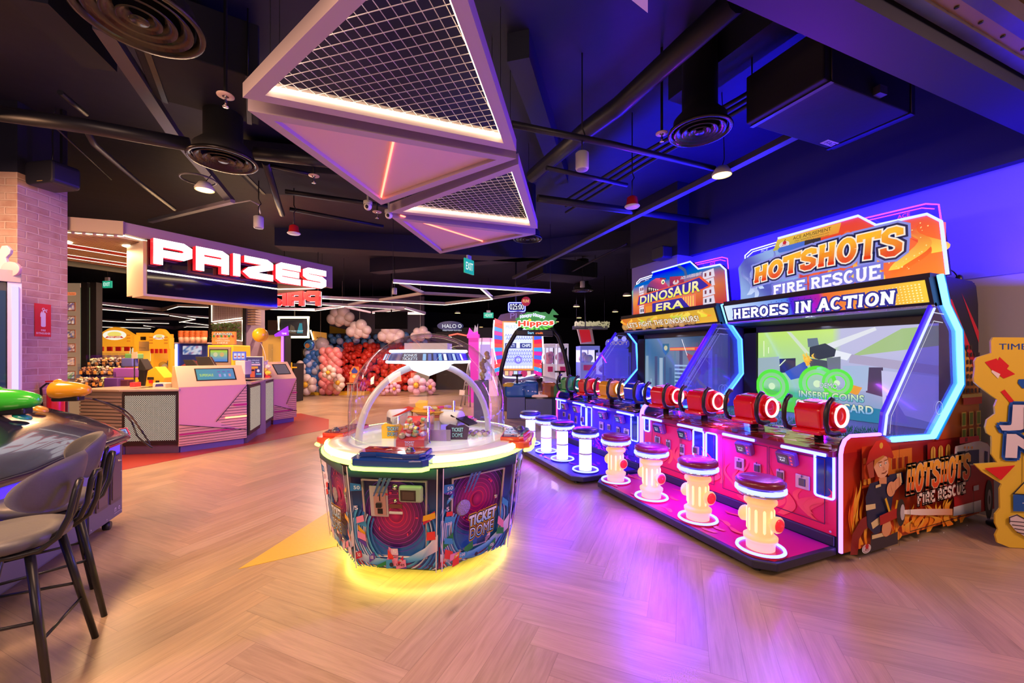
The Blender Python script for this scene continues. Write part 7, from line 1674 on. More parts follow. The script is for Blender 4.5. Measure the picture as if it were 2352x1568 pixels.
# back right: dark game sign, tower game, marble wall game, hippo game, claw machines
t, X, Z_ = place('oval_game_sign', 'dark oval lit sign of a game at the back of the hall', 'sign', 1034, 17.0)
b = MB(); b.lathe([(0, 0), (X(1064), 0), (X(1064), .1), (0, .1)], (0, 0, Z_(748)), (0, 1, 0), 32, smooth=False, sy=.36); b.build('board', mat('night_board', (.02, .03, .12), .3, emit=(.05, .08, .4), es=.2), t)
a = FLAT(); a.text('HALO', X(1016), Z_(753), X(1048)-X(1016), .16, '#f4f8ff', .0); a.ring(X(1056), Z_(748.5), .05, .075, '#f4f8ff'); a.text('FIRETEAM RAVEN', X(1017), Z_(760), X(1060)-X(1017), .055, '#d8e0f4', .0); a.art('lettering', SIGN, t)
b = MB(); b.box(X(1000), X(1085), .2, 1.2, 0, Z_(762)); b.build('cabinet', MATTE, t); b = MB(); b.tube([(X(1030), .1, Z_(770)), (X(1050), .1, Z_(766)), (X(1080), .1, Z_(772))], .03, 6); b.build('red_tube', glow('red_tube', (1, .12, .08), 2), t)
t, X, Z_ = place('magenta_tower', 'glowing magenta tower game behind the dome', 'arcade machine', 1085, 12.5)
MG = mat('magenta_body', (.75, .04, .5), .35, emit=(1, .05, .75), es=.38)
b = MB(); b.box(X(1076), X(1098), 0, .3, 0, Z_(775)); b.box(X(1073), X(1100), -.05, .35, Z_(776), Z_(767)); b.prism([(X(1074), Z_(768)), (X(1078), Z_(752)), (X(1088), Z_(764)), (X(1097), Z_(760)), (X(1098), Z_(768))], (0, .1, 0), (1, 0, 0), (0, 0, 1), (0, -1, 0), .1); b.build('tower', MG, t); a = FLAT(); a.text('PRIZE', X(1075), Z_(773), .16, .05, '#ffd8f4', .02); a.art('lettering', SIGN, t); b = MB(); b.prism([(X(1086), Z_(764)), (X(1090), Z_(745)), (X(1094), Z_(752)), (X(1097), Z_(742)), (X(1097), Z_(764))], (0, .2, 0), (1, 0, 0), (0, 0, 1), (0, -1, 0), .05); b.build('crown_figure', mat('silver_blue', (.3, .35, .5), .3, .6), t)
t, X, Z_ = place('step_ladder', 'pale step ladder standing by the magenta tower', 'ladder', 1070, 11.5)
for x0, x1, y in ((1058, 1076, .0), (1080, 1077, .0), (1064, 1077, .35)): b = MB(); b.tube([(X(x0), y, 0), (X(x1), .15, Z_(830))], .02, 6); b.build('rail', STEEL, t)
for k in range(3): b = MB(); b.box(X(1062+k*4), X(1078), -.02, .06, .3+.3*k, .33+.3*k); b.build('tread', STEEL, t)
t, X, Z_ = place('glass_case', 'tall grey topped glass counter case right of the ladder', 'display case', 1105, 9.0)
b = MB(); b.box(X(1088), X(1120), 0, .5, 0, Z_(875)); b.build('cabinet', mat('slate_cabinet', (.16, .18, .24), .4), t); b = MB(); b.prism([(X(1098), Z_(875)), (X(1105), Z_(775)), (X(1125), Z_(775)), (X(1128), Z_(875))], (0, .45, 0), (1, 0, 0), (0, 0, 1), (0, -1, 0), .4); b.build('glass_tower', CLEAR, t); b = MB(); b.box(X(1099), X(1124), .4, .42, Z_(873), Z_(790)); b.build('lit_back', mat('lilac_back', (.6, .5, .75), .4, emit=(.8, .6, 1), es=.5), t)
b = MB(); R3 = random.Random(4)
for k in range(8): b.ball((X(1104+R3.uniform(0, 16)), .2, Z_(868-k*8)), .06, 8, 6)
b.build('prizes', mat('mixed_prizes', (.7, .5, .2), .5), t)['kind'] = 'stuff'
def claw2(label, x0, x1, y0, y1, D, colr, plush, n):
    t, X, Z_ = place('claw_machine', label, 'claw machine', (x0+x1)/2, D, 0, 'white claw machines'); w0, w1 = X(x0), X(x1); m = mat('cw'+str(colr), colr, .35, emit=colr, es=.25)
    b = MB(); b.box(w0, w1, 0, .9, 0, Z_(y1)); b.box(w0, w1, 0, .9, Z_(y0+3), Z_(y0-6)); b.box(w0, w0+.05, 0, .05, Z_(y1), Z_(y0)); b.box(w1-.05, w1, 0, .05, Z_(y1), Z_(y0)); b.build('cabinet', m, t, .01)
    b = MB(); b.box(w0, w1, .84, .88, Z_(y1), Z_(y0)); b.build('lit_back', glow('claw_lilac', (.85, .75, 1), 1.3), t); b = MB(); b.box(w0, w1, 0, .01, Z_(y1), Z_(y0)); b.build('window', CLEAR, t)
    R4 = random.Random(n)
    for k in range(n): b = MB(); b.ball((R4.uniform(w0+.12, w1-.12), R4.uniform(.1, .7), Z_(y1)+R4.uniform(.05, (Z_(y0)-Z_(y1))*.55)), R4.uniform(.08, .14), 10, 7); b.build('plush_prize', mat('plp'+str(plush), plush, .85), t)
    b = MB(); b.tube([((w0+w1)/2, .4, Z_(y0)), ((w0+w1)/2, .4, Z_(y0+14))], .015, 6); b.lathe([(0, 0), (.1, -.06), (.08, -.18)], ((w0+w1)/2, .4, Z_(y0+14)), seg=10); b.build('claw', CHROME, t)
    b = MB(); b.box(w0+.1, w1-.1, -.1, 0, Z_(y1)-.25, Z_(y1)-.08); b.build('control_panel', mat('hotpink', (.7, .05, .25), .35), t); return t
claw2('white claw machine of pink plush, nearer the marble wall game', 1251, 1276, 795, 836, 13.5, (.75, .70, .78), (.85, .40, .55), 14); claw2('white claw machine of pink plush, nearer the dinosaur guns', 1279, 1306, 795, 836, 13.5, (.75, .70, .78), (.85, .40, .55), 14)
claw2('blue domed capsule machine under the red sign', 1333, 1378, 800, 832, 13.0, (.25, .30, .85), (.8, .75, .9), 8); claw2('lilac lit rotating prize machine beside the dinosaur neon', 1384, 1450, 815, 862, 11.5, (.22, .20, .75), (.5, .5, .85), 6)
t, X, Z_ = place('bubble_sign', 'yellow lettered lit sign over the rotating prize machine', 'sign', 1418, 11.4); b = MB(); b.prism(rrect(X(1392), Z_(800), X(1446), Z_(778), .12), (0, .08, 0), (1, 0, 0), (0, 0, 1), (0, -1, 0), .08); b.build('board', mat('indigo_sign', (.1, .08, .5), .3, emit=(.2, .2, 1), es=.5), t); a = FLAT(); a.outlined('SMOOPY', X(1396), Z_(792), X(1442)-X(1396), .12, '#ffe070', '#3a3ab0', .1, .03)
for x in (1414, 1433): a.circ(X(x), Z_(778), .07, '#f4f4ff', 14)
a.art('lettering', printed('bright_print', .3, 1.6), t)
b = MB(); b.box(X(1392), X(1446), .1, .3, 0, Z_(800)); b.build('pylon', mat('indigo_sign'), t)
t, X, Z_ = place('capsule_sign', 'red and white tilted panel above the blue capsule machine', 'sign', 1345, 14.0); b = MB(); b.prism([(X(1326), Z_(756)), (X(1360), Z_(756)), (X(1366), Z_(790)), (X(1334), Z_(790))], (0, .1, 0), (1, 0, 0), (0, 0, 1), (0, -1, 0), .1); b.build('panel', mat('cream_panel'), t); a = FLAT(); a.poly([(X(1330), Z_(757)), (X(1354), Z_(757)), (X(1359), Z_(784)), (X(1336), Z_(787))], '#d01820'); a.art('red_sheet', printed('dim_print', .3, .7), t); b = MB(); b.tube([(0, .05, Z_(756)), (0, .05, 4.3)], .02, 6); b.build('hanger', BLACK, t)
t, X, Z_ = place('lit_planter', 'long planter of lit pale leaves hanging over the capsule machine', 'planter', 1355, 14.5); b = MB(); b.box(X(1317), X(1396), 0, .3, Z_(756), Z_(748)); b.box(X(1317), X(1380), -.2, 0, Z_(754), Z_(750)); b.build('trough', STEEL, t); b = MB()
for k in range(260): 
    p = Vector((R3.uniform(X(1318), X(1398)), R3.uniform(-.1, .25), R3.choice((Z_(746), Z_(753)))+R3.uniform(-.04, .08))); b.af([b.av(p), b.av(p+Vector((.06, 0, .03))), b.av(p+Vector((.01, 0, .08)))])
b.build('foliage', mat('pale_leaf', (.5, .5, .25), .6, emit=(1, .95, .5), es=.25), t)['kind'] = 'stuff'
for x in (1325, 1390): b = MB(); b.tube([(X(x), .1, Z_(748)), (X(x), .1, 4.3)], .008, 6); b.build('hanger', BLACK, t)
# marble wall game with sunburst sides
D = 10.6; t, X, Z_ = place('marble_wall_game', 'tall marble drop game with a sunburst border behind the hippo arch', 'arcade machine', 1190, D)
out = [(1135, 735), (1141, 735), (1150, 722), (1190, 714), (1228, 722), (1238, 735), (1246, 770), (1248, 810), (1240, 845), (1228, 860), (1195, 868), (1160, 866), (1144, 850), (1134, 800), (1133, 765)]
b = MB(); b.prism([(X(x), Z_(y)) for x, y in out], (0, .3, 0), (1, 0, 0), (0, 0, 1), (0, -1, 0), .3); b.build('back_board', mat('mauve_board', (.30, .22, .42), .4), t); b = MB(); b.tube([(X(x), -.01, Z_(y)) for x, y in out[5:]+out[:1]], .018, 6); b.build('white_tube', glow('white_tube', (.85, .9, 1), 3), t)
b = MB(); b.box(X(1150), X(1232), .0, .5, 0, Z_(866)); b.build('base', mat('violet_base', (.14, .10, .3), .4), t)
a = FLAT(); sc = ['#e01848', '#f0403a', '#2a8ae0', '#c81890', '#3a5ae0']
for s, x0, x1 in ((-1, 1154, 1136), (1, 1226, 1244)):
    for k in range(14): y = 738+k*8.6; a.poly([(X(x0), Z_(y)), (X(x1), Z_(y+(y-800)*.12)), (X(x1), Z_(y+8.2+(y-792)*.12)), (X(x0), Z_(y+8.2))], sc[k % 5])
a.rect(X(1154), Z_(850), X(1226), Z_(738), '#c87828'); a.grid(X(1157), Z_(846), X(1223), Z_(741), 4, 6, lambda u, v: mixc('#8a90e8', '#dce4ff', .3+.5*v)); a.rect(X(1160), Z_(800), X(1220), Z_(788), '#24307a'); a.text('MULTI', X(1163), Z_(797), X(1182)-X(1163), .08, '#dfe8ff', .01); a.text('CHIPS', X(1199), Z_(797), X(1218)-X(1199), .08, '#dfe8ff', .01); a.rect(X(1186), Z_(799), X(1194), Z_(786), '#f0f4ff')
for r in range(9):
    y = 770+r*7.4
    if 784 < y < 803: continue
    for k in range(11): x = 1160+k*5.6+(2.8 if r % 2 else 0); a.line([(X(x), Z_(y+2.5)), (X(x+2.4), Z_(y-2.5)), (X(x+4.8), Z_(y+2.5))], .012, '#5a62b8')
a.ring(X(1190), Z_(826), .06, .10, '#6a60e0'); a.text('MULTI', X(1162), Z_(755), X(1186)-X(1162), .08, '#8aa0e8', .0); a.text('PLINKO'[:3], X(1172), Z_(733), X(1198)-X(1172), .14, '#6a4a98', .0)
for k in range(10): a.circ(X(1160+k*6.6), Z_(842), .03, '#ffffff', 10)
for k in range(6): a.poly([(X(1160+k*10), Z_(861)), (X(1168+k*10), Z_(861)), (X(1168+k*10), Z_(851)), (X(1160+k*10), Z_(851))], ['#e8a878', '#d87a8a', '#a8c0d8', '#8a6ad0', '#e8a060', '#d8b0a0'][k])
a.circ(X(1203), Z_(857), .085, '#a02050', 16); a.art('game_face', printed('bright_print'), t)
t, X, Z_ = place('digital_clock', 'blue lit digital counter above the marble wall game', 'sign', 1185, 11.2); b = MB(); b.box(X(1167), X(1206), 0, .05, Z_(716), Z_(694)); b.build('panel', mat('clock_panel', (.01, .01, .12), .2), t); b = MB(); b.tube([(X(x), -.01, Z_(y)) for x, y in rrect(1168, 695, 1206, 715, 3)], .012, 6, True); b.build('neon_border', BLUE_NEON, t); a = FLAT(); a.text('025:00', X(1171), Z_(711), X(1203)-X(1171), .16, '#eef4ff', .0); a.art('digits', printed('bright_print'), t)
b = MB(); b.tube([(0, .03, Z_(694)), (0, .03, 4.3)], .02, 6); b.build('hanger', BLACK, t)
# hippo game: arch, lettering, blue pods, table
D = 9.3; t, X, Z_ = place('hippo_game', 'round family game with a black arch, leafy sign and blue pods', 'arcade machine', 1232, D)
b = MB(); b.tube([(X(1147), .15, Z_(890)), (X(1152), .15, Z_(845)), (X(1164), .15, Z_(800)), (X(1186), .15, Z_(762)), (X(1200), .15, Z_(750))], .05, 10); b.tube([(X(1262), .15, Z_(745)), (X(1284), .15, Z_(772)), (X(1298), .15, Z_(810)), (X(1307), .15, Z_(850)), (X(1312), .15, Z_(900))], .05, 10); b.build('arch', BLACK, t)
b = MB(); b.prism([(X(1186), Z_(770)), (X(1187), Z_(757)), (X(1270), Z_(757)), (X(1272), Z_(772))], (0, .2, 0), (1, 0, 0), (0, 0, 1), (0, -1, 0), .2); mb_ = b.build('message_bar', BLACK, t, .02)
a = FLAT(); a.text('Start', X(1212), Z_(767), X(1226)-X(1212), .06, '#8ad0ff', .01); a.text('credit', X(1230), Z_(767), X(1247)-X(1230), .05, '#ff7a3a', .01); a.art('message', printed('bright_print'), mb_)
R3 = random.Random(9); pts = []
for k in range(28):
    an = 2*pi*k/28; rr = 1.0+.13*(k % 2); pts.append((X(1232)+.44*cos(an)*rr, Z_(738)+.20*sin(an)*rr+.02))
b = MB(); b.prism(pts, (0, .12, 0), (1, 0, 0), (0, 0, 1), (0, -1, 0), .06); lf = b.build('leaf_board', mat('leaf_board', (.05, .30, .06), .4, emit=(.1, .6, .1), es=.3), t)
a = Art((0, .058, 0), (1, 0, 0), (0, 0, 1), (0, -1, 0), .002); 
for k in range(9): an = RD(200+k*18); a.poly([(X(1232)+.2*cos(an), Z_(742)+.08*sin(an)), (X(1232)+.40*cos(an-.1), Z_(740)+.19*sin(an-.1)), (X(1232)+.42*cos(an+.1), Z_(740)+.20*sin(an+.1))], '#6ac83a')
a.outlined('Hungry Hungry', X(1195), Z_(732), X(1252)-X(1195), .075, '#2a50a8', '#f4f8ff', .12, .01, 0, lambda u, v, x, y: (x, y+.05*sin(pi*u)))
a.outlined('Hippos', X(1190), Z_(753), X(1272)-X(1190), .16, '#e83a1e', '#f8f0e0', .12, .05, 0, lambda u, v, x, y: (x, y+.04*u))
a.circ(X(1217), Z_(735), .035, '#f8c830', 10); a.art('lettering', printed('bright_print'), lf)
b = MB(); b.prism([(X(1270), Z_(708)), (X(1262), Z_(722)), (X(1284), Z_(722))], (0, .1, 0), (1, 0, 0), (0, 0, 1), (0, -1, 0), .04); b.build('leaf', mat('leaf_board'), lf)
b = MB(); b.lathe([(0, 0), (.105, 0), (.105, .05), (0, .05)], (X(1208), .02, Z_(692)), (0, -1, 0), 24); rb = b.build('red_ball', mat('ball_red', (.5, .03, .06), .3, emit=(.8, .06, .1), es=.3), t); a = Art((0, -.033, 0), (1, 0, 0), (0, 0, 1), (0, -1, 0), .002); a.text('FUN!', X(1201), Z_(695), X(1215)-X(1201), .07, '#f0c878', .02); a.art('lettering', SIGN, rb)
b = MB(); b.box(X(1165), X(1312), .35, 1.4, 0, Z_(915)); b.build('base', mat('slate_blue_base', (.13, .18, .28), .4), t); b = MB(); b.box(X(1164), X(1206), .0, .9, 0, Z_(912)); b.box(X(1207), X(1268), -.02, .8, 0, Z_(916)); b.build('side_cabinet', mat('slate_blue2', (.16, .20, .32), .4), t, .01)
b = MB(); b.lathe([(.0, 0), (.42, 0), (.44, .03), (.42, .06), (0, .06)], (X(1240), .4, Z_(912)), seg=32); tb = b.build('play_table', mat('rosy_table', (.75, .45, .45), .3, emit=(1, .55, .45), es=.4), t)
for (px, py, w, c, nm) in ((1183, 893, .24, (.02, .16, .42), 'blue_pod'), (1220, 888, .17, (.03, .20, .5), 'blue_pod'), (1262, 890, .16, (.75, .25, .06), 'orange_pod'), (1276, 893, .17, (.10, .35, .08), 'green_pod')):
    b = MB(); b.box(X(px)-w, X(px)+w, .0, .5, Z_(913), Z_(py-12)); b.build(nm, mat(nm+'_m', c, .3, coat=.4), t, .06, seg=4)
for (px, py) in ((1188, 880), (1288, 872)):
    b = MB(); b.tube([(X(px), .2, Z_(py+8)), (X(px), .2, Z_(py-18))], .025, 8); b.tube([(X(px-12), .2, Z_(py-18)), (X(px+12), .2, Z_(py-18))], .02, 8); b.build('lever', BLACK, t)
b = MB(); b.lathe([(.62, Z_(900)), (.60, Z_(885)), (.45, Z_(872)), (.2, Z_(866)), (0, Z_(865))], (X(1235), .5, 0), seg=32); b.build('clear_cover', glass('cover_glass', '#f4f6ff', .12), t)
for k in range(14): b = MB(); b.ball((X(1215+R3.uniform(0, 60)), R3.uniform(.1, .5), Z_(908)), R3.uniform(.03, .05), 10, 7); b.build('play_ball', mat('pb%d' % (k % 3), [(.8, .2, .1), (.85, .7, .6), (.85, .45, .1)][k % 3], .3), t)
for (dx, c) in ((-.25, (.75, .55, .05)), (.1, (.05, .2, .5))):
    b = MB(); b.ball((X(1195)+dx, .1, Z_(885)), (.16, .12, .07), 14, 8); b.build('hood', mat('hood'+str(c), c, .3, coat=.4), t)
# far dark machines and walls closing the view
t, X, Z_ = place('dark_arcade_row', 'dark row of unlit games along the back of the hall', 'arcade machine', 1075, 20.5); b = MB(); b.box(X(990), X(1160), 0, .8, 0, Z_(752)); b.build('cabinet', mat('row_black', (.02, .02, .05), .4), t)
t, X, Z_ = place('pink_case', 'pink lit showcase behind the glass counter case', 'display case', 1120, 14.5); b = MB(); b.box(X(1100), X(1142), 0, .6, 0, Z_(776)); b.build('cabinet', mat('pink_case_m', (.6, .35, .5), .4, emit=(1, .5, .75), es=.6), t); b = MB(); b.box(X(1101), X(1141), -.02, 0, Z_(800), Z_(785)); b.build('shelf_light', glow('pink_shelf', (1, .75, .85), 1.5), t)
t, X, Z_ = place('timber_screen', 'timber clad wall section far behind the amber framed screen', 'wall panel', 628, 18.0); b = MB(); b.box(X(615), X(650), 0, .2, 0, Z_(735)); b.build('cladding', mat('far_timber', (.34, .20, .12), .6, vary=.3), t)
# yellow standee and queue post at the right
D = 3.05; o = PZ(2352, 1268); rzs = -TH-RD(8)
t = thing('cardboard_standee', 'tall yellow cardboard standee with blue and white letters by the wall', 'standee', PZ(2318, 1258), rzs)
def sx(px, py):
    r = ray(px, py); n = Vector((sin(-rzs)*1.0, cos(rzs), 0)); n = Matrix.Rotation(rzs, 3, 'Z') @ Vector((0, 1, 0)); k = t.location.dot(n)/r.dot(n); p = Vector((0, 0, HC))+r*k-t.location; u = Matrix.Rotation(rzs, 3, 'Z') @ Vector((1, 0, 0)); return p.dot(u), p.z+t.location.z
def zz(a, b_): return 2140+a*.34416, 740+b_*.34416
so = [(410, 100), (395, 125), (398, 205), (300, 235), (285, 260), (290, 300), (280, 370), (285, 400), (320, 430), (400, 490), (438, 515), (420, 560), (425, 610), (370, 650), (358, 700), (370, 740), (400, 760), (402, 800), (400, 880), (440, 935), (285, 945), (340, 1000), (470, 1080), (455, 1110), (458, 1240), (425, 1280), (425, 1340), (445, 1380), (425, 1420), (440, 1470), (520, 1515), (616, 1530)]
pts = [sx(*zz(*p)) for p in so]; xr = pts[-1][0]+.42
pts += [(xr-.02, 0.005), (xr, .3), (xr-.05, .8), (xr+.02, 1.2), (xr, 1.58)]
pts = [(x, max(.004, z)) for x, z in pts]
b = MB(); b.prism(pts, (0, .012, 0), (1, 0, 0), (0, 0, 1), (0, -1, 0), .012); b.build('board', mat('standee_yellow', (.78, .55, .05), .4), t)
a = Art((0, -.001, 0), (1, 0, 0), (0, 0, 1), (0, -1, 0), .0008); q = lambda *p: [sx(*zz(*k)) for k in p]
x0, z0 = sx(*zz(448, 182)); x1, z1 = sx(*zz(530, 142)); a.text('TIMEZONE', x0, z0, .42, z1-z0, '#1a4aa8', .01)
a.poly(q((352, 265), (430, 240), (440, 255), (450, 230), (515, 290), (500, 310), (555, 345), (480, 375), (400, 320)), '#d8202a'); a.poly(q((400, 318), (455, 345), (440, 375), (395, 330)), '#f0e4e0')
a.line(q((470, 455), (540, 540), (616, 590)), .03, '#d8242a')
# big letters and coloured shapes
a.poly(q((575, 380), (640, 378), (640, 440), (600, 440), (570, 405)), '#1a58b0')
def big(ch, xa, ya, xb, yb, w):
    X0, Z0 = sx(*zz(xa, yb)); X1, Z1 = sx(*zz(xb, ya)); a.outlined(ch, X0, Z0, X1-X0, Z1-Z0, '#e4dce8', '#1e58b8', .13, .06, .06, None, None, (.06, -.05))
big('J', 440, 550, 640, 720, 0); big('N', 478, 748, 760, 900, 0)
a.poly(q((340, 970), (545, 950), (450, 1050)), '#d8202a'); a.poly(q((530, 1145), (700, 1150), (700, 1260), (530, 1255)), '#1a58b0'); a.line(q((610, 560), (605, 1060), (530, 1140), (700, 1150)), .008, '#16243a'); x0, z0 = sx(*zz(590, 1225)); a.text('T', x0, z0, .03, .03, '#e8e8f0', .01)
a.poly(q((500, 1290), (550, 1275), (616, 1310), (680, 1340), (680, 1450), (616, 1430), (540, 1380), (500, 1330)), '#d8ccd4'); 
for k in range(4): a.line(q((505+k*14, 1320+k*24), (616, 1330+k*26)), .006, '#302838')
a.line(q((500, 1330), (500, 1295), (550, 1277), (616, 1312)), .007, '#302838')
a.art('board_print', PRINT, t)
b = MB(); b.prism([(.0, 0), (.25, 0), (.02, .7)], (xr-.25, .014, 0), (0, 1, 0), (0, 0, 1), (1, 0, 0), .01); b.build('rear_strut', mat('card_brown', (.35, .24, .14), .7), t)
t = thing('queue_post', 'black and chrome retractable queue post between machine and standee', 'post', (5.19, 1.57, 0)); b = MB(); b.lathe([(0, 0), (.16, 0), (.16, .012), (.03, .03), (0, .03)], seg=28); b.build('base', BLACK, t); b = MB(); b.lathe([(.022, .03), (.022, .82), (0, .82)], seg=16); b.build('pole', mat('dark_chrome', (.3, .3, .32), .25, .9), t); b = MB(); b.lathe([(.03, .80), (.034, .82), (.034, .93), (.028, .95), (0, .95)], seg=18); b.box(-.05, -.03, -.02, .02, .84, .92); b.build('head', BLACK, t)
# ------------------------------------------------------------------ what hangs from the ceiling
PALE = mat('pale_frame', (.50, .41, .44), .45); PANEL = mat('blush_panel', (.85, .60, .55), .5); WIRE = mat('pale_wire', (.62, .58, .60), .4, .2)
ZP = 3.2; CORAL = glow('coral_line', (1, .16, .10), 5); LEDP = glow('panel_led', (1, .74, .44), 9)
def inset(P, d):
    n = len(P); out = []
    for i in range(n):
        a, b_, c = P[i-1], P[i], P[(i+1) % n]; e1 = (b_-a).normalized(); e2 = (c-b_).normalized(); n1 = Vector((-e1.y, e1.x)); n2 = Vector((-e2.y, e2.x))
        k = d/(1+n1.dot(n2)); out.append(b_+(n1+n2)*k)
    return out
def tri_panel(label, P, mesh, spacing=.07, ang=52, led=None):
    P = [Vector((p.x, p.y)) for p in P]
    if (P[1]-P[0]).cross(P[2]-P[0]) < 0: P = P[::-1]
    c = sum(P, Vector((0, 0)))/3; t = thing('ceiling_triangle', label, 'ceiling light', (c.x, c.y, ZP), 0, 'triangular ceiling panels')
    P = [p-c for p in P]; O = inset(P, .012); I = inset(P, .095); K = inset(P, .085)
    for i in range(3):
        j = (i+1) % 3; b = MB(); 
        o = [O[i], O[j], I[j], I[i]]; lo = [b.av((*p, 0)) for p in o]; hi = [b.av((*p, .10)) for p in o]; b.af(lo[::-1]); b.af(hi)
        for k in range(4): b.af((lo[k], lo[(k+1) % 4], hi[(k+1) % 4], hi[k]))
        b.build('frame_bar', PALE, t)
    if mesh:
        for i in range(3):
            b = MB(); q = inset(P, .108); r = [q[i], q[(i+1) % 3]]; b.tube([(*p, .055) for p in r], .013, 6); b.build('led_strip', LEDP, t)
        b = MB(); 
        for a in (ang, ang-90):
            d = Vector((cos(RD(a)), sin(RD(a)))); nn = Vector((-d.y, d.x)); lo = min(p.dot(nn) for p in I); hi = max(p.dot(nn) for p in I); s = lo+spacing*.5
            while s < hi:
                ts = []
                for i in range(3):
                    p, q = I[i], I[(i+1) % 3]; a1, a2 = p.dot(nn)-s, q.dot(nn)-s
                    if a1*a2 < 0: ts.append(p+(q-p)*(a1/(a1-a2)))
                if len(ts) == 2 and (ts[0]-ts[1]).length > .02: b.tube([(*ts[0], .075+(.005 if a == ang else 0)), (*ts[1], .075+(.005 if a == ang else 0))], .0026, 4, cap=False)
                s += spacing
        b.build('wire_grid', WIRE, t)
    else:
        b = MB(); b.prism([tuple(p) for p in K], (0, 0, .035), (1, 0, 0), (0, 1, 0), (0, 0, 1), .02); b.build('panel', PANEL, t)
        if led:
            u, v = led; p, q = Vector((u.x, u.y))-c, Vector((v.x, v.y))-c; b = MB(); b.tube([(*p, .03), (*q, .03)], .010, 6); b.build('coral_strip', CORAL, t)
    for p in I:
        b = MB(); b.tube([(*(p*.96), .08), (*(p*.96), 1.1)], .003, 4); b.build('hanger', BLACK, t)
    return t
T1, T2, T3, T4 = PZ(550, 225, ZP), PZ(1190, 350, ZP), PZ(1004, -240, ZP), PZ(875, 472, ZP)
q1, q2 = PZ(560, 250, ZP), PZ(1192, 364, ZP)
tri_panel('largest mesh triangle with lit edges hanging nearest overhead', (T1, T2, T3), True)
tri_panel('larger blush solid triangle with an upright coral line', (q1, q2, T4), False, led=(PZ(907, 318, ZP), PZ(874, 466, ZP)))
U1, U2, U3, U4 = PZ(890, 488, ZP), PZ(1193, 374, ZP), PZ(1237, 526, ZP), PZ(1010, 583, ZP)
tri_panel('smaller looking mesh triangle with lit edges beyond the largest', (U1, U2, U3), True, .07)
tri_panel('farther blush solid triangle with a slanting coral line', (PZ(895, 498, ZP), PZ(1234, 538, ZP), U4), False, led=(PZ(920, 500, ZP), PZ(1108, 558, ZP)))

BRZ = mat('bronze_diffuser', (.055, .05, .05), .22, .8)
def diffuser(label, px, py, z, dia, stub=.9):
    t = thing('air_diffuser', label, 'air vent', PZ(px, py, z), 0, 'round air diffusers'); r = dia/2
    b = MB(); b.lathe([(r*.97, .03), (r, .012), (r*.98, 0), (r*.90, .0), (r*.84, .03)], seg=40); b.build('rim', BRZ, t)
    for k, (f, zz) in enumerate(((.80, .0), (.56, .0), (.34, .0))):
        b = MB(); b.lathe([(r*f, zz+.006), (r*(f-.02), zz-.002), (r*(f-.20), zz+.045)], seg=36); b.build('cone', BRZ, t)
    b = MB(); b.lathe([(r*.15, .0), (r*.13, -.006), (0, -.003)], seg=24); b.build('boss', BRZ, t)
    b = MB(); b.lathe([(r*.82, .05), (r*.82, .12), (r*.55, .2), (r*.55, stub)], seg=28); b.build('duct_neck', MATTE, t)
    return t
diffuser('bronze round air diffuser nearest overhead, left of the triangles', 320, 48, 3.3, .60); diffuser('round air diffuser beside the lit downlight near the brick pier', 513, 371, 3.3, .58)
diffuser('blue tinted round air diffuser above the shooting machines', 1607, 305, 3.45, .54); diffuser('small looking round diffuser behind the farther mesh triangle', 1212, 550, 3.4, .50)
diffuser('small round diffuser under a white speaker far down the hall', 1338, 668, 3.3, .62)
WARMD = glow('down_disc', (1, .60, .20), 5)
def downlight(label, px, py, z=3.4, r=.085):
    t = thing('downlight', label, 'ceiling light', PZ(px, py, z), 0, 'round downlights')
    b = MB(); b.lathe([(r+.012, .0), (r+.016, .02), (r*.7, .09), (0, .09)], seg=24); b.build('housing', WHITE, t)
    b = MB(); b.lathe([(0, -.002), (r, .0), (r, .01)], seg=24); b.build('lit_disc', WARMD, t)
    b = MB(); b.tube([(0, 0, .09), (.06, .02, .2), (.03, 0, .35), (0, 0, 4.3-z)], .005, 6); b.build('cable', BLACK, t); return t
downlight('bright warm downlight beside the canopy and round diffuser', 470, 437); downlight('bright warm downlight above the dinosaur machine', 1658, 403)
for i, (px, py, l) in enumerate(((1324, 704, 'above the hippo arch and its clock'), (1440, 679, 'just off the edge of the dinosaur sign'), (1413, 716, 'low beside the dinosaur header'), (1330, 730, 'over the pink claw machines'), (1051, 719, 'over the dark oval game sign'), (1105, 751, 'right of the dark oval game sign'), (1279, 739, 'right of the hippo lettering'))): downlight('far warm downlight '+l, px, py, 3.4, .12)
b = MB(); b.tube([(.17*cos(RD(k)), .17*sin(RD(k)), 0) for k in range(0, 360, 15)], .010, 8, True); o = b.build('cutout_ring', mat('grey_ring', (.10, .10, .12), .4), None); at(o, PZ(455, 412, 3.5)); tag(o, 'empty grey ring hanging beside the canopy downlight', 'ring')
def pendant(label, px, py, z, red=False):
    t = thing('alarm_beacon' if red else 'ceiling_speaker', label, 'alarm' if red else 'speaker', PZ(px, py, z), 0, 'red alarm beacons' if red else 'white pendant speakers')
    if red:
        b = MB(); b.lathe([(.085, 0), (.068, .035), (.062, .10), (.03, .125), (0, .125)], seg=24); b.build('red_cap', mat('beacon_red', (.55, .015, .02), .25, coat=.5), t)
        b = MB(); b.lathe([(0, -.012), (.075, -.012), (.088, 0), (.085, .006)], seg=24); b.build('lens', WHITE, t)
    else:
        b = MB(); b.lathe([(0, 0), (.055, 0), (.062, .012), (.062, .155), (.05, .165), (0, .165)], seg=24); b.build('can', mat('speaker_white', (.60, .58, .62), .4), t)
        b = MB(); b.lathe([(0, -.003), (.045, -.003), (.05, .0)], seg=20); b.build('grille', GREY, t)
    b = MB(); b.tube([(0, 0, .12), (.0, 0, .3), (.03, 0, .34), (0, 0, .40), (0, 0, 4.3-z)], .007, 6); b.build('cable', BLACK, t); return t
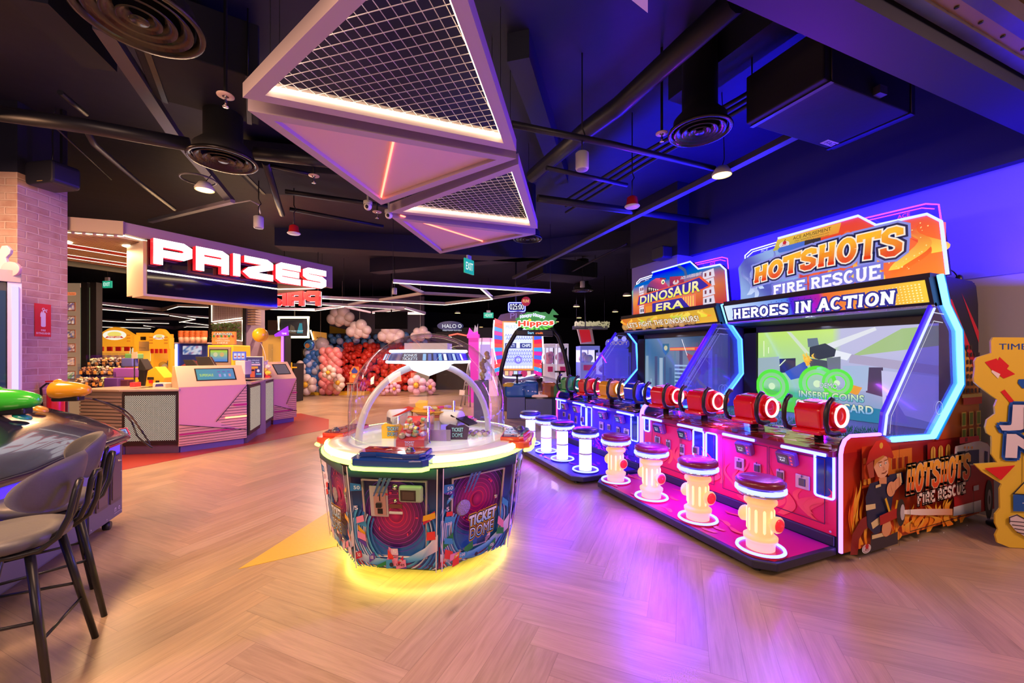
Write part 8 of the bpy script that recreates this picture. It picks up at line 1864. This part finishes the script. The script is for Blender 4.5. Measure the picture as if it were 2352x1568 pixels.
pendant('white pendant speaker above the prize canopy', 594, 524, 3.2); pendant('white pendant speaker right of the triangles', 1337, 390, 3.2); pendant('white pendant speaker above the hanging black screen', 906, 676, 3.0); pendant('small far white pendant speaker over the round diffuser', 1338, 660, 3.2)
pendant('red alarm beacon above the prize letters', 675, 536, 3.2, True); pendant('red alarm beacon over the far shooting machine', 1452, 474, 3.2, True)
def sprinkler(label, px, py, z):
    t = thing('sprinkler', label, 'sprinkler', PZ(px, py, z), 0, 'fire sprinklers')
    b = MB(); b.lathe([(.02, 0), (.055, .004), (.055, .010), (0, .012)], seg=20); b.build('rose', mat('rose_pink', (.7, .5, .48), .4), t)
    b = MB(); b.lathe([(0, -.075), (.02, -.075), (.02, -.068), (.007, -.06), (.012, -.04), (.007, -.02), (.012, 0)], seg=12); b.build('head', CHROME, t)
    b = MB(); b.lathe([(.012, .01), (.012, 4.3-z), (0, 4.3-z)], seg=12); b.build('drop_pipe', MATTE, t)
sprinkler('sprinkler with pink rose left of the largest triangle', 518, 222, 3.3); sprinkler('sprinkler with pink rose where the triangles meet', 866, 488, 3.25); sprinkler('small sprinkler on a side pipe left of the blush triangle', 721, 405, 3.4); sprinkler('small sprinkler beside the blue tinted diffuser', 1520, 308, 3.5)
for i, (px, py, l) in enumerate(((845, 474, 'left of the triangle tips'), (893, 494, 'under the farther mesh triangle corner'))):
    t = thing('security_camera', 'white dome security camera '+l, 'camera', PZ(px, py, 3.2), 0, 'dome cameras'); b = MB(); b.ball((0, 0, 0), .045, 18, 12); b.lathe([(.05, .02), (.05, .06), (.012, .065), (.012, 1.1), (0, 1.1)], seg=18); b.build('housing', WHITE, t); b = MB(); b.ball((-.02*RT.x, 0, 0)-FW*.035 if False else tuple(Vector((0, 0, -.012))-FW*.030), .022, 12, 8); b.build('lens', BLACK, t)
def exit_sign(label, px, py, D, w, h, text, rz):
    o = PD(px, py, D); t = thing('exit_sign', label, 'sign', o, -TH+rz, 'green exit signs')
    b = MB(); b.box(-w/2, w/2, -.015, .015, -h/2, h/2); b.build('box', mat('exit_green', (.02, .45, .28), .4, emit=(.03, .75, .42), es=.45), t)
    a = Art((0, -.016, 0), (1, 0, 0), (0, 0, 1), (0, -1, 0), .001); a.text(text, -w*.38, -h*.26, w*.76, h*.52, '#f0fff8', .01); a.art('lettering', SIGN, t)
    b = MB(); b.box(-w*.2, w*.2, -.02, .02, h/2, h/2+.08); b.build('bracket', WHITE, t)
    b = MB(); b.tube([(0, 0, h/2+.08), (0, 0, 4.3-o.z)], .006, 6); b.build('rod', BLACK, t)
exit_sign('green exit sign under the farther blush triangle', 1077, 612, 8.5, .34, .30, 'EXIT', RD(62)); exit_sign('green exit sign with an arrow by the blue clock', 1122, 724, 15, .36, .20, '<EXIT', RD(5)); exit_sign('green exit sign behind the canopy by the posters', 247, 653, 9.0, .22, .15, 'EXIT', RD(-8))

# ducts, trays and pipes
PIPE = mat('dark_pipe', (.014, .014, .026), .4); TRAY = mat('grey_tray', (.09, .085, .12), .4, .3)
def pipe(label, pts, r, nm='ceiling_pipe', m=PIPE, seg=10, flat=None, cat='pipe'):
    P = [PZ(x, y, z) for x, y, z in pts]; o = P[0].copy(); b = MB(Matrix.Translation(-o)); b.tube(P, r, seg, flat=flat); ob = b.build(nm, m, None); ob.location = o; return tag(ob, label, cat)
pipe('grey cable tray slanting from the big diffuser to the canopy downlight', [(235, 60, 3.75), (395, 300, 3.75), (530, 462, 3.75)], .05, 'cable_tray', TRAY, 4, 1.5, 'cable tray')
pipe('pale linear channel turning back over the canopy', [(535, 462, 3.7), (345, 508, 3.7)], .035, 'light_channel', mat('pale_channel', (.40, .38, .44), .4), 4, 1.4, 'light')
pipe('thick dark pipe crossing behind the brick pier head', [(-40, 255, 3.5), (200, 290, 3.5), (435, 332, 3.5)], .065); pipe('thick dark pipe crossing behind the blush triangle', [(585, 352, 3.55), (790, 375, 3.55)], .065)
pipe('slim bent pipe sloping down left of the canopy light', [(200, 300, 3.6), (215, 330, 3.6), (310, 412, 3.6), (400, 480, 3.6)], .028); pipe('thin rod sloping from the wall speaker cable', [(125, 290, 3.7), (255, 412, 3.7)], .010)
pipe('short stub pipe above the thick left pipe', [(138, 212, 3.65), (198, 262, 3.65)], .022); pipe('pipe dropping beside the red beacon', [(610, 372, 3.6), (640, 470, 3.6), (648, 492, 3.6)], .04); pipe('branch pipe to the small sprinkler', [(620, 380, 3.6), (722, 402, 3.6)], .022)
pipe('dark pipe running under the far ceiling over the prize letters', [(655, 440, 3.7), (900, 475, 3.7), (1060, 520, 3.7)], .035); pipe('second dark pipe over the prize letters', [(665, 480, 3.6), (880, 520, 3.6)], .03); pipe('dark flexible conduit from the canopy corner to the speaker', [(540, 466, 3.6), (575, 460, 3.6), (594, 470, 3.55), (598, 490, 3.5)], .009, m=mat('pale_channel'))
pipe('thick dark pipe slanting up right of the triangles', [(1222, 405, 3.75), (1345, 300, 3.75), (1420, 245, 3.75), (1690, 0, 3.75)], .085); pipe('slim pipe crossing from the triangles to the tray', [(1175, 285, 3.5), (1400, 330, 3.5), (1640, 387, 3.5)], .03)
pipe('lower slim pipe crossing behind the white speaker', [(1255, 385, 3.55), (1440, 425, 3.55)], .025); pipe('lowest thick pipe crossing to the blue pier', [(1235, 455, 3.55), (1420, 480, 3.55), (1630, 510, 3.55)], .05)
pipe('long cable tray running away above the shooting machines', [(2030, 205, 3.5), (1660, 395, 3.5), (1420, 515, 3.5), (1180, 638, 3.5)], .045, 'cable_tray', TRAY, 4, 1.4, 'cable tray')
for i, (dy, l) in enumerate(((0, 'upper'), (14, 'second'), (28, 'third'))): pipe('%s of three conduits bundled beside the long cable tray' % l, [(1900, 105+dy, 3.8), (1700, 225+dy, 3.8), (1480, 350+dy, 3.8), (1300, 460+dy, 3.8)], .022)
pipe('thin suspended rail far over the hippo arch', [(1440, 560, 3.6), (1300, 630, 3.6), (1180, 660, 3.6)], .02)
def duct(label, px, py, z, sx, sy, sz, rz=0, sticker=None):
    t = thing('air_duct', label, 'duct', PZ(px, py, z), rz)
    b = MB(); b.box(-sx/2, sx/2, -sy/2, sy/2, 0, sz); b.build('casing', mat('duct_black', (.008, .008, .015), .75, bump=(3, .3)), t, .01)
    for x in (-sx/2+.08, sx/2-.08):
        b = MB(); b.box(x-.02, x+.02, -sy/2-.01, sy/2+.01, -.01, .0); b.tube([(x, -sy/2-.005, 0), (x, -sy/2-.005, 4.3-z)], .006, 6); b.tube([(x, sy/2+.005, 0), (x, sy/2+.005, 4.3-z)], .006, 6); b.build('strap', BLACK, t)
    return t
du = duct('black fresh air duct with a small white sticker near the bulkhead', 1905, 275, 3.45, 1.2, .62, .4)
a = Art((-.22, -.05, -.0015), (1, 0, 0), (.0, 1, 0), (0, 0, -1), .001); 
p = PZ(1908, 329, 3.45)-du.location
b = MB(); b.box(-.10, .10, -.035, .035, -.003, 0, c=p); sk = b.build('sticker', mat('sticker_white', (.62, .55, .62), .5), du)
a = Art(p+Vector((-.10, .035, -.0032)), (1, 0, 0), (0, -1, 0), (0, 0, -1), .0008); a.text('FAD', .03, .014, .14, .042, '#30203a', .01); a.art('sticker_lettering', PRINT, sk)
duct('big black duct box behind the mid diffuser', 470, 205, 3.75, .8, .8, .45, RD(10)); duct('black duct box over the far middle of the hall', 1290, 640, 3.5, 1.6, 1.0, .4); duct('long black duct behind the triangles', 760, 430, 3.85, 2.2, .9, .35, RD(-10))
# ceiling beams
for i, (p, q, w, h) in enumerate((((60, 0), (230, 160), .25, .2), ((1190, 150), (1290, 430), .2, .15), ((1830, 60), (1560, 250), .3, .15), ((640, 560), (1240, 590), .5, .3), ((860, 620), (1480, 560), .4, .3))):
    P, Q = PZ(*p, 4.0), PZ(*q, 4.0); d = Q-P; a = math.atan2(d.y, d.x); b = MB(); b.box(0, d.length, -w/2, w/2, 4.3-h-.1, 4.3); ob = b.build('ceiling_beam', mat('navy_paint'), None); at(ob, (P.x, P.y, 0), a); struct(ob)
# white ceiling panel corner and bronze shutter track over the bulkhead
pts = [PZ(x, y, 3.1) for x, y in ((1400, -40), (1488, 30), (1488, -60))]; c = sum(pts, Vector())/3
b = MB(); b.prism([((p-c).x, (p-c).y) for p in pts], (0, 0, 0), (1, 0, 0), (0, 1, 0), (0, 0, 1), .03); o = b.build('blank_sign', WHITE, None); at(o, (c.x, c.y, 3.1)); tag(o, 'white hanging panel cut by the top of the view', 'panel')
t = thing('shutter_track', 'bronze shutter track with black clips beside the bulkhead', 'track', (1.6, 1.14, 3.3))
BZ = mat('bronze_track', (.36, .22, .09), .4, .3)
b = MB(); b.box(0, 3.6, -.06, .0, 0, .02); b.build('flange', BZ, t); b = MB(); b.box(0, 3.6, -.12, -.06, .0, .10); b.build('channel', mat('scuffed_track', (.14, .12, .13), .35, .6, vary=.4), t); b = MB(); b.box(0, 3.6, .0, .06, -.02, .01); b.build('lip', mat('scuffed_track'), t)
for k in range(14): b = MB(); b.ball((.1+k*.26, -.03, -.004), (.012, .012, .006), 8, 5); b.build('clip', BLACK, t)

# linear light figures hanging over the back of the hall
CHN = mat('lilac_channel', (.42, .38, .50), .4)
def linear(label, lines, z):
    P0 = PZ(*lines[0][0][0], z); t = thing('linear_light', label, 'ceiling light', P0, 0, 'linear light figures')
    for pts, lit in lines:
        P = [PZ(x, y, z)-P0 for x, y in pts]; b = MB(); b.tube(P, .042, 4); ch_ = b.build('channel', CHN, t)
        if lit: b = MB(); b.tube([p+Vector((0, 0, -.034)) for p in P], .013, 4); b.build('led', LED_SLIM, ch_)
    for x, y in (lines[0][0][0], lines[0][0][-1]):
        p = PZ(x, y, z)-P0; b = MB(); b.tube([p, p+Vector((0, 0, 4.3-z))], .005, 4); b.build('hanger', BLACK, t)
linear('long lit bar with a bent branch behind the triangles', [([(903, 645), (1264, 668)], True), ([(1103, 658), (1131, 684)], True), ([(1131, 684), (1245, 668)], False), ([(1131, 684), (1022, 697), (740, 682)], True), ([(920, 650), (973, 673)], False), ([(973, 673), (872, 689)], False), ([(973, 673), (1125, 681)], False)], 2.85)
linear('lit zigzag figure in front of the hanging black screen', [([(740, 697), (930, 708), (856, 717)], True), ([(930, 706), (975, 719), (936, 719)], True), ([(790, 704), (850, 717)], False), ([(800, 700), (850, 690)], False)], 2.9)
linear('lit bent bar behind the red letter backs', [([(565, 706), (724, 711), (790, 702)], True), ([(640, 690), (735, 698)], True)], 2.9)
linear('lit bars seen under the canopy beside the posters', [([(190, 692), (215, 694), (372, 711), (410, 701), (480, 703)], True), ([(190, 704), (330, 716), (480, 728)], True)], 2.9)
linear('lower lit bars seen under the canopy beside the posters', [([(190, 732), (290, 738), (388, 741)], True), ([(290, 732), (450, 731), (415, 737), (480, 745)], True), ([(200, 748), (340, 752), (480, 760)], True)], 2.9)
linear('lowest lit bars over the yellow claw machines', [([(330, 746), (400, 753), (430, 748), (480, 750)], True), ([(390, 722), (448, 731), (412, 738)], True)], 2.8)

t = thing('pier_speaker', 'blue lit box speaker on the pier above the dinosaur sign', 'speaker', PX(1520, 582, 4.9), pi/2)
b = MB(); b.prism(rrect(-.14, -.10, .14, .10, .03), (0, -.10, 0), (1, 0, 0), (0, 0, 1), (0, 1, 0), .2); b.build('case', mat('speaker_black'), t, .015); b = MB(); b.box(-.03, .03, -.14, -.09, -.04, .04); b.build('bracket', BLACK, t)
